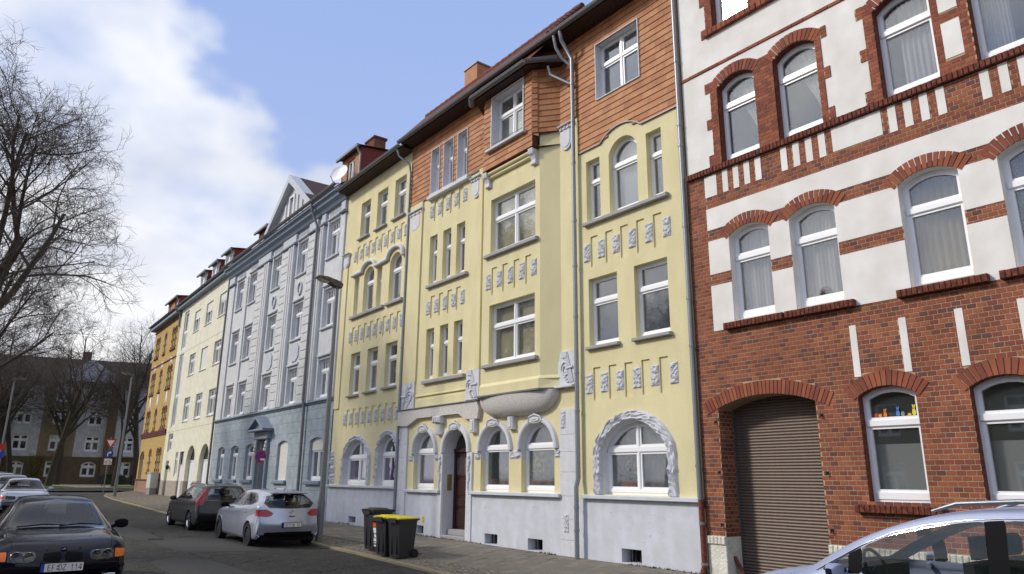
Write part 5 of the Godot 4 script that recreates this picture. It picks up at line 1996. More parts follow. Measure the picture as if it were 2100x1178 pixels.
func cream_house() -> void:
	uo = -13.03
	var b := thing("cream_house", "smooth cream house with two tall garage arches and red dormers", "house", wall_point(12.385, -43.39, 1.7, -13.03), -PI / 2 - deg_to_rad(1.7))
	var ws := []
	var holes := []
	var st := {"t": 0.70, "m": 2, "n": 2, "bar": 0.05, "rail": 0.06, "f": 0.06, "sash": 0.05, "sill": 0.06, "sill_mat": "pvc", "sill_h": 0.05}
	var i := 0
	for v in [[11.26, 12.74], [8.28, 9.74], [5.23, 6.80]]:
		for x in [[-8.58, -7.02], [-5.48, -3.90], [-2.36, -0.80]]:
			var h := hole(x[0], x[1], v[0], v[1], 0, 0.13)
			var s := st.duplicate()
			if v[0] > 11.0:
				s.shut = [0.40, 0.42, 0.28][i % 3]
			elif v[0] > 8.0 and i % 3 == 1:
				s.shut = 1.0
			s.curtain = "net"
			s.to = 0.7
			ws.append([h, s])
			i += 1
	ws.append([hole(-11.75, -10.45, 10.46, 13.28, 0, 0.10), {"t": 0.45, "m": 2, "n": 1, "bar": 0.06, "f": 0.06, "sash": 0.06, "frame_mat": M.pvc}])
	ws.append([hole(-11.82, -10.55, 5.02, 10.14, 0, 0.10), {"t": 0.42, "m": 2, "n": 2, "bar": 0.08, "f": 0.06, "sash": 0.06}])
	ws.append([hole(-12.02, -10.68, 3.37, 4.59, 0, 0.12), {"t": 0.62, "m": 2, "f": 0.06, "sash": 0.05}])
	ws.append([hole(-9.15, -8.40, 1.73, 3.27, 0, 0.10), {"t": 0.70, "f": 0.06, "sash": 0.05}])
	for q in ws:
		holes.append(q[0])
	var doors := [hole(-11.82, -10.90, 0.3, 2.76, 0, 0.16), hole(-7.95, -6.82, 0.3, 3.28, 0, 0.12), hole(-6.10, -3.92, 0.3, 3.60, 0.95, 0.27), hole(-2.86, -0.68, 0.3, 3.60, 0.95, 0.27)]
	var mb := MB.new()
	wall(mb, -13.03, 0.0, 1.45, 13.7, holes + doors.map(func(h): return hole(h.a, h.b, 1.4, h.d, h.r, h.k)), 0.0)
	part(b, "wall", mb, M.cream, Vector3(-uo, 0, 0))
	var left := -13.03
	for k in 5:
		var right: float = doors[k].a if k < 4 else 0.0
		var bs := MB.new()
		bs.box(left, right, 0.0, 1.45, -0.3, 0.012, false)
		part(b, "plinth", bs, M.cream_base, Vector3(-uo, 0, 0))
		if k < 4:
			left = doors[k].b
	shell(b, -13.01, -0.02, 0.0, 13.7, [0.5, 4.7, 7.5, 10.3])
	for q in ws:
		window(b, q[0], q[1])
	for k in 4:
		var h: Dictionary = doors[k]
		var node := group_node(b, "door" if k < 2 else "garage_door", Vector3(h.a - uo, 0.3, -h.k))
		var W: float = h.b - h.a
		var lf := MB.new()
		var top: float = (2.1 if k < 2 else 2.35) if k > 0 else 2.45
		lf.box(0, W, 0, top, -0.05, 0.0)
		for x in 3:
			lf.cbox(W * x / 3.0 + 0.05, W * (x + 1) / 3.0 - 0.03, 0.1, top - 0.12, 0.0, 0.02, 0.01)
		inst(node, "door_leaf", lf.mesh(), M.cream if k == 0 else M.pvc)
		if k > 0:
			var gl := MB.new()
			gl.prism(outline({"a": 0.05, "b": W - 0.05, "c": top + 0.05, "d": h.d - 0.35, "r": h.r * 0.85}), -0.03, -0.02, true)
			inst(node, "fanlight", gl.mesh(), M.glass)
			var fb := MB.new()
			fb.box(0, W, top, top + 0.06, -0.04, 0.03)
			fb.box(W / 2 - 0.03, W / 2 + 0.03, top, h.d - 0.35, -0.04, 0.03)
			inst(node, "fanlight_bars", fb.mesh(), M.pvc)
	for y in [10.17, 4.70]:
		box_part(b, "plaster_joint", M.cream_base, -13.03, -0.3, y, y + 0.025, 0.0, 0.004)
	box_part(b, "eave_board", M.grey_deep, -13.1, 0.0, 13.62, 13.85, -0.1, 0.34, 0.03)
	gutter(b, [Vector3(-13.1, 13.92, 0.42), Vector3(0.0, 13.92, 0.42)])
	drainpipe(b, [Vector3(-0.12, 13.8, 0.3), Vector3(-0.12, 13.4, 0.1), Vector3(-0.12, 0.4, 0.1)], 0.06, M.zinc_dark, [11.0, 8.5, 6.0, 3.0])
	drainpipe(b, [Vector3(-12.9, 13.8, 0.3), Vector3(-12.95, 13.3, 0.1), Vector3(-12.95, 12.4, 0.1)], 0.07, M.zinc_dark, [])
	simple_roof(b, -13.1, 0.0, 13.95, 16.8, M.roof)
	for x in [-4.2, -7.4, -10.6]:
		dormer(b, x, x + 2.0, 14.1, 15.85, -0.5, M.pvc, M.red_clad, 2)
	var lp := MB.new()
	lp.lathe([Vector2(0.001, -0.2), Vector2(0.1, -0.15), Vector2(0.12, 0.05), Vector2(0.001, 0.15)], Vector3(-10.55, 2.35, 0.14), 10)
	part(b, "wall_lamp", lp, M.iron, Vector3(-uo, 0, 0))

func ochre_house() -> void:
	uo = -9.1
	var b := thing("ochre_house", "corner house of ochre yellow brick with dark red trim and narrow paired windows", "house", wall_point(12.77, -56.42, 1.7, -9.1), -PI / 2 - deg_to_rad(1.7))
	var holes := []
	var ws := []
	var st := {"t": 0.7, "f": 0.05, "sash": 0.04, "bar": 0.04}
	for v in [[11.0, 12.62], [8.03, 9.70], [5.10, 6.66]]:
		for x in [[-8.15, -7.55], [-7.35, -6.78], [-4.95, -4.30], [-2.25, -1.62], [-1.42, -0.80]]:
			ws.append([hole(x[0], x[1], v[0], v[1], 0.24, 0.12), st])
	for x in [[-5.05, -4.35, 2.02], [-2.30, -1.66, 2.02], [-1.48, -0.86, 2.02]]:
		ws.append([hole(x[0], x[1], x[2], 3.64, 0.26, 0.12), st])
	ws.append([hole(-8.5, -7.0, 1.46, 3.52, 0.5, 0.24), {"t": 0.7, "m": 2, "f": 0.06, "sash": 0.05}])
	for q in ws:
		holes.append(q[0])
	var mb := MB.new()
	wall(mb, -9.1, 0.0, 1.45, 13.6, holes, 0.0)
	part(b, "wall", mb, M.ochre, Vector3(-uo, 0, 0))
	shell(b, -9.08, -0.02, 0.0, 13.6, [1.0, 4.8, 7.6, 10.4], 14.0, M.ochre)
	var bk := lay_bricks([[-9.1, 0.0, 1.45, 13.6]], holes, 0.26, 0.083, 0.012)
	var bm := MB.new()
	bm.tint = true
	for q in bk:
		bm.col = Color("dcb86e").srgb_to_linear() * rng.randf_range(0.86, 1.12)
		bm.quad(Vector3(q[0], q[2], 0.005), Vector3(q[1], q[2], 0.005), Vector3(q[1], q[3], 0.005), Vector3(q[0], q[3], 0.005))
	part(b, "brick_field", bm, M.ochre_bricks, Vector3(-uo, 0, 0)).set_meta("kind", "stuff")
	var base := MB.new()
	wall(base, -9.1, 0.0, 0.0, 1.45, [hole(-1.9, -1.5, 0.75, 1.15, 0, 0.2, true)], 0.05)
	part(b, "plinth", base, mat(Color("a77f69"), 0.9, "patch", 0.9, "n_rough", 0.6), Vector3(-uo, 0, 0))
	box_part(b, "plinth_cap", M.maroon, -9.15, 0.0, 1.40, 1.50, 0.0, 0.10, 0.01)
	for q in ws:
		var h: Dictionary = q[0]
		window(b, h, q[1])
		if h.b - h.a < 1.0:
			box_part(b, "window_sill", M.maroon, h.a - 0.08, h.b + 0.08, h.c - 0.12, h.c - 0.005, -0.15, 0.10, 0.01)
			for y in [0.03, 0.45, 0.86]:
				box_part(b, "jamb_brick", M.maroon, h.a - 0.12, h.a, h.c + y * (h.d - h.c - 0.3), h.c + y * (h.d - h.c - 0.3) + 0.18, 0.0, 0.03)
				box_part(b, "jamb_brick", M.maroon, h.b, h.b + 0.12, h.c + y * (h.d - h.c - 0.3), h.c + y * (h.d - h.c - 0.3) + 0.18, 0.0, 0.03)
		var half: float = (h.b - h.a) / 2
		var ar := MB.new()
		ar.ring(outline({"a": h.a - 0.10, "b": h.b + 0.10, "c": h.d - h.r, "d": h.d + 0.12, "r": minf(h.r + 0.08, half + 0.1)}), outline({"a": h.a, "b": h.b, "c": h.d - h.r, "d": h.d, "r": h.r}), 0.0, 0.03)
		part(b, "window_arch", ar, M.maroon, Vector3(-uo, 0, 0))
	for q in [[4.62, 5.0, 0.12], [10.18, 10.30, 0.06], [13.20, 13.32, 0.06]]:
		var n := 3 if q[1] - q[0] > 0.2 else 1
		for k in n:
			box_part(b, "brick_band", M.maroon, -9.15, 0.0, lerpf(q[0], q[1], float(k) / n), lerpf(q[0], q[1], (k + 1.0) / n) - 0.01, 0.0, q[2] * (0.4 + 0.6 * (k + 1) / n), 0.01)
	for v in [7.0, 9.95]:
		for x in [-7.45, -4.62, -1.52]:
			var pn := MB.new()
			var hgt := 0.85 if v < 8 else 0.45
			pn.prism(PackedVector2Array([Vector2(x - 0.35, v), Vector2(x - 0.18, v), Vector2(x, v + hgt * 0.5), Vector2(x + 0.18, v), Vector2(x + 0.35, v), Vector2(x + 0.22, v + hgt), Vector2(x - 0.22, v + hgt)]), 0.0, 0.025)
			part(b, "plaster_panel", pn, M.white_plaster, Vector3(-uo, 0, 0))
	box_part(b, "eave_board", M.grey_deep, -9.4, 0.0, 13.45, 13.72, -0.1, 0.42, 0.03)
	gutter(b, [Vector3(-9.45, 13.80, 0.50), Vector3(0.0, 13.80, 0.50)])
	simple_roof(b, -9.3, 0.0, 13.8, 16.6, M.roof)
	dormer(b, -7.6, -3.6, 14.05, 15.6, -0.4, M.tiles[1], M.red_clad, 2)

# ---------------------------------------------------------------- the street
func rise(z: float) -> float:
	return 0.0115 * clampf(-z - 13.0, 0.0, 59.0)

func along(t: Array, z: float) -> float:
	if z >= t[0][0]:
		return t[0][1]
	for k in t.size() - 1:
		if z <= t[k][0] and z >= t[k + 1][0]:
			return lerpf(t[k][1], t[k + 1][1], (t[k][0] - z) / (t[k][0] - t[k + 1][0]))
	return t[t.size() - 1][1]

const FRONT := [[-21.34, 12.0], [-26.9, 12.097], [-43.39, 12.385], [-56.42, 12.77], [-65.5, 13.04]]
const KERB := [[10.0, 8.3], [-6.0, 8.45], [-14.0, 8.65], [-18.0, 8.85], [-25.0, 8.82], [-33.0, 8.62], [-39.0, 8.85], [-45.0, 9.15], [-54.0, 9.48], [-60.0, 10.0], [-64.0, 10.8], [-67.0, 12.2], [-68.6, 14.5], [-69.2, 18.0]]

func kerb_x(z: float) -> float:
	return along(KERB, z)

func front_x(z: float) -> float:
	return along(FRONT, z)

func left_x(z: float) -> float:
	return 0.55 + clampf(-z - 13.0, -30.0, 28.0) * 0.06

func road_y(x: float, z: float) -> float:
	return rise(z) - 0.225 + 0.022 * clampf(8.8 - x, 0.0, 7.5)

func pave_y(x: float, z: float) -> float:
	var k := kerb_x(z)
	return rise(z) - 0.165 + 0.16 * clampf((x - k) / maxf(front_x(z) - k, 0.5), 0.0, 1.0)

func make_ground() -> void:
	# everything under the street: one sheet out to the horizon
	var g := MB.new()
	var zs := [220.0, 60.0, 20.0, -13.0, -40.0, -72.0, -140.0, -600.0]
	for k in zs.size() - 1:
		var y0: float = rise(zs[k]) - 0.40
		var y1: float = rise(zs[k + 1]) - 0.40
		g.quad(Vector3(-500, y0, zs[k]), Vector3(500, y0, zs[k]), Vector3(500, y1, zs[k + 1]), Vector3(-500, y1, zs[k + 1]))
	structure("ground", g, M.dirt)
	# carriageway
	var r := []
	var z := 40.0
	while z > -74.0:
		var row := []
		for i in 13:
			var x := lerpf(left_x(z) - 0.05, 9.2 if z > -50.0 else lerpf(9.2, 40.0, clampf((-z - 50.0) / 18.0, 0.0, 1.0)), i / 12.0)
			row.append(Vector3(x, road_y(minf(x, 8.8), z), z))
		r.append(row)
		z -= 1.0
	var rd := MB.new()
	rd.sheet(r)
	structure("road", rd, M.asphalt)
	var cs := MB.new()
	cs.quad(Vector3(-60, rise(-69.0) - 0.105, -69), Vector3(70, rise(-69.0) - 0.105, -69), Vector3(70, rise(-75.5) - 0.07, -75.5), Vector3(-60, rise(-75.5) - 0.07, -75.5))
	structure("cross_road", cs, M.asphalt)
	# old repairs in the asphalt
	var rp := RandomNumberGenerator.new()
	rp.seed = 9
	for q in [[4.6, -15.0, 0.7, 3.2], [6.1, -21.5, 1.1, 2.2], [5.2, -28.0, 0.5, 5.0], [6.6, -13.0, 0.9, 1.2], [4.4, -38.0, 1.4, 3.0]]:
		var pm := MB.new()
		var pts := []
		for t in 12:
			var a := TAU * t / 12.0
			var e := pow(absf(cos(a)), 0.4) * signf(cos(a))
			var f := pow(absf(sin(a)), 0.4) * signf(sin(a))
			var x: float = q[0] + e * q[2] * rp.randf_range(0.92, 1.05)
			var zz: float = q[1] - f * q[3] * rp.randf_range(0.92, 1.05)
			pts.append(Vector3(x, road_y(x, zz) + 0.005, zz))
		var mid := Vector3(q[0], road_y(q[0], q[1]) + 0.005, q[1])
		for t in 12:
			pm.tri(mid, pts[t], pts[(t + 1) % 12])
		structure("road_patch", pm, M.asphalt_patch)
	# sealed cracks
	for q in [[3.4, -14.5, 6.8, -18.0], [5.0, -16.0, 5.8, -26.0], [3.8, -22.0, 7.0, -24.5], [6.2, -14.6, 8.2, -15.6]]:
		var cm := MB.new()
		var last := Vector3.ZERO
		for t in 25:
			var s := t / 24.0
			var x: float = lerpf(q[0], q[2], s) + rp.randf_range(-0.05, 0.05)
			var zz: float = lerpf(q[1], q[3], s) + rp.randf_range(-0.08, 0.08)
			var p := Vector3(x, road_y(x, zz) + 0.004, zz)
			if t > 0:
				var d := (p - last).normalized().cross(Vector3.UP) * rp.randf_range(0.006, 0.016)
				cm.quad(last - d, last + d, p + d, p - d)
			last = p
		structure("road_crack", cm, M.black)
	# pavement bed, slabs, mosaic strip
	var bed := []
	z = 20.0
	while z > -66.5:
		var row := []
		for i in 7:
			var x := lerpf(kerb_x(z), front_x(z) + 0.5, i / 6.0)
			row.append(Vector3(x, pave_y(x, z) - 0.016, z))
		bed.append(row)
		z -= 0.75
	var pb := MB.new()
	pb.sheet(bed)
	var pave := structure("pavement", pb, M.joint)
	# the far end of the pavement is worn asphalt
	var fa := []
	z = -33.5
	while z > -66.5:
		var row := []
		for i in 5:
			var x := lerpf(kerb_x(z) + 0.16, front_x(z), i / 4.0)
			row.append(Vector3(x, pave_y(x, z) + 0.002, z))
		fa.append(row)
		z -= 1.0
	var fm := MB.new()
	fm.sheet(fa)
	part(pave, "asphalt_strip", fm, mat(Color("857e72"), 0.9, "asphalt", 0.3, "n_grain", 0.5))
	var slab := MB.new()
	slab.cbox(-0.165, 0.165, -0.165, 0.165, -0.03, 0.0, 0.006)
	var slab_mesh := slab.mesh()
	var up := Vector3(-0.16 / 3.2, 1, 0.0115).normalized()
	var bx := Vector3(1, 0.16 / 3.2, 0).normalized()
	var basis := Basis(bx, up.cross(bx).normalized() * -1.0, up)
	basis = Basis(bx, bx.cross(up) * -1.0, up)
	var pr := RandomNumberGenerator.new()
	pr.seed = 77
	var rest := MB.new()
	rest.tint = true
	var own := []
	for i in 10:
		var off := 0.175 if i % 2 == 1 else 0.0
		for k in 70:
			var zz := -8.6 - off - k * 0.35
			var x := 11.80 - i * 0.35
			if x < kerb_x(zz) + 0.95:
				continue
			if x > front_x(zz) - 0.16:
				continue
			own.append([x, zz, Vector3(x, 0, zz).distance_to(Vector3(9.5, 0, -12.5))])
	own.sort_custom(func(a, b): return a[2] < b[2])
	for k in own.size():
		var q: Array = own[k]
		var c := pr.randi() % 5
		var p := Vector3(q[0], pave_y(q[0], q[1]) + pr.randf_range(-0.003, 0.003), q[1])
		var bs := basis.rotated(Vector3.UP, pr.randf_range(-0.008, 0.008)).rotated(Vector3(1, 0, 0), pr.randf_range(-0.006, 0.006))
		if k < 296:
			var o := inst(pave, "slab", slab_mesh, M.slabs[c])
			o.transform = Transform3D(bs, p)
		else:
			rest.col = M.slabs[c].albedo_color.srgb_to_linear() * pr.randf_range(0.9, 1.1)
			var h := 0.165
			rest.quad(p + bs * Vector3(-h, -h, 0), p + bs * Vector3(h, -h, 0), p + bs * Vector3(h, h, 0), p + bs * Vector3(-h, h, 0))
	part(pave, "slab_field", rest, M.slab_all).set_meta("kind", "stuff")
	var cob := MB.new()
	cob.tint = true
	z = -9.5
	while z > -33.5:
		var x := kerb_x(z) + 0.15
		while x < kerb_x(z) + 0.98:
			var s := pr.randf_range(0.022, 0.031)
			var p := Vector3(x + pr.randf_range(-0.008, 0.008), 0, z + pr.randf_range(-0.012, 0.012))
			p.y = pave_y(p.x, p.z) - 0.004 + pr.randf_range(-0.003, 0.004)
			cob.col = [Color("8f887b"), Color("a39b88"), Color("77736a"), Color("98917f")][pr.randi() % 4].srgb_to_linear() * pr.randf_range(0.8, 1.15)
			var t := 0.008
			var a := pr.randf_range(-0.4, 0.4)
			var c := []
			for q in [[-1, -1], [1, -1], [1, 1], [-1, 1]]:
				var v := Vector2(q[0] * s, -q[1] * s).rotated(a)
				c.append(p + Vector3(v.x, -t, v.y))
			var cc := []
			for v in c:
				cc.append(p + (v - p) * 0.72 + Vector3(0, t * 0.72, 0))
			cob.quad(cc[0], cc[1], cc[2], cc[3])
			for q in 4:
				cob.quad(c[q], c[(q + 1) % 4], cc[(q + 1) % 4], cc[q])
			x += 0.062
		z -= 0.062
	part(pave, "mosaic_cobbles", cob, M.slab_all).set_meta("kind", "stuff")
	# kerb stones
	var kb := Node3D.new()
	kb.name = "kerb"
	kb.set_meta("kind", "structure")
	add_child(kb)
	z = 6.0
	var n := 0
	while z > -66.0:
		var a := Vector3(kerb_x(z) + 0.07, 0, z)
		var b := Vector3(kerb_x(z - 1.0) + 0.07, 0, z - 1.0)
		a.y = rise(a.z) - 0.165
		b.y = rise(b.z) - 0.165
		var st := MB.new()
		st.cbox(-0.07, 0.07, 0.004, a.distance_to(b) - 0.004, -0.30, 0.004, 0.014)
		var o := part(kb, "kerb_stone", st, M.kerb)
		var f := (b - a).normalized()
		var sd := f.cross(Vector3.UP).normalized()
		o.transform = Transform3D(Basis(sd, f, sd.cross(f)), a + Vector3(0, pr.randf_range(-0.004, 0.004), 0))
		z -= 1.0
		n += 1
	# moss and weeds in the joint along the walls
	var ms := MB.new()
	ms.tint = false
	for k in 900:
		var zz := pr.randf_range(-30.0, -9.4)
		if sin(zz * 1.7) + sin(zz * 0.63 + 1.0) < -0.1:
			continue
		var x := front_x(zz) - 0.03 - absf(pr.randfn(0.0, 0.05))
		var p := Vector3(x, pave_y(x, zz), zz)
		for q in 3:
			tree_tile(ms, p, pr.randf_range(0.012, 0.05), Vector3(pr.randf_range(-0.7, 0.3), pr.randf_range(0.3, 1.0), pr.randf_range(-0.7, 0.7)).normalized())
	var mo := part(self, "wall_moss", ms, M.moss)
	mo.set_meta("kind", "stuff")
	mo.set_meta("label", "thin green moss and weeds along the foot of the house walls")
	mo.set_meta("category", "moss")
	# left pavement
	var lp := []
	z = 40.0
	while z > -66.0:
		lp.append([Vector3(left_x(z) - 4.2, road_y(0.5, z) + 0.12, z), Vector3(left_x(z) - 0.14, road_y(0.5, z) + 0.09, z)])
		z -= 2.0
	var lm := MB.new()
	lm.sheet(lp)
	structure("left_pavement", lm, mat(Color("7d776c"), 0.9, "asphalt", 0.3, "n_grain", 0.5))
	var lk := []
	z = 40.0
	while z > -66.0:
		var x := left_x(z)
		var y := road_y(0.5, z)
		lk.append([Vector3(x - 0.14, y + 0.09, z), Vector3(x - 0.02, y + 0.09, z), Vector3(x, y + 0.07, z), Vector3(x, y - 0.1, z)])
		z -= 2.0
	var lkm := MB.new()
	for i in lk.size() - 1:
		for j in 3:
			lkm.quad(lk[i][j], lk[i][j + 1], lk[i + 1][j + 1], lk[i + 1][j])
	structure("left_kerb", lkm, M.kerb)
	# the green beyond the cross road: kerb, lawn, path
	var y := rise(-76.0) - 0.07
	var fk := MB.new()
	fk.box(-60, 70, y - 0.1, y + 0.10, -75.75, -75.5)
	structure("far_kerb", fk, M.kerb)
	var lw := MB.new()
	lw.quad(Vector3(-80, y + 0.08, -75.7), Vector3(80, y + 0.08, -75.7), Vector3(80, y + 0.25, -120), Vector3(-80, y + 0.25, -120))
	structure("lawn", lw, M.grass)
	var sp := MB.new()
	sp.quad(Vector3(10.4, y + 0.092, -75.8), Vector3(13.2, y + 0.092, -75.8), Vector3(16.5, y + 0.20, -100), Vector3(9.4, y + 0.20, -100))
	structure("path", sp, M.sand)
	var s2 := MB.new()
	s2.quad(Vector3(9.4, y + 0.14, -84), Vector3(45, y + 0.14, -80), Vector3(45, y + 0.17, -88), Vector3(9.4, y + 0.18, -94))
	structure("sand_path", s2, M.sand)

# ---------------------------------------------------------------- street furniture
func street_lamp(label: String, x: float, z: float, y0: float, h: float, turn: float, r := 0.075) -> Node3D:
	var t := thing("street_lamp", label, "street lamp", Vector3(x, y0, z), turn, "street lamps")
	var p := MB.new()
	p.tube([Vector3(0, 0, 0), Vector3(0, 1.1, 0), Vector3(0, 1.15, 0), Vector3(0, h, 0)], [r * 1.25, r * 1.25, r, r * 0.62], 12)
	inst(t, "pole", p.mesh(), M.galv)
	var head := group_node(t, "lamp_head", Vector3(0, h, 0))
	head.rotation.z = -0.16
	var hd := MB.new()
	hd.prism(PackedVector2Array([Vector2(0.12, -0.10), Vector2(0.14, 0.02), Vector2(0.05, 0.09), Vector2(-0.42, 0.11), Vector2(-0.72, 0.05), Vector2(-0.74, 0.0), Vector2(-0.30, -0.03), Vector2(-0.06, -0.10)]), -0.14, 0.14, true)
	inst(head, "housing", hd.mesh(), mat(Color("6f6b68"), 0.55, "weather", 1.0))
	var gl := MB.new()
	gl.prism(PackedVector2Array([Vector2(-0.70, -0.004), Vector2(-0.60, -0.05), Vector2(-0.40, -0.06), Vector2(-0.30, -0.035)]), -0.11, 0.11, true)
	inst(head, "lamp_cover", gl.mesh(), mat(Color("a8a79a"), 0.3))
	return t

func disc(r: float, z0: float, z1: float, seg := 28) -> MB:
	var m := MB.new()
	var p := PackedVector2Array()
	for k in seg:
		p.append(Vector2(r * cos(TAU * k / seg), r * sin(TAU * k / seg)))
	m.prism(p, z0, z1, true)
	return m

func wheelie_bin(label: String, x: float, z: float, turn: float, lid: Material, s := 1.0, sticker := false) -> void:
	var t := thing("wheelie_bin", label, "bin", Vector3(x, pave_y(x, z) + 0.004, z), turn, "wheelie bins by the kerb")
	t.scale = Vector3.ONE * s
	# front looks along -x of the bin, wheels at +x
	var b := MB.new()
	var lo := [[-0.20, -0.19], [0.20, -0.19], [0.20, 0.19], [-0.20, 0.19]]
	var hi := [[-0.25, -0.235], [0.27, -0.235], [0.27, 0.235], [-0.25, 0.235]]
	for k in 4:
		var j := (k + 1) % 4
		var a := Vector3(lo[k][0], 0.02, -lo[k][1])
		var c := Vector3(lo[j][0], 0.02, -lo[j][1])
		var d := Vector3(hi[j][0], 0.86, -hi[j][1])
		var e := Vector3(hi[k][0], 0.86, -hi[k][1])
		b.quad(a, c, d, e)
	b.quad(Vector3(-0.20, 0.02, -0.19), Vector3(0.20, 0.02, -0.19), Vector3(0.20, 0.02, 0.19), Vector3(-0.20, 0.02, 0.19))
	for zz in [-0.1, 0.1]:
		b.box(-0.235, -0.21, 0.1, 0.7, zz - 0.02, zz + 0.02)
	inst(t, "body", b.mesh(), M.bin)
	var rim := MB.new()
	rim.box(-0.285, 0.28, 0.84, 0.885, -0.265, 0.265)
	rim.tube([Vector3(0.34, 0.87, -0.2), Vector3(0.34, 0.87, 0.2)], [0.016, 0.016], 8)
	for zz in [-0.2, 0.2]:
		rim.box(0.27, 0.35, 0.85, 0.885, zz - 0.02, zz + 0.02)
	rim.box(-0.315, -0.27, 0.80, 0.885, -0.16, 0.16)
	inst(t, "rim", rim.mesh(), M.bin)
	var ld := MB.new()
	var g := []
	for i in 9:
		var row := []
		var u := i / 8.0
		for j in 9:
			var v := j / 8.0
			var edge := minf(minf(u, 1 - u), minf(v, 1 - v))
			row.append(Vector3(lerpf(-0.30, 0.31, u), 0.888 + 0.05 * smoothstep(0.0, 0.25, edge) + 0.018 * (1 - u), lerpf(0.275, -0.275, v)))
		g.append(row)
	ld.sheet(g, true)
	ld.box(-0.30, 0.31, 0.886, 0.908, -0.275, 0.275)
	ld.tube([Vector3(-0.30, 0.91, -0.15), Vector3(-0.33, 0.915, -0.14), Vector3(-0.33, 0.915, 0.14), Vector3(-0.30, 0.91, 0.15)], [0.014, 0.014, 0.014, 0.014], 6)
	inst(t, "lid", ld.mesh(), lid)
	for zz in [-0.22, 0.22]:
		var w := MB.new()
		w.tube([Vector3(0.225, 0.10, zz - 0.025), Vector3(0.225, 0.10, zz + 0.025)], [0.10, 0.10], 20)
		inst(t, "wheel", w.mesh(), M.rubber)
	if sticker:
		var q := MB.new()
		q.quad(Vector3(-0.213, 0.16, -0.10), Vector3(-0.213, 0.16, 0.10), Vector3(-0.238, 0.62, 0.11), Vector3(-0.238, 0.62, -0.11))
		inst(t, "white_sticker", q.mesh(), M.white)
		var q2 := MB.new()
		q2.quad(Vector3(-0.240, 0.64, -0.115), Vector3(-0.240, 0.64, 0.115), Vector3(-0.246, 0.75, 0.12), Vector3(-0.246, 0.75, -0.12))
		inst(t, "orange_sticker", q2.mesh(), M.orange)
		var em := MB.new()
		for k in 16:
			if k > 12:
				continue
			var a0 := TAU * k / 16.0
			var a1 := TAU * (k + 1) / 16.0
			em.tube([Vector3(-0.232, 0.43 + 0.06 * sin(a0), 0.07 * cos(a0)), Vector3(-0.232, 0.43 + 0.06 * sin(a1), 0.07 * cos(a1))], [0.010, 0.010], 5)
		for y in [0.20, 0.23, 0.27]:
			em.box(-0.222, -0.216, y, y + 0.016, -0.08, 0.08)
		inst(t, "sticker_print", em.mesh(), M.ink)

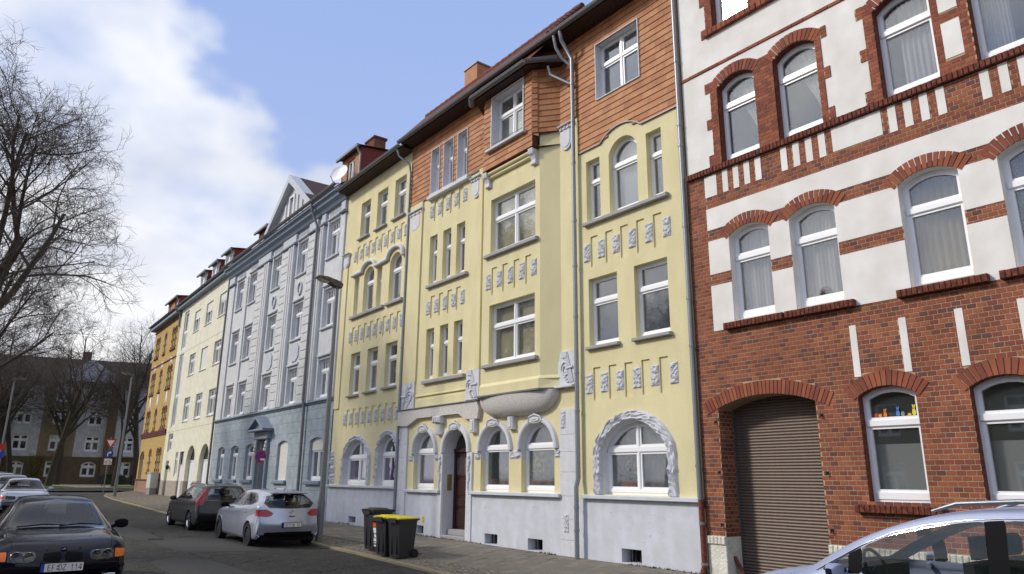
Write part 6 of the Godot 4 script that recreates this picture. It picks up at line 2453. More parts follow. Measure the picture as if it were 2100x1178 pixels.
func make_furniture() -> void:
	street_lamp("tall grey street lamp behind the silver hatchback, in front of the yellow house", 9.2, -20.85, pave_y(9.2, -20.85), 7.7, 0.0, 0.085)
	street_lamp("grey street lamp on the far corner pavement, in front of the bare trees", 10.15, -57.0, pave_y(10.15, -57.0), 8.3, 0.0, 0.085)
	var t3 := street_lamp("leaning lamp pole with small signs left of the street, beyond the parked cars", 3.55, -61.0, road_y(0.5, -61.0) + 0.09, 7.6, PI, 0.08)
	for q in [[2.1, "red", 0.22], [1.55, "blue", 0.22]]:
		var d := disc(q[2], 0.0, 0.02)
		inst(t3, "round_sign", d.mesh(), M[q[1]], Vector3(0.0, q[0] + 0.9, -0.12)).rotation.y = PI
	# no-stopping sign
	var s := thing("no_stopping_sign", "round blue and red no-stopping sign on a pole in front of the grey house door", "sign", Vector3(8.98, pave_y(8.98, -25.8), -25.8), 0.18)
	var pl := MB.new()
	pl.tube([Vector3.ZERO, Vector3(0, 2.75, 0)], [0.03, 0.03], 10)
	inst(s, "pole", pl.mesh(), M.galv)
	var face := group_node(s, "sign_face", Vector3(0, 2.42, 0.04))
	inst(face, "plate", disc(0.22, 0.0, 0.008).mesh(), M.red)
	inst(face, "blue_field", disc(0.175, 0.008, 0.012).mesh(), M.blue)
	for a in [0.785, -0.785]:
		var br := MB.new()
		br.box(-0.19, 0.19, -0.022, 0.022, 0.012, 0.015)
		inst(face, "red_bar", br.mesh(), M.red).rotation.z = a
	var ad := MB.new()
	ad.box(-0.02, 0.16, -0.13, -0.07, 0.015, 0.019)
	inst(face, "white_sticker", ad.mesh(), M.white)
	# give way, turn right and supplementary plate
	var g := thing("give_way_sign", "sign post with red and white give way triangle, blue arrow disc and white plate", "sign", Vector3(10.95, pave_y(10.95, -66.2), -66.2), 0.14)
	var gp := MB.new()
	gp.tube([Vector3.ZERO, Vector3(0, 4.3, 0)], [0.038, 0.038], 10)
	inst(g, "pole", gp.mesh(), M.galv)
	var tr := MB.new()
	tr.prism(PackedVector2Array([Vector2(0, -0.39), Vector2(0.45, 0.39), Vector2(-0.45, 0.39)]), 0.0, 0.012, true)
	inst(g, "triangle", tr.mesh(), M.red, Vector3(0, 3.75, 0.05))
	var tw := MB.new()
	tw.prism(PackedVector2Array([Vector2(0, -0.22), Vector2(0.28, 0.28), Vector2(-0.28, 0.28)]), 0.0, 0.006, true)
	inst(g, "white_field", tw.mesh(), M.white, Vector3(0, 3.75, 0.063))
	var bd := group_node(g, "arrow_disc", Vector3(0, 2.98, 0.05))
	inst(bd, "plate", disc(0.31, 0.0, 0.012).mesh(), M.blue)
	var ar := MB.new()
	ar.prism(PackedVector2Array([Vector2(-0.13, -0.20), Vector2(-0.06, -0.20), Vector2(-0.06, 0.0), Vector2(0.02, 0.06), Vector2(0.02, -0.02), Vector2(0.19, 0.10), Vector2(0.02, 0.22), Vector2(0.02, 0.14), Vector2(-0.13, 0.05)]), 0.012, 0.018)
	inst(bd, "arrow", ar.mesh(), M.white)
	var wp := MB.new()
	wp.box(-0.28, 0.28, -0.23, 0.23, 0.0, 0.012)
	inst(g, "white_plate", wp.mesh(), M.white, Vector3(0, 2.36, 0.05))
	var wb := MB.new()
	for q in [[-0.14, -0.06], [0.14, -0.06]]:
		for k in 12:
			var a0 := TAU * k / 12.0
			var a1 := TAU * (k + 1) / 12.0
			wb.tube([Vector3(q[0] + 0.09 * cos(a0), q[1] + 0.09 * sin(a0), 0.014), Vector3(q[0] + 0.09 * cos(a1), q[1] + 0.09 * sin(a1), 0.014)], [0.012, 0.012], 4)
	wb.tube([Vector3(-0.14, -0.06, 0.014), Vector3(-0.06, 0.10, 0.014), Vector3(0.10, 0.10, 0.014), Vector3(0.14, -0.06, 0.014)], [0.012, 0.012, 0.012, 0.012], 4)
	inst(g, "bicycle_symbol", wb.mesh(), M.ink, Vector3(0, 2.36, 0.05))
	# cabinet against the cream house
	var c := thing("distribution_cabinet", "grey street distribution cabinet standing between ochre and cream houses", "cabinet", Vector3(12.45, pave_y(12.4, -57.2), -57.2), 0.0)
	var cb := MB.new()
	cb.box(-0.22, 0.22, 0.0, 0.42, -0.5, 0.5)
	inst(c, "base", cb.mesh(), mat(Color("9a9a92"), 0.9, "stone", 1.5))
	var cd := MB.new()
	cd.box(-0.25, 0.25, 0.42, 1.42, -0.55, 0.55)
	cd.box(-0.29, 0.29, 1.42, 1.50, -0.60, 0.60)
	inst(c, "housing", cd.mesh(), mat(Color("b9bdb9"), 0.6, "grime", 1.5))
	for zz in [-0.27, 0.27]:
		var dl := MB.new()
		dl.box(-0.256, -0.245, 0.48, 1.38, zz - 0.24, zz + 0.24)
		inst(c, "door", dl.mesh(), mat(Color("c3c7c3"), 0.6))
	# bins
	wheelie_bin("black wheelie bin with yellow lid, nearest the camera", 9.13, -15.93, 0.10, M.yellow_lid, 1.0)
	wheelie_bin("black wheelie bin with yellow lid, second in the row behind the nearest one", 9.10, -16.52, 0.06, M.yellow_lid, 1.0)
	wheelie_bin("black wheelie bin with black lid and orange and white stickers on its front", 9.26, -17.12, 0.05, M.bin, 0.96, true)
	wheelie_bin("taller black wheelie bin with black lid, last in the row", 9.42, -17.75, 0.03, M.bin, 1.10)

# ---------------------------------------------------------------- cars: front looks along -z, s runs forward
func cat(p0: float, p1: float, p2: float, p3: float, t: float) -> float:
	var m1 := (p2 - p0) * 0.5
	var m2 := (p3 - p1) * 0.5
	var t2 := t * t
	var t3 := t2 * t
	return p1 * (2 * t3 - 3 * t2 + 1) + m1 * (t3 - 2 * t2 + t) + p2 * (-2 * t3 + 3 * t2) + m2 * (t3 - t2)

func hull(keys: Array, arches: Array) -> Array:
	# half of the body as a grid of points: rows of stations, each from the sill to the middle of the top
	var st := []
	for k in keys.size() - 1:
		var a: Array = keys[maxi(k - 1, 0)]
		var b: Array = keys[k]
		var c: Array = keys[k + 1]
		var d: Array = keys[mini(k + 2, keys.size() - 1)]
		var m := maxi(3, int(ceil(absf(c[0] - b[0]) / 0.045)))
		for q in m:
			var t := float(q) / m
			var r := []
			for i in 9:
				var v := cat(a[i], b[i], c[i], d[i], t)
				r.append(clampf(v, minf(b[i], c[i]) - 0.015, maxf(b[i], c[i]) + 0.015))
			st.append(r)
	st.append(keys[keys.size() - 1])
	var grid := []
	for r in st:
		var s: float = r[0]
		var T: float = r[1]
		var E: float = r[2]
		var B: float = r[3]
		var S: float = r[4]
		var Wt: float = r[5]
		var Wb: float = r[6]
		var Ws: float = r[7]
		var sec := [Vector2(Ws - 0.07, S), Vector2(Ws - 0.005, S + 0.06), Vector2((Ws + Wb) / 2 + 0.018, lerpf(S, B, 0.42)), Vector2(Wb + 0.008, lerpf(S, B, 0.74)), Vector2(Wb + 0.002, B - 0.05), Vector2(Wb - 0.02, B), Vector2(lerpf(Wb - 0.02, Wt + 0.02, 0.5) + 0.012, lerpf(B, E, 0.5)), Vector2(Wt + 0.012, E), Vector2(Wt - 0.05, lerpf(E, T, 0.55)), Vector2(Wt * 0.72, lerpf(E, T, 0.84)), Vector2(Wt * 0.38, lerpf(E, T, 0.965)), Vector2(0, T)]
		var row := []
		for k in sec.size() - 1:
			var a: Vector2 = sec[maxi(k - 1, 0)]
			var b: Vector2 = sec[k]
			var c: Vector2 = sec[k + 1]
			var d: Vector2 = sec[mini(k + 2, sec.size() - 1)]
			for q in 4:
				var t := q / 4.0
				row.append(Vector2(maxf(cat(a.x, b.x, c.x, d.x, t), 0.0), cat(a.y, b.y, c.y, d.y, t)))
		row.append(sec[sec.size() - 1])
		var out := []
		for p in row:
			var y: float = minf(p.y, T)
			for w in arches:   # wheel arch: [s, height of the centre, radius]
				var ds: float = absf(s - w[0])
				if ds < w[2] and p.x > 0.5 and y < B - 0.02:
					y = maxf(y, minf(w[1] + sqrt(w[2] * w[2] - ds * ds), B - 0.06))
			out.append(Vector3(p.x, y, -(s - r[8] * pow(p.x / maxf(Wb, 0.3), 2.0))))
		grid.append(out)
	return grid

# cut the body into regions: each {m: material, name, view: "side"|"end", poly (convex), lo, hi: reach along s}
func car_body(t: Node3D, grid: Array, body: Material, regions: Array) -> void:
	var nr := grid.size()
	var nc: int = grid[0].size()
	var nn := []
	for i in nr:
		var row := []
		for j in nc:
			var du: Vector3 = grid[i][mini(j + 1, nc - 1)] - grid[i][maxi(j - 1, 0)]
			var dv: Vector3 = grid[mini(i + 1, nr - 1)][j] - grid[maxi(i - 1, 0)][j]
			if j == nc - 1:
				du = Vector3(-1, 0, 0)
			var m := dv.cross(du).normalized() * -1.0
			row.append(m)
		nn.append(row)
	var tris := []
	for i in nr - 1:
		for j in nc - 1:
			var a := [grid[i][j], nn[i][j]]
			var b := [grid[i][j + 1], nn[i][j + 1]]
			var c := [grid[i + 1][j + 1], nn[i + 1][j + 1]]
			var d := [grid[i + 1][j], nn[i + 1][j]]
			tris.append([a, b, c])
			tris.append([a, c, d])
	for r in regions:
		var poly: PackedVector2Array = r.poly
		if Geometry2D.is_polygon_clockwise(poly):
			poly.reverse()
		var side: bool = r.view == "side"
		var keep := []
		var inside := []
		for q in tris:
			var cs: float = -(q[0][0].z + q[1][0].z + q[2][0].z) / 3.0
			if cs < r.get("lo", -9.0) or cs > r.get("hi", 9.0) or (r.has("up") and q[0][1].y < r.up) or (r.has("minx") and q[0][0].x < r.minx):
				keep.append(q)
				continue
			var dd := []
			for v in q:
				var p := Vector2(-v[0].z, v[0].y) if side else Vector2(v[0].x, v[0].y)
				if r.view == "top":
					p = Vector2(v[0].x, -v[0].z)
				var e := -9.0
				for k in poly.size():
					var p0 := poly[k]
					var p1 := poly[(k + 1) % poly.size()]
					var g := (p1 - p0).normalized()
					e = maxf(e, (p - p0).cross(g))
				dd.append(e)
			cut(q, dd, inside, keep)
		tris = keep
		if inside.size():
			emit(t, r.name, inside, r.m, r.get("off", 0.0))
	emit(t, "body", tris, body, 0.0)

func cut(q: Array, d: Array, inside: Array, outside: Array) -> void:
	var n := 0
	for e in d:
		if e <= 0:
			n += 1
	if n == 3:
		inside.append(q)
		return
	if n == 0:
		outside.append(q)
		return
	var lone := -1
	for k in 3:
		if (d[k] <= 0) == (n == 1):
			lone = k
	var a = q[lone]
	var b = q[(lone + 1) % 3]
	var c = q[(lone + 2) % 3]
	var da: float = d[lone]
	var db: float = d[(lone + 1) % 3]
	var dc: float = d[(lone + 2) % 3]
	var tb := da / (da - db)
	var tc := da / (da - dc)
	var ab := [a[0].lerp(b[0], tb), a[1].lerp(b[1], tb)]
	var ac := [a[0].lerp(c[0], tc), a[1].lerp(c[1], tc)]
	var one := inside if n == 1 else outside
	var two := outside if n == 1 else inside
	one.append([a, ab, ac])
	two.append([ab, b, c])
	two.append([ab, c, ac])

func emit(t: Node3D, called: String, tris: Array, m: Material, off: float) -> void:
	var mb := MB.new()
	var other := mb if called in ["body", "windscreen", "rear_window", "bumper_lip", "air_intake", "bumper_strip"] else MB.new()
	for q in tris:
		if (q[1][0] - q[0][0]).cross(q[2][0] - q[0][0]).length() < 1e-8:
			continue
		var p := []
		for v in q:
			p.append(v[0] + v[1] * off)
		mb.tri_n(p[0], p[1], p[2], q[0][1], q[1][1], q[2][1])
		var f := Vector3(-1, 1, 1)
		other.tri_n(p[0] * f, p[2] * f, p[1] * f, q[0][1] * f, q[2][1] * f, q[1][1] * f)
	inst(t, called, mb.mesh(), m)
	if other != mb:
		inst(t, called, other.mesh(), m)

func car_wheel(t: Node3D, x: float, s: float, r: float, alloy: Material, spokes := 5) -> void:
	var w := group_node(t, "wheel", Vector3(x, r, -s))
	w.rotation.z = -PI / 2 if x > 0 else PI / 2
	var ty := MB.new()
	ty.lathe([Vector2(r * 0.66, -0.10), Vector2(r * 0.94, -0.105), Vector2(r, -0.07), Vector2(r, 0.07), Vector2(r * 0.94, 0.105), Vector2(r * 0.68, 0.10), Vector2(r * 0.66, 0.06)], Vector3.ZERO, 32)
	inst(w, "tyre", ty.mesh(), M.rubber)
	var rm := MB.new()
	rm.lathe([Vector2(r * 0.68, 0.0), Vector2(r * 0.68, 0.085), Vector2(r * 0.64, 0.095), Vector2(r * 0.61, 0.06)], Vector3.ZERO, 32)
	rm.lathe([Vector2(r * 0.2, 0.07), Vector2(r * 0.16, 0.085), Vector2(0.001, 0.09)], Vector3.ZERO, 16)
	for k in spokes:
		var a := TAU * k / spokes
		var d := Vector3(cos(a), 0, sin(a))
		var n := Vector3(-sin(a), 0, cos(a))
		var p0 := d * r * 0.12 + Vector3(0, 0.085, 0)
		var p1 := d * r * 0.64 + Vector3(0, 0.075, 0)
		rm.quad(p0 - n * 0.035, p0 + n * 0.035, p1 + n * 0.05, p1 - n * 0.05)
		rm.quad(p0 + n * 0.035, p0 + n * 0.035 - Vector3(0, 0.04, 0), p1 + n * 0.05 - Vector3(0, 0.04, 0), p1 + n * 0.05)
		rm.quad(p0 - n * 0.035 - Vector3(0, 0.04, 0), p0 - n * 0.035, p1 - n * 0.05, p1 - n * 0.05 - Vector3(0, 0.04, 0))
	inst(w, "rim", rm.mesh(), alloy)
	var bk := MB.new()
	bk.lathe([Vector2(r * 0.67, 0.02), Vector2(0.001, 0.025)], Vector3.ZERO, 20)
	inst(w, "brake_disc", bk.mesh(), M.iron)

func plate(t: Node3D, left: String, right: String, at: Vector3, turn: float, tilt := 0.0) -> void:
	var n := group_node(t, "licence_plate", at)
	n.rotation = Vector3(tilt, turn, 0)
	var b := MB.new()
	b.cbox(-0.275, 0.275, -0.068, 0.068, -0.02, 0.0, 0.004)
	inst(n, "holder", b.mesh(), M.black)
	var w := MB.new()
	w.box(-0.215, 0.26, -0.055, 0.055, 0.0, 0.004)
	inst(n, "white_field", w.mesh(), mat(Color("dcdcd8"), 0.4))
	var e := MB.new()
	e.box(-0.26, -0.216, -0.055, 0.055, 0.0, 0.004)
	inst(n, "blue_band", e.mesh(), M.blue)
	var f := SystemFont.new()
	f.font_names = PackedStringArray(["Droid Sans Mono"])
	for q in [[left, -0.135], [right, 0.10]]:
		var x := TextMesh.new()
		x.text = q[0]
		x.font = f
		x.font_size = 32
		x.pixel_size = 0.0032
		x.depth = 0.003
		inst(n, "plate_text", x, M.ink, Vector3(q[1], -0.004, 0.005)).scale = Vector3(0.8, 1.05, 1)
	var d := disc(0.014, 0.004, 0.006, 12)
	inst(n, "seal", d.mesh(), M.steel, Vector3(-0.055, 0.018, 0))
	inst(n, "seal", d.mesh(), M.steel, Vector3(-0.055, -0.022, 0))

func mirror(t: Node3D, x: float, y: float, s: float, m: Material) -> void:
	for sx in [-1, 1]:
		var g := []
		for i in 7:
			var u := i / 6.0
			var row := []
			for j in 13:
				var a := TAU * j / 12.0
				var w := sin(PI * clampf(u, 0.04, 0.98))
				row.append(Vector3(sx * (x + 0.02 + 0.20 * u), y + 0.075 * signf(sin(a)) * pow(absf(sin(a)), 0.45) * pow(w, 0.25), -(s - 0.06 * signf(cos(a)) * pow(absf(cos(a)), 0.45) * pow(w, 0.25))))
			g.append(row)
		var mb := MB.new()
		mb.sheet(g, sx > 0)
		mb.tube([Vector3(sx * (x - 0.05), y - 0.06, -s), Vector3(sx * (x + 0.05), y - 0.03, -s)], [0.03, 0.025], 8)
		inst(t, "door_mirror", mb.mesh(), m)

func interior(t: Node3D, s0: float, s1: float, y: float, w: float, heads: Array) -> void:
	var mb := MB.new()
	mb.box(-w, w, 0.25, y - 0.22, -s1, -s0)
	for q in heads:
		for x in [-0.36, 0.36]:
			mb.cbox(x - 0.24, x + 0.24, y - 0.25, y + 0.12, -q - 0.06, -q + 0.06, 0.04)
			mb.cbox(x - 0.12, x + 0.12, y + 0.14, y + 0.32, -q - 0.04, -q + 0.05, 0.04)
	mb.box(-w * 0.95, w * 0.95, y - 0.25, y - 0.02, -s1 - 0.02, -s1 + 0.25)
	inst(t, "interior", mb.mesh(), mat(Color("1d1f24"), 0.85))
	var wl := MB.new()
	var c := Vector3(-0.37, y - 0.02, -(s1 - 0.42))
	for k in 20:
		var a := TAU * k / 20.0
		var b := TAU * (k + 1) / 20.0
		var f := func(q: float) -> Vector3: return c + Vector3(0.18 * cos(q), 0.17 * sin(q), -0.07 * sin(q))
		wl.tube([f.call(a), f.call(b)], [0.016, 0.016], 6)
	inst(t, "steering_wheel", wl.mesh(), M.black)

func underbody(t: Node3D, w: float, s0: float, s1: float) -> void:
	var mb := MB.new()
	mb.box(-w, w, 0.17, 0.40, -s1, -s0)
	inst(t, "underbody", mb.mesh(), M.black)

func P(a: Array) -> PackedVector2Array:
	var p := PackedVector2Array()
	for k in range(0, a.size(), 2):
		p.append(Vector2(a[k], a[k + 1]))
	return p

# a narrow dark shut line, seen from the side or from the end
func gap(s0: float, y0: float, s1: float, y1: float, view := "side", lo := -9.0, hi := 9.0) -> Dictionary:
	var d := (Vector2(s1, y1) - Vector2(s0, y0)).normalized().orthogonal() * 0.006
	return {"name": "shut_line", "m": M.black, "view": view, "poly": P([s0 - d.x, y0 - d.y, s1 - d.x, y1 - d.y, s1 + d.x, y1 + d.y, s0 + d.x, y0 + d.y]), "lo": lo, "hi": hi, "minx": 0.5 if view == "side" else -9.0}

func tail_lamp() -> StandardMaterial3D:
	var m := paint(Color("9a0f1a"), 0.25, 0.0, 0.4)
	return m

func hatchback() -> void:
	var x := 8.0
	var z := -22.15
	var t := thing("hatchback", "silver five-door hatchback with black wheels, plate EF SN 19, parked nearest the bins", "car", Vector3(x, road_y(x, z) + 0.0, z), -0.012)
	t.rotation.x = 0.0115
	var keys := [
		[2.13, 0.34, 0.34, 0.34, 0.25, 0.55, 0.60, 0.62, 0.28], [2.20, 0.50, 0.49, 0.47, 0.22, 0.58, 0.66, 0.69, 0.28], [2.16, 0.70, 0.68, 0.64, 0.2, 0.64, 0.74, 0.77, 0.26],
		[1.92, 0.86, 0.82, 0.78, 0.2, 0.70, 0.83, 0.84, 0.14], [1.42, 0.97, 0.93, 0.88, 0.2, 0.73, 0.87, 0.88, 0.04], [0.98, 1.05, 1.0, 0.93, 0.19, 0.71, 0.885, 0.89, 0.0],
		[0.25, 1.40, 1.32, 0.96, 0.19, 0.60, 0.89, 0.90, 0.0], [-0.35, 1.50, 1.42, 0.99, 0.19, 0.59, 0.895, 0.90, 0.0], [-1.15, 1.485, 1.40, 1.04, 0.19, 0.57, 0.89, 0.90, 0.0],
		[-1.78, 1.40, 1.32, 1.08, 0.2, 0.54, 0.86, 0.89, -0.06], [-2.02, 1.20, 1.15, 1.06, 0.22, 0.57, 0.835, 0.88, -0.14], [-2.12, 1.03, 1.01, 0.99, 0.24, 0.61, 0.82, 0.87, -0.20],
		[-2.16, 0.90, 0.89, 0.88, 0.26, 0.63, 0.82, 0.865, -0.22], [-2.25, 0.66, 0.655, 0.65, 0.28, 0.62, 0.81, 0.86, -0.24], [-2.24, 0.50, 0.495, 0.49, 0.29, 0.6, 0.80, 0.85, -0.24], [-2.18, 0.33, 0.33, 0.33, 0.30, 0.58, 0.78, 0.82, -0.22]]
	var silver := paint(Color("a9afbf"), 0.32, 0.55)
	var grid := hull(keys, [[1.33, 0.31, 0.37], [-1.36, 0.31, 0.37]])
	car_body(t, grid, silver, [
		{"name": "side_window", "m": M.car_glass, "view": "side", "poly": P([0.72, 1.03, 0.12, 1.32, -0.42, 1.385, -0.45, 1.03]), "hi": 0.9, "up": -9.0, "minx": 0.55},
		{"name": "side_window", "m": M.car_glass, "view": "side", "poly": P([-0.52, 1.03, -0.52, 1.39, -0.95, 1.37, -1.20, 1.30, -1.22, 1.10]), "minx": 0.55},
		{"name": "side_window", "m": M.car_glass, "view": "side", "poly": P([-1.27, 1.11, -1.25, 1.29, -1.52, 1.18]), "minx": 0.55},
		{"name": "windscreen", "m": M.car_glass, "view": "end", "poly": P([0.0, 1.07, 0.66, 1.05, 0.52, 1.36, 0.0, 1.40, -0.1, 1.2]), "lo": 0.15, "hi": 1.2},
		{"name": "rear_window", "m": M.car_glass, "view": "end", "poly": P([-0.1, 1.03, 0.56, 1.05, 0.66, 1.14, 0.54, 1.32, 0.0, 1.38, -0.1, 1.38]), "hi": -1.70},
		{"name": "tail_light", "m": tail_lamp(), "view": "end", "poly": P([0.42, 0.86, 0.62, 0.80, 0.90, 0.82, 0.90, 0.98, 0.64, 0.99]), "hi": -1.80, "off": 0.012},
		gap(-0.1, 0.685, 0.52, 0.70, "end", -9.0, -1.7), gap(0.52, 0.70, 0.70, 0.80, "end", -9.0, -1.7), gap(-0.1, 0.555, 0.42, 0.555, "end", -9.0, -1.7), gap(0.42, 0.555, 0.55, 0.50, "end", -9.0, -1.7),
		gap(0.78, 0.30, 0.74, 1.0), gap(-0.47, 0.26, -0.48, 1.02), gap(-1.02, 0.70, -1.22, 1.08), gap(0.9, 0.25, -0.95, 0.25), gap(-1.72, 0.72, -2.1, 0.70),
		{"name": "window_border", "m": M.black_gloss, "view": "side", "poly": P([0.80, 1.01, 0.13, 1.345, -0.42, 1.41, -1.0, 1.395, -1.30, 1.30, -1.58, 1.17, -1.27, 1.08]), "hi": 0.9, "minx": 0.55},
		{"name": "window_border", "m": M.black_gloss, "view": "end", "poly": P([-0.1, 1.005, 0.58, 1.025, 0.70, 1.14, 0.57, 1.34, 0.0, 1.40, -0.1, 1.40]), "hi": -1.66},
		{"name": "bumper_lip", "m": M.black, "view": "end", "poly": P([-0.1, 0.2, 0.72, 0.2, 0.66, 0.40, -0.1, 0.42]), "hi": -1.9},
		{"name": "head_light", "m": M.chrome, "view": "side", "poly": P([2.2, 0.62, 1.75, 0.80, 1.6, 0.86, 1.9, 0.70]), "lo": 1.5, "minx": 0.4},
	])
	underbody(t, 0.72, -2.0, 2.0)
	interior(t, -1.4, 1.1, 1.02, 0.66, [0.0, -0.95])
	for sx in [-0.80, 0.80]:
		for s in [1.33, -1.36]:
			car_wheel(t, sx, s, 0.315, M.iron, 8)
	mirror(t, 0.86, 1.02, 0.62, M.black)
	# spoiler, badge, shut line, handles, antenna
	var sp := MB.new()
	sp.cbox(-0.50, 0.50, 1.375, 1.41, 0.0, 0.24, 0.014)
	inst(t, "spoiler", sp.mesh(), silver, Vector3(0, 0.02, 1.74))
	var bd := MB.new()
	for k in 20:
		var a := TAU * k / 20.0
		var b := TAU * (k + 1) / 20.0
		bd.tube([Vector3(0.055 * cos(a), 0.055 * sin(a), 0), Vector3(0.055 * cos(b), 0.055 * sin(b), 0)], [0.008, 0.008], 6)
	bd.tube([Vector3(-0.075, -0.012, 0), Vector3(0.0, 0.008, 0.004), Vector3(0.075, 0.012, 0)], [0.006, 0.009, 0.006], 6)
	inst(t, "badge", bd.mesh(), M.chrome, Vector3(0, 0.925, 2.165))
	var hd := MB.new()
	hd.box(-0.075, 0.075, -0.012, 0.012, 0.0, 0.012)
	inst(t, "tailgate_handle", hd.mesh(), M.black, Vector3(0, 0.815, 2.195))
	for s in [-0.30, -1.05]:
		for sx in [-1, 1]:
			var h := MB.new()
			h.tube([Vector3(0, 0, -0.09), Vector3(sx * 0.025, 0, 0), Vector3(0, 0, 0.09)], [0.012, 0.014, 0.012], 6)
			inst(t, "door_handle", h.mesh(), silver, Vector3(sx * 0.905, 0.90, -s + 0.0))
	plate(t, "EF", "SN 19", Vector3(0, 0.59, 2.265), 0.0, -0.05)
	var an := MB.new()
	an.tube([Vector3(0, 1.48, 1.45), Vector3(0, 1.56, 1.62)], [0.012, 0.005], 6)
	inst(t, "antenna", an.mesh(), M.black)

func estate_car() -> void:
	var x := 8.05
	var z := -28.25
	var t := thing("estate_car", "black estate car with silver roof rails parked in front of the silver hatchback", "car", Vector3(x, road_y(x, z), z), 0.0)
	t.rotation.x = 0.0115
	var keys := [
		[2.10, 0.34, 0.34, 0.34, 0.25, 0.55, 0.60, 0.62, 0.26], [2.20, 0.52, 0.51, 0.49, 0.22, 0.58, 0.66, 0.70, 0.26], [2.12, 0.74, 0.72, 0.68, 0.2, 0.66, 0.76, 0.79, 0.22],
		[1.85, 0.88, 0.84, 0.80, 0.2, 0.71, 0.84, 0.85, 0.10], [1.40, 0.97, 0.93, 0.88, 0.2, 0.73, 0.88, 0.89, 0.0], [0.95, 1.05, 1.0, 0.93, 0.19, 0.71, 0.895, 0.90, 0.0],
		[0.25, 1.40, 1.32, 0.95, 0.19, 0.60, 0.90, 0.91, 0.0], [-0.35, 1.50, 1.43, 0.97, 0.19, 0.60, 0.905, 0.91, 0.0], [-1.30, 1.49, 1.43, 1.0, 0.19, 0.60, 0.90, 0.91, 0.0],
		[-1.98, 1.46, 1.40, 1.02, 0.2, 0.58, 0.88, 0.90, -0.05], [-2.16, 1.20, 1.16, 1.03, 0.22, 0.60, 0.855, 0.89, -0.12], [-2.24, 1.02, 1.0, 0.98, 0.24, 0.62, 0.84, 0.88, -0.16],
		[-2.27, 0.85, 0.84, 0.83, 0.26, 0.63, 0.84, 0.88, -0.18], [-2.33, 0.62, 0.615, 0.61, 0.28, 0.62, 0.83, 0.87, -0.20], [-2.32, 0.48, 0.475, 0.47, 0.29, 0.6, 0.82, 0.86, -0.20], [-2.26, 0.33, 0.33, 0.33, 0.30, 0.58, 0.78, 0.82, -0.18]]
	var black := paint(Color("0c0c10"), 0.5, 0.0, 0.5)
	var grid := hull(keys, [[1.32, 0.31, 0.37], [-1.32, 0.31, 0.37]])
	car_body(t, grid, black, [
		{"name": "side_window", "m": M.car_glass, "view": "side", "poly": P([0.74, 1.01, 0.12, 1.32, -0.40, 1.39, -0.42, 1.01]), "hi": 0.9, "minx": 0.55},
		{"name": "side_window", "m": M.car_glass, "view": "side", "poly": P([-0.48, 1.01, -0.48, 1.39, -1.15, 1.39, -1.20, 1.03]), "minx": 0.55},
		{"name": "side_window", "m": M.car_glass, "view": "side", "poly": P([-1.26, 1.05, -1.24, 1.385, -1.80, 1.34, -1.92, 1.12]), "minx": 0.55},
		{"name": "windscreen", "m": M.car_glass, "view": "end", "poly": P([0.0, 1.07, 0.66, 1.05, 0.53, 1.36, 0.0, 1.40, -0.1, 1.2]), "lo": 0.15, "hi": 1.2},
		{"name": "tail_light", "m": tail_lamp(), "view": "end", "poly": P([0.70, 0.86, 0.95, 0.84, 0.88, 1.20, 0.60, 1.38, 0.56, 1.36]), "hi": -1.86, "off": 0.01},
		{"name": "rear_window", "m": M.car_glass, "view": "end", "poly": P([-0.1, 1.0, 0.60, 1.02, 0.56, 1.26, 0.50, 1.37, 0.0, 1.42, -0.1, 1.42]), "hi": -1.90},
		gap(-0.1, 0.66, 0.66, 0.68, "end", -9.0, -1.8), gap(0.78, 0.30, 0.76, 1.0), gap(-0.45, 0.26, -0.45, 1.0), gap(-1.0, 0.68, -1.22, 1.03), gap(0.9, 0.25, -0.95, 0.25),
		{"name": "window_border", "m": M.black_gloss, "view": "end", "poly": P([-0.1, 0.97, 0.68, 0.99, 0.60, 1.30, 0.54, 1.40, 0.0, 1.45, -0.1, 1.45]), "hi": -1.88},
		{"name": "head_light", "m": M.chrome, "view": "side", "poly": P([2.2, 0.62, 1.75, 0.80, 1.6, 0.86, 1.9, 0.70]), "lo": 1.5, "minx": 0.4},
	])
	underbody(t, 0.72, -2.1, 2.0)
	interior(t, -1.5, 1.1, 1.0, 0.66, [0.0, -0.95])
	for sx in [-0.81, 0.81]:
		for s in [1.32, -1.32]:
			car_wheel(t, sx, s, 0.315, M.chrome, 5)
	mirror(t, 0.87, 1.0, 0.64, black)
	for sx in [-1, 1]:
		var r := MB.new()
		r.tube([Vector3(sx * 0.56, 1.45, 1.85), Vector3(sx * 0.57, 1.52, 1.6), Vector3(sx * 0.58, 1.54, 0.6), Vector3(sx * 0.58, 1.50, -0.05), Vector3(sx * 0.57, 1.42, -0.2)], [0.015, 0.018, 0.018, 0.018, 0.015], 8)
		inst(t, "roof_rail", r.mesh(), M.chrome)

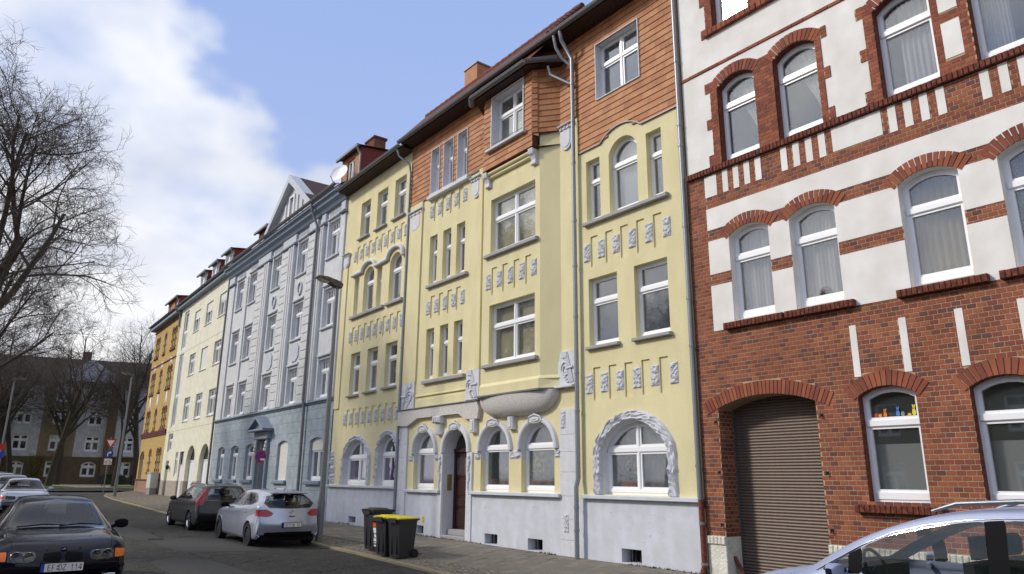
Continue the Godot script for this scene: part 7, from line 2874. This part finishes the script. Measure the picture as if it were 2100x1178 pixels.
func mpv() -> void:
	var x := 7.35
	var z := -2.55
	z -= 0.2
	var t := thing("people_carrier", "silver blue people carrier cut off by the frame, nearest the camera at bottom right", "car", Vector3(x, road_y(x, z) + 0.07, z), 0.0)
	var keys := [
		[2.12, 0.36, 0.36, 0.36, 0.25, 0.55, 0.60, 0.62, 0.26], [2.18, 0.56, 0.55, 0.52, 0.22, 0.58, 0.66, 0.70, 0.26], [2.08, 0.80, 0.78, 0.74, 0.2, 0.66, 0.76, 0.79, 0.2],
		[1.85, 0.94, 0.90, 0.85, 0.2, 0.71, 0.84, 0.85, 0.1], [1.50, 1.02, 0.98, 0.93, 0.2, 0.74, 0.88, 0.89, 0.0], [1.20, 1.09, 1.05, 0.99, 0.19, 0.74, 0.895, 0.90, 0.0],
		[0.65, 1.38, 1.32, 1.01, 0.19, 0.79, 0.90, 0.91, 0.0], [0.15, 1.56, 1.49, 1.02, 0.19, 0.765, 0.905, 0.91, 0.0], [-0.40, 1.645, 1.575, 1.03, 0.19, 0.755, 0.905, 0.91, 0.0], [-1.20, 1.66, 1.58, 1.05, 0.19, 0.75, 0.90, 0.91, 0.0],
		[-1.85, 1.60, 1.53, 1.07, 0.2, 0.72, 0.88, 0.90, -0.05], [-2.06, 1.30, 1.25, 1.07, 0.22, 0.70, 0.855, 0.89, -0.12], [-2.14, 1.02, 1.0, 0.98, 0.24, 0.62, 0.84, 0.88, -0.16], [-2.18, 0.6, 0.6, 0.6, 0.28, 0.62, 0.83, 0.87, -0.20], [-2.1, 0.33, 0.33, 0.33, 0.30, 0.58, 0.78, 0.82, -0.18]]
	var silver := paint(Color("8f99b4"), 0.55, 0.2, 0.2, 0.45)
	var grid := hull(keys, [[1.34, 0.32, 0.38], [-1.34, 0.32, 0.38]])
	car_body(t, grid, silver, [
		{"name": "quarter_window", "m": M.clear_glass, "view": "side", "poly": P([1.02, 1.06, 0.74, 1.215, 0.74, 1.06]), "hi": 1.1, "minx": 0.5},
		{"name": "front_pillar", "m": M.black, "view": "side", "poly": P([0.745, 1.06, 0.745, 1.214, 0.615, 1.286, 0.615, 1.06]), "minx": 0.5},
		{"name": "side_window", "m": M.clear_glass, "view": "side", "poly": P([0.62, 1.06, 0.62, 1.285, 0.36, 1.40, 0.08, 1.475, -0.22, 1.525, -0.36, 1.54, -0.38, 1.06]), "minx": 0.5},
		{"name": "middle_pillar", "m": M.black, "view": "side", "poly": P([-0.375, 1.06, -0.355, 1.54, -0.51, 1.554, -0.52, 1.06]), "minx": 0.5},
		{"name": "side_window", "m": M.clear_glass, "view": "side", "poly": P([-0.515, 1.06, -0.505, 1.552, -1.10, 1.56, -1.35, 1.54, -1.38, 1.08]), "minx": 0.5},
		{"name": "windscreen", "m": M.clear_glass, "view": "end", "poly": P([-0.1, 1.10, 0.74, 1.08, 0.70, 1.42, 0.66, 1.52, 0.0, 1.56, -0.1, 1.56]), "lo": 0.1, "hi": 1.4},
		{"name": "rear_window", "m": M.clear_glass, "view": "end", "poly": P([-0.1, 1.06, 0.60, 1.08, 0.52, 1.48, 0.0, 1.52, -0.1, 1.52]), "hi": -1.80},
	])
	underbody(t, 0.72, -2.0, 2.0)
	interior(t, -1.5, 1.15, 1.08, 0.66, [-0.15, -1.05])
	for sx in [-0.81, 0.81]:
		for s in [1.34, -1.34]:
			car_wheel(t, sx, s, 0.32, M.steel, 5)
	mirror(t, 0.87, 1.07, 0.80, silver)
	# bright trim along the windows, roof rail, inner mirror, dark pillar lining
	for sx in [-1, 1]:
		var tr := MB.new()
		var pth := []
		var rr := []
		for q in [[1.06, 1.055], [0.74, 1.232], [0.62, 1.298], [0.36, 1.414], [0.08, 1.49], [-0.22, 1.54], [-0.50, 1.567], [-1.0, 1.578], [-1.4, 1.56]]:
			pth.append(Vector3(sx * (skin_x(grid, q[0], q[1]) + 0.004), q[1], -q[0]))
			rr.append(0.007)
		tr.tube(pth, rr, 8)
		inst(t, "window_trim", tr.mesh(), M.chrome)
		var r := MB.new()
		r.tube([Vector3(sx * 0.70, 1.60, -0.05), Vector3(sx * 0.705, 1.665, 0.15), Vector3(sx * 0.70, 1.695, 0.6), Vector3(sx * 0.69, 1.69, 1.4), Vector3(sx * 0.67, 1.62, 1.7)], [0.014, 0.02, 0.02, 0.02, 0.014], 8)
		inst(t, "roof_rail", r.mesh(), M.steel)
	var im := MB.new()
	im.cbox(-0.12, 0.12, 1.36, 1.43, -0.45, -0.42, 0.015)
	im.tube([Vector3(0, 1.42, -0.45), Vector3(0, 1.50, -0.30)], [0.012, 0.012], 6)
	inst(t, "inner_mirror", im.mesh(), M.black)

# half width of the skin at a place along the car and a height
func skin_x(grid: Array, s: float, y: float) -> float:
	var best := 9.0
	var out := 0.8
	for row in grid:
		for p in row:
			if p.x < 0.45:
				continue
			var d := absf(-p.z - s) + absf(p.y - y)
			if d < best:
				best = d
				out = p.x
	return out

func saloon_keys() -> Array:
	return [
		[2.10, 0.30, 0.30, 0.30, 0.22, 0.60, 0.70, 0.72, 0.16], [2.22, 0.42, 0.41, 0.40, 0.20, 0.62, 0.74, 0.76, 0.18], [2.23, 0.56, 0.55, 0.53, 0.2, 0.64, 0.76, 0.78, 0.18], [2.17, 0.68, 0.665, 0.64, 0.2, 0.66, 0.79, 0.80, 0.17],
		[2.00, 0.80, 0.775, 0.73, 0.2, 0.68, 0.82, 0.83, 0.10], [1.70, 0.875, 0.84, 0.79, 0.2, 0.70, 0.845, 0.85, 0.03], [1.20, 0.93, 0.89, 0.84, 0.19, 0.71, 0.86, 0.86, 0.0], [0.72, 0.97, 0.93, 0.88, 0.19, 0.70, 0.865, 0.865, 0.0],
		[0.05, 1.32, 1.24, 0.90, 0.19, 0.57, 0.865, 0.865, 0.0], [-0.40, 1.41, 1.33, 0.91, 0.19, 0.55, 0.865, 0.865, 0.0], [-1.00, 1.39, 1.31, 0.93, 0.19, 0.54, 0.86, 0.865, 0.0], [-1.62, 1.06, 1.03, 0.95, 0.2, 0.62, 0.85, 0.86, 0.0],
		[-2.05, 1.02, 0.99, 0.94, 0.22, 0.66, 0.82, 0.84, -0.08], [-2.20, 0.85, 0.84, 0.82, 0.25, 0.66, 0.80, 0.83, -0.15], [-2.25, 0.55, 0.55, 0.55, 0.27, 0.64, 0.79, 0.82, -0.18], [-2.18, 0.30, 0.30, 0.30, 0.28, 0.6, 0.76, 0.8, -0.16]]

func saloon(called: String, label: String, at: Vector3, turn: float, m: Material, near: bool, h := 1.0) -> Node3D:
	var t := thing(called, label, "car", at, turn, "cars parked along the left kerb")
	t.scale = Vector3(1, h, 1)
	var keys := saloon_keys()
	var grid := hull(keys, [[1.36, 0.30, 0.36], [-1.36, 0.30, 0.36]])
	var regs := [
		{"name": "side_window", "m": M.car_glass, "view": "side", "poly": P([0.50, 0.95, -0.05, 1.22, -0.38, 1.305, -0.42, 0.95]), "hi": 0.7, "minx": 0.5},
		{"name": "side_window", "m": M.car_glass, "view": "side", "poly": P([-0.48, 0.95, -0.46, 1.31, -0.90, 1.28, -1.30, 1.06, -1.30, 0.97]), "minx": 0.5},
		{"name": "windscreen", "m": M.car_glass, "view": "end", "poly": P([-0.1, 0.985, 0.66, 0.965, 0.56, 1.20, 0.50, 1.29, 0.0, 1.34, -0.1, 1.34]), "lo": -0.1, "hi": 1.0},
		{"name": "rear_window", "m": M.car_glass, "view": "end", "poly": P([-0.1, 1.07, 0.58, 1.05, 0.48, 1.28, 0.0, 1.34, -0.1, 1.34]), "hi": -0.95},
		{"name": "window_border", "m": M.black_gloss, "view": "end", "poly": P([-0.1, 0.95, 0.72, 0.93, 0.60, 1.21, 0.53, 1.315, 0.0, 1.365, -0.1, 1.365]), "lo": -0.12, "hi": 0.95},
		{"name": "window_border", "m": M.black_gloss, "view": "side", "poly": P([0.58, 0.93, -0.05, 1.245, -0.40, 1.33, -0.90, 1.305, -1.36, 1.06, -1.36, 0.945]), "hi": 0.7, "minx": 0.5},
		gap(0.70, 0.28, 0.70, 0.90), gap(-0.45, 0.26, -0.45, 0.92), gap(-1.0, 0.62, -1.28, 0.95), gap(0.9, 0.25, -0.95, 0.25),
		gap(0.62, 0.735, 0.66, 0.93, "end", 0.7, 2.05),
		{"name": "indicator", "m": mat(Color("d9701f"), 0.15), "view": "end", "poly": P([0.675, 0.585, 0.90, 0.60, 0.90, 0.685, 0.675, 0.71]), "lo": 1.80, "off": 0.004},
		{"name": "head_light", "m": M.black_gloss, "view": "end", "poly": P([0.33, 0.60, 0.40, 0.572, 0.66, 0.575, 0.66, 0.715, 0.34, 0.705]), "lo": 1.9, "off": 0.004},
		{"name": "grille", "m": M.black, "view": "end", "poly": P([0.02, 0.565, 0.24, 0.575, 0.25, 0.68, 0.06, 0.70, 0.02, 0.68]), "lo": 1.95, "off": 0.003},
		{"name": "air_intake", "m": M.black, "view": "end", "poly": P([-0.1, 0.27, 0.50, 0.27, 0.56, 0.36, -0.1, 0.37]), "lo": 1.9, "off": 0.002},
		{"name": "bumper_strip", "m": M.black, "view": "end", "poly": P([-0.1, 0.44, 0.95, 0.44, 0.95, 0.475, -0.1, 0.475]), "lo": 1.55, "off": 0.012},
	]
	car_body(t, grid, m, regs)
	underbody(t, 0.70, -2.05, 2.05)
	interior(t, -1.2, 0.75, 0.95, 0.64, [-0.25, -1.0])
	for sx in [-0.77, 0.77]:
		for s in [1.36, -1.36]:
			car_wheel(t, sx, s, 0.31, M.steel, 5)
	mirror(t, 0.84, 0.98, 0.42, m if not near else M.black)
	if near:
		# twin round lamps, bonnet creases, badge, wipers, plate, fog light
		for sx in [-1, 1]:
			for q in [[0.42, 0.060], [0.565, 0.066]]:
				var l := MB.new()
				l.lathe([Vector2(q[1], 0.0), Vector2(q[1] * 0.92, -0.02), Vector2(q[1] * 0.55, -0.045), Vector2(0.001, -0.05)], Vector3.ZERO, 20)
				l.lathe([Vector2(q[1] * 1.12, -0.004), Vector2(q[1] * 1.06, 0.012), Vector2(q[1], 0.0)], Vector3.ZERO, 20)
				var o := inst(t, "lamp_reflector", l.mesh(), M.chrome, Vector3(sx * q[0], 0.642, -(2.165 - 0.17 * pow(q[0] / 0.79, 2.0)) - 0.052))
				o.rotation.x = -PI / 2
			var cr := MB.new()
			cr.tube([Vector3(sx * 0.20, 0.735, -2.13), Vector3(sx * 0.36, 0.862, -1.72), Vector3(sx * 0.48, 0.915, -1.2), Vector3(sx * 0.55, 0.935, -0.85)], [0.004, 0.012, 0.012, 0.004], 6)
			inst(t, "bonnet_crease", cr.mesh(), m)
			var fg := MB.new()
			fg.cbox(-0.09, 0.09, -0.035, 0.035, 0.0, 0.02, 0.01)
			var fo := inst(t, "fog_light", fg.mesh(), M.lamp_glass, Vector3(sx * 0.62, 0.34, -2.12))
			fo.rotation.y = PI + sx * 0.25
		var bg := disc(0.041, 0.0, 0.006, 24)
		var bo := group_node(t, "badge", Vector3(0, 0.735, -2.125))
		bo.rotation = Vector3(-0.75, PI, 0)
		bo.rotation = Vector3(0.75, PI, 0)
		inst(bo, "rim", bg.mesh(), M.black)
		for k in 4:
			var qd := MB.new()
			var pts := PackedVector2Array([Vector2.ZERO])
			for j in 7:
				var a := PI / 2 * k + PI / 2 * j / 6.0
				pts.append(Vector2(0.028 * cos(a), 0.028 * sin(a)))
			qd.prism(pts, 0.006, 0.008)
			inst(bo, "quarter", qd.mesh(), M.white if k % 2 == 0 else mat(Color("5a86c8"), 0.4))
		plate(t, "EF", "DZ 114", Vector3(0, 0.50, -2.262), PI, 0.06)
		for q in [[0.55, -0.15], [-0.02, -0.62]]:
			var w := MB.new()
			w.tube([Vector3(q[0], 0.975, -0.74), Vector3((q[0] + q[1]) / 2, 1.0, -0.70), Vector3(q[1], 0.985, -0.735)], [0.010, 0.012, 0.008], 6)
			inst(t, "wiper", w.mesh(), M.black)
	else:
		var pl := MB.new()
		pl.box(-0.26, 0.26, 0.45, 0.56, -2.262, -2.255)
		inst(t, "licence_plate", pl.mesh(), M.white)
	return t

func make_cars() -> void:
	M.car_glass = glass(0.30, Color(0.04, 0.06, 0.11))
	M.lamp_glass = paint(Color("b9bec4"), 0.1, 0.7)
	M.clear_glass = glass(0.18, Color(0.12, 0.20, 0.19))
	M.black_gloss = paint(Color("101114"), 0.2, 0.0)
	hatchback()
	estate_car()
	mpv()
	var a := deg_to_rad(2.0)
	var navy := paint(Color("080a18"), 0.5, 0.0, 0.5)
	navy.metallic_specular = 0.15
	var row := [[1.77, -14.75, "saloon", "black saloon with twin round headlights and plate EF DZ 114, facing the camera", navy, true, 1.0],
		[3.25, -38.0, "saloon", "silver saloon behind the black saloon, facing the camera", paint(Color("aab0c2"), 0.3, 0.5), false, 1.0],
		[3.25, -44.0, "parked_car", "dark blue car directly behind the silver saloon at left", paint(Color("1b2233"), 0.3, 0.3), false, 1.05],
		[3.22, -50.0, "parked_car", "grey car third behind the black saloon at the left edge", paint(Color("5b626e"), 0.3, 0.4), false, 1.07],
		[3.2, -56.0, "parked_car", "dark car last in the row along the left kerb", paint(Color("23262b"), 0.3, 0.3), false, 1.08]]
	for q in row:
		saloon(q[2], q[3], Vector3(q[0], road_y(q[0], q[1]), q[1]), PI - a, q[4], q[5], q[6])

# ---------------------------------------------------------------- trees and what lies around
func branch(mt: MB, mc: MB, r: RandomNumberGenerator, p: Vector3, d: Vector3, length: float, rad: float, level: int, last: int, droop: float) -> void:
	rad = maxf(rad, 0.0062 if level >= last else 0.008)
	var seg := 4 if level < 3 else (3 if level < last else 2)
	var pts := [p]
	var rr := [rad]
	var q := p
	var dir := d
	var tip := 0.45 if level < last else 0.3
	for k in seg:
		var w := 0.16 if level < 2 else 0.24
		dir = (dir + Vector3(r.randf_range(-w, w), r.randf_range(-w, w) + (droop if level >= 2 else 0.05), r.randf_range(-w, w))).normalized()
		q = q + dir * length / seg
		pts.append(q)
		rr.append(lerpf(rad, rad * tip, (k + 1.0) / seg))
	var mb := mt if level < 2 else mc
	mb.tube(pts, rr, 8 if level == 0 else (6 if level < 3 else (4 if level == 3 else 3)), false)
	if level >= last:
		return
	var n: int = [8, 8, 7, 6, 5, 4][level]
	for k in n:
		var t := lerpf(0.32 if level > 0 else 0.42, 1.0, (k + r.randf_range(0.2, 0.9)) / n)
		var f := t * seg
		var i := mini(int(f), seg - 1)
		var at: Vector3 = pts[i].lerp(pts[i + 1], f - i)
		var ax: Vector3 = (pts[i + 1] - pts[i]).normalized()
		var side := ax.cross(Vector3(r.randf_range(-1, 1), r.randf_range(-1, 1), r.randf_range(-1, 1))).normalized()
		var spread := r.randf_range(0.55, 0.95) if level < 2 else r.randf_range(0.6, 1.15)
		var nd := (ax * cos(spread) + side * sin(spread)).normalized()
		if level == 0:
			nd = (nd + Vector3(0, 0.35, 0)).normalized()
		var len2 := length * r.randf_range(0.52, 0.72) * (1.1 - 0.35 * t)
		branch(mt, mc, r, at, nd, len2, lerpf(rad, rad * tip, t) * r.randf_range(0.45, 0.62), level + 1, last, droop)

func make_tree(sd: int, height: float, last: int, droop := -0.02) -> Array:
	var r := RandomNumberGenerator.new()
	r.seed = sd
	var mt := MB.new()
	var mc := MB.new()
	branch(mt, mc, r, Vector3.ZERO, Vector3.UP, height * 0.62, height * 0.021, 0, last, droop)
	return [mt.mesh(), mc.mesh()]

var tree_forms := []

func tree(label: String, at: Vector3, form: int, s: float, turn: float) -> void:
	var t := thing("bare_tree", label, "tree", at, turn, "bare trees")
	t.scale = Vector3(s, s, s)
	inst(t, "trunk", tree_forms[form][0], M.bark)
	inst(t, "crown", tree_forms[form][1], M.twig)

func make_trees() -> void:
	tree_forms = [make_tree(3, 17.0, 5), make_tree(8, 16.0, 5, 0.02), make_tree(15, 15.0, 4), make_tree(27, 16.0, 4)]
	tree("big bare tree at the upper left edge, its crown reaching over the street", Vector3(0.75, 0.1, -31.8), 0, 1.0, 0.4)
	tree("bare tree behind the big one at the left edge, lower crown", Vector3(0.6, 0.3, -45.0), 1, 0.86, 2.1)
	var y := rise(-80.0)
	var far := [
		["bare tree far behind the parked cars, leftmost in the green", 4.6, -84.0, 2, 0.95, 0.0], ["forked bare tree on the green left of the sand path", 9.3, -86.0, 3, 1.05, 1.3],
		["bare tree on the green, just right of the give way sign", 14.6, -83.0, 2, 1.05, 2.6], ["bare tree on the green beside the ochre corner house", 17.2, -86.5, 3, 1.1, 4.1],
		["bare tree at the left edge of the green, behind the last parked cars", 2.6, -80.0, 3, 0.9, 2.2], ["bare tree right behind the forked one on the green", 10.6, -91.0, 2, 1.0, 3.4], ["bare tree between hedge and forked tree, far back", 15.8, -97.0, 3, 1.0, 1.9], ["bare tree beside the far left house, farthest left", 5.4, -95.0, 2, 1.05, 4.4],
		["slender bare tree in the row in front of the far building, second from left", 6.6, -92.0, 3, 0.9, 5.0], ["bare tree close to the far white building, behind the sand path", 12.0, -99.0, 2, 0.95, 0.9]]
	for q in far:
		tree(q[0], Vector3(q[1], y, q[2]), q[3], q[4], q[5])
	# trees across the street, outside the frame; the windows mirror them
	var mir := [["bare street tree outside the frame at left, mirrored in the yellow house's windows", -3.4, -23.5, 1, 0.72, 1.0], ["bare tree farther back on the left pavement, mirrored in the bay windows", -5.5, -38.0, 0, 0.9, 3.0]]
	for q in mir:
		tree(q[0], Vector3(q[1], 0.1, q[2]), q[3], q[4], q[5])

func leaf_mass(at: Vector3, size: Vector3, count: int, leaf: float, sd: int) -> MB:
	var r := RandomNumberGenerator.new()
	r.seed = sd
	var mb := MB.new()
	for k in count:
		var p := Vector3(r.randf_range(-1, 1), r.randf_range(-1, 1), r.randf_range(-1, 1))
		p = p * size * 0.5 * (0.8 + 0.25 * r.randf())
		tree_tile(mb, at + p + Vector3(0, size.y / 2, 0), leaf * r.randf_range(0.6, 1.3), Vector3(r.randf_range(-1, 1), r.randf_range(-0.2, 1), r.randf_range(-1, 1)).normalized())
	return mb

func make_surroundings() -> void:
	var y := rise(-80.0) + 0.06
	# clipped hedges and a shrub
	for q in [["dark clipped hedge block behind the sand path, left one", 16.3, -93.0, 2.2, 1.1], ["dark clipped hedge block behind the sand path, right one", 19.2, -93.0, 2.6, 1.1]]:
		var t := thing("hedge", q[0], "hedge", Vector3(q[1], y, q[2]), 0.0, "clipped hedges on the green")
		inst(t, "foliage", leaf_mass(Vector3.ZERO, Vector3(q[3], q[4], 1.2), 1400, 0.16, int(q[1] * 3)).mesh(), M.hedge)
		var c := MB.new()
		c.box(-q[3] * 0.44, q[3] * 0.44, 0.0, q[4] * 0.9, -0.5, 0.5)
		inst(t, "core", c.mesh(), M.hedge)
	var f := thing("forsythia_bush", "yellowish flowering bush between the tree trunks in front of the far building", "bush", Vector3(9.0, y, -97.0))
	inst(f, "foliage", leaf_mass(Vector3.ZERO, Vector3(1.6, 3.4, 1.4), 1300, 0.13, 61).mesh(), M.forsythia)
	var fs := MB.new()
	for k in 7:
		fs.tube([Vector3(0, 0, 0), Vector3(sin(k * 0.9) * 0.4, 1.6, cos(k * 0.9) * 0.4), Vector3(sin(k * 0.9) * 0.7, 3.0, cos(k * 0.9) * 0.7)], [0.03, 0.02, 0.01], 5)
	inst(f, "stems", fs.mesh(), M.bark)
	var rb := thing("low_shrub", "low brown shrub on the lawn beside the ochre corner house", "bush", Vector3(17.2, y - 0.05, -78.2))
	inst(rb, "foliage", leaf_mass(Vector3.ZERO, Vector3(2.2, 0.7, 1.4), 900, 0.12, 62).mesh(), mat(Color("54372c"), 0.9))
	# litter bin by the path
	var lb := thing("litter_bin", "small dark litter bin beside the path on the green", "bin", Vector3(12.6, y, -79.0))
	var lm := MB.new()
	lm.lathe([Vector2(0.001, 0.25), Vector2(0.20, 0.25), Vector2(0.24, 1.0), Vector2(0.26, 1.0), Vector2(0.22, 0.30)], Vector3.ZERO, 14)
	inst(lb, "basket", lm.mesh(), M.iron)
	var lp := MB.new()
	lp.tube([Vector3(0.26, 0, 0), Vector3(0.26, 1.2, 0)], [0.03, 0.03], 8)
	inst(lb, "post", lp.mesh(), M.iron)
	M.far_frame = M.pvc
	far_block()
	opposite_houses()

func far_block() -> void:
	# long block across the green
	uo = 0.0
	var b := thing("far_building", "long building with brown ground floor, whitish upper floors and dark roof behind the trees", "building", Vector3(-12.0, rise(-110.0), -102.0), -0.22)
	var L := 60.0
	var holes := []
	var gh := []
	for k in 17:
		var x := 1.4 + k * 3.5
		for v in [3.7, 6.6, 9.2]:
			holes.append(hole(x, x + 1.5, v, v + 1.75, 0, 0.2))
		gh.append(hole(x, x + 1.5, 0.9, 2.6, 0.35 if k % 2 else 0.0, 0.25))
	var pale := mat(Color("d3d2d6"), 0.9, "patch", 0.3)
	var tan := mat(Color("94846c"), 0.9, "patch", 0.3)
	var x0 := 0.0
	for k in 17:
		var x1 := L if k == 16 else 1.4 + k * 3.5 + 2.5
		var mb := MB.new()
		wall(mb, x0, x1, 3.1, 11.4, holes.filter(func(h): return h.a > x0 and h.b < x1), 0.0)
		part(b, "wall", mb, tan if k % 3 == 0 else pale, Vector3.ZERO)
		x0 = x1
	var gm := MB.new()
	wall(gm, 0, L, -0.5, 3.1, gh, 0.03)
	part(b, "ground_floor_wall", gm, mat(Color("6e5d48"), 0.9, "patch", 0.3), Vector3.ZERO)
	shell(b, 0, L, -0.3, 11.4, [3.0, 6.0, 8.8], 9.0)
	for h in holes + gh:
		window(b, h, {"t": 0.66, "m": 2, "n": 2, "f": 0.09, "sash": 0.08, "bar": 0.07, "rail": 0.08, "frame_mat": M.far_frame})
	for k in [2, 5, 8, 11, 14]:
		var x: float = 1.0 + k * 3.5
		box_part(b, "pier", mat(Color("6e5d48"), 0.9), x - 1.1, x - 0.15, -0.3, 11.3, 0.0, 0.35, 0.03)
		if k % 2 == 0:
			var bl := group_node(b, "balcony", Vector3(x + 1.2, 3.2, 0.0))
			var fl := MB.new()
			fl.box(-1.5, 1.5, 0.0, 0.18, 0.0, 1.0)
			inst(bl, "slab", fl.mesh(), M.grey_trim)
			var rl := MB.new()
			for j in 15:
				rl.box(-1.48 + j * 0.21, -1.46 + j * 0.21, 0.18, 1.1, 0.96, 0.98)
			rl.box(-1.5, 1.5, 1.08, 1.13, 0.95, 1.0)
			inst(bl, "railing", rl.mesh(), M.white)
	var rf := MB.new()
	rf.quad(Vector3(-0.4, 11.3, 0.5), Vector3(L + 0.4, 11.3, 0.5), Vector3(L + 0.4, 14.6, -3.2), Vector3(-0.4, 14.6, -3.2))
	rf.quad(Vector3(L + 0.4, 11.3, -9.4), Vector3(-0.4, 11.3, -9.4), Vector3(-0.4, 14.6, -3.2), Vector3(L + 0.4, 14.6, -3.2))
	rf.tri(Vector3(-0.4, 11.3, -9.4), Vector3(-0.4, 11.3, 0.5), Vector3(-0.4, 14.6, -3.2))
	part(b, "roof", rf, mat(Color("4f4442"), 0.85, "weather", 0.5), Vector3.ZERO)
	for x in [13.0, 24.0, 35.0]:
		box_part(b, "chimney", M.roof_dark, x, x + 0.9, 13.6, 15.6, -4.2, -3.4)
	# the white middle gable
	var gb := MB.new()
	gb.prism(PackedVector2Array([Vector2(23.0, 11.0), Vector2(28.0, 11.0), Vector2(28.0, 12.6), Vector2(25.5, 14.2), Vector2(23.0, 12.6)]), -2.0, 0.12)
	part(b, "gable", gb, mat(Color("b9bac2"), 0.9), Vector3.ZERO)
	# a low house at the far left
	uo = 0.0
	var c := thing("far_house", "dark house at the left edge beyond the parked cars, mostly behind tree trunks", "building", Vector3(-12.0, rise(-90.0), -78.0), 0.35)
	var hs := []
	for k in 4:
		for v in [1.0, 4.0, 7.0]:
			hs.append(hole(1.2 + k * 3.2, 2.6 + k * 3.2, v, v + 1.7, 0, 0.2))
	var hm := MB.new()
	wall(hm, 0, 14.0, -0.5, 9.6, hs, 0.0)
	part(c, "wall", hm, mat(Color("8d7f60"), 0.9, "patch", 0.3), Vector3.ZERO)
	shell(c, 0, 14.0, -0.3, 9.6, [3.2, 6.2])
	for h in hs:
		window(c, h, {"t": 0.66, "m": 2, "f": 0.08, "sash": 0.07})
	var hr := MB.new()
	hr.quad(Vector3(-0.4, 9.5, 0.5), Vector3(14.4, 9.5, 0.5), Vector3(14.4, 13.0, -4.5), Vector3(-0.4, 13.0, -4.5))
	hr.quad(Vector3(14.4, 9.5, -9.4), Vector3(-0.4, 9.5, -9.4), Vector3(-0.4, 13.0, -4.5), Vector3(14.4, 13.0, -4.5))
	hr.tri(Vector3(14.4, 9.5, 0.5), Vector3(14.4, 9.5, -9.4), Vector3(14.4, 13.0, -4.5))
	part(c, "roof", hr, mat(Color("6b3a2f"), 0.85, "weather", 0.5), Vector3.ZERO)

func opposite_houses() -> void:
	# the row goes on behind the camera; car paint mirrors it
	uo = 0.0
	var nb := thing("neighbour_house", "plain beige house next to the brick house, behind the camera", "house", Vector3(12, 0, -0.55), -PI / 2)
	var nh := []
	for k in 8:
		for v in [1.2, 4.7, 8.1, 11.3]:
			nh.append(hole(1.5 + k * 3.2, 2.7 + k * 3.2, v, v + 1.8, 0, 0.2))
	var nm := MB.new()
	wall(nm, 0, 27.0, -0.4, 14.5, nh, 0.0)
	part(nb, "wall", nm, mat(Color("b5a78c"), 0.9, "grime", 0.3), Vector3.ZERO)
	shell(nb, 0, 27.0, -0.3, 14.5, [3.8, 7.2, 10.5])
	for h in nh:
		window(nb, h, {"t": 0.66, "m": 2, "f": 0.07, "sash": 0.06})
	simple_roof(nb, 0, 27.0, 14.5, 17.5, M.roof)
	# across the street, outside the frame: the ground-floor windows mirror them
	uo = 0.0
	for q in [["ochre plastered house across the street, mirrored in the ground-floor windows", -4.5, "8f7a4c", 26.0], ["brown plastered house across the street, farther right in the mirror image", 11.0, "6f5a46", 15.0]]:
		var b := thing("opposite_house", q[0], "house", Vector3(-17.0, 0.0, q[1]), PI / 2)
		var W: float = q[3]
		var hs := []
		for k in int(W / 3.4):
			for v in [1.0, 4.2]:
				hs.append(hole(1.2 + k * 3.2, 2.5 + k * 3.2, v, v + 1.8, 0, 0.2))
		var m := MB.new()
		wall(m, 0, W, -0.5, 6.6, hs, 0.0)
		part(b, "wall", m, mat(Color(q[2]), 0.9, "grime", 0.3), Vector3.ZERO)
		shell(b, 0, W, -0.3, 6.6, [3.4])
		for h in hs:
			window(b, h, {"t": 0.66, "m": 2, "f": 0.07, "sash": 0.06})
		var r := MB.new()
		r.quad(Vector3(-0.3, 6.5, 0.5), Vector3(W + 0.3, 6.5, 0.5), Vector3(W + 0.3, 9.4, -4.5), Vector3(-0.3, 9.4, -4.5))
		r.quad(Vector3(W + 0.3, 6.5, -9.4), Vector3(-0.3, 6.5, -9.4), Vector3(-0.3, 9.4, -4.5), Vector3(W + 0.3, 9.4, -4.5))
		part(b, "roof", r, M.roof, Vector3.ZERO)

func _ready() -> void:
	rng.seed = 2024
	make_view()
	make_materials()
	make_ground()
	brick_house()
	yellow_house()
	left_yellow_house()
	grey_house()
	cream_house()
	ochre_house()
	make_surroundings()
	make_trees()
	make_furniture()
	make_cars()
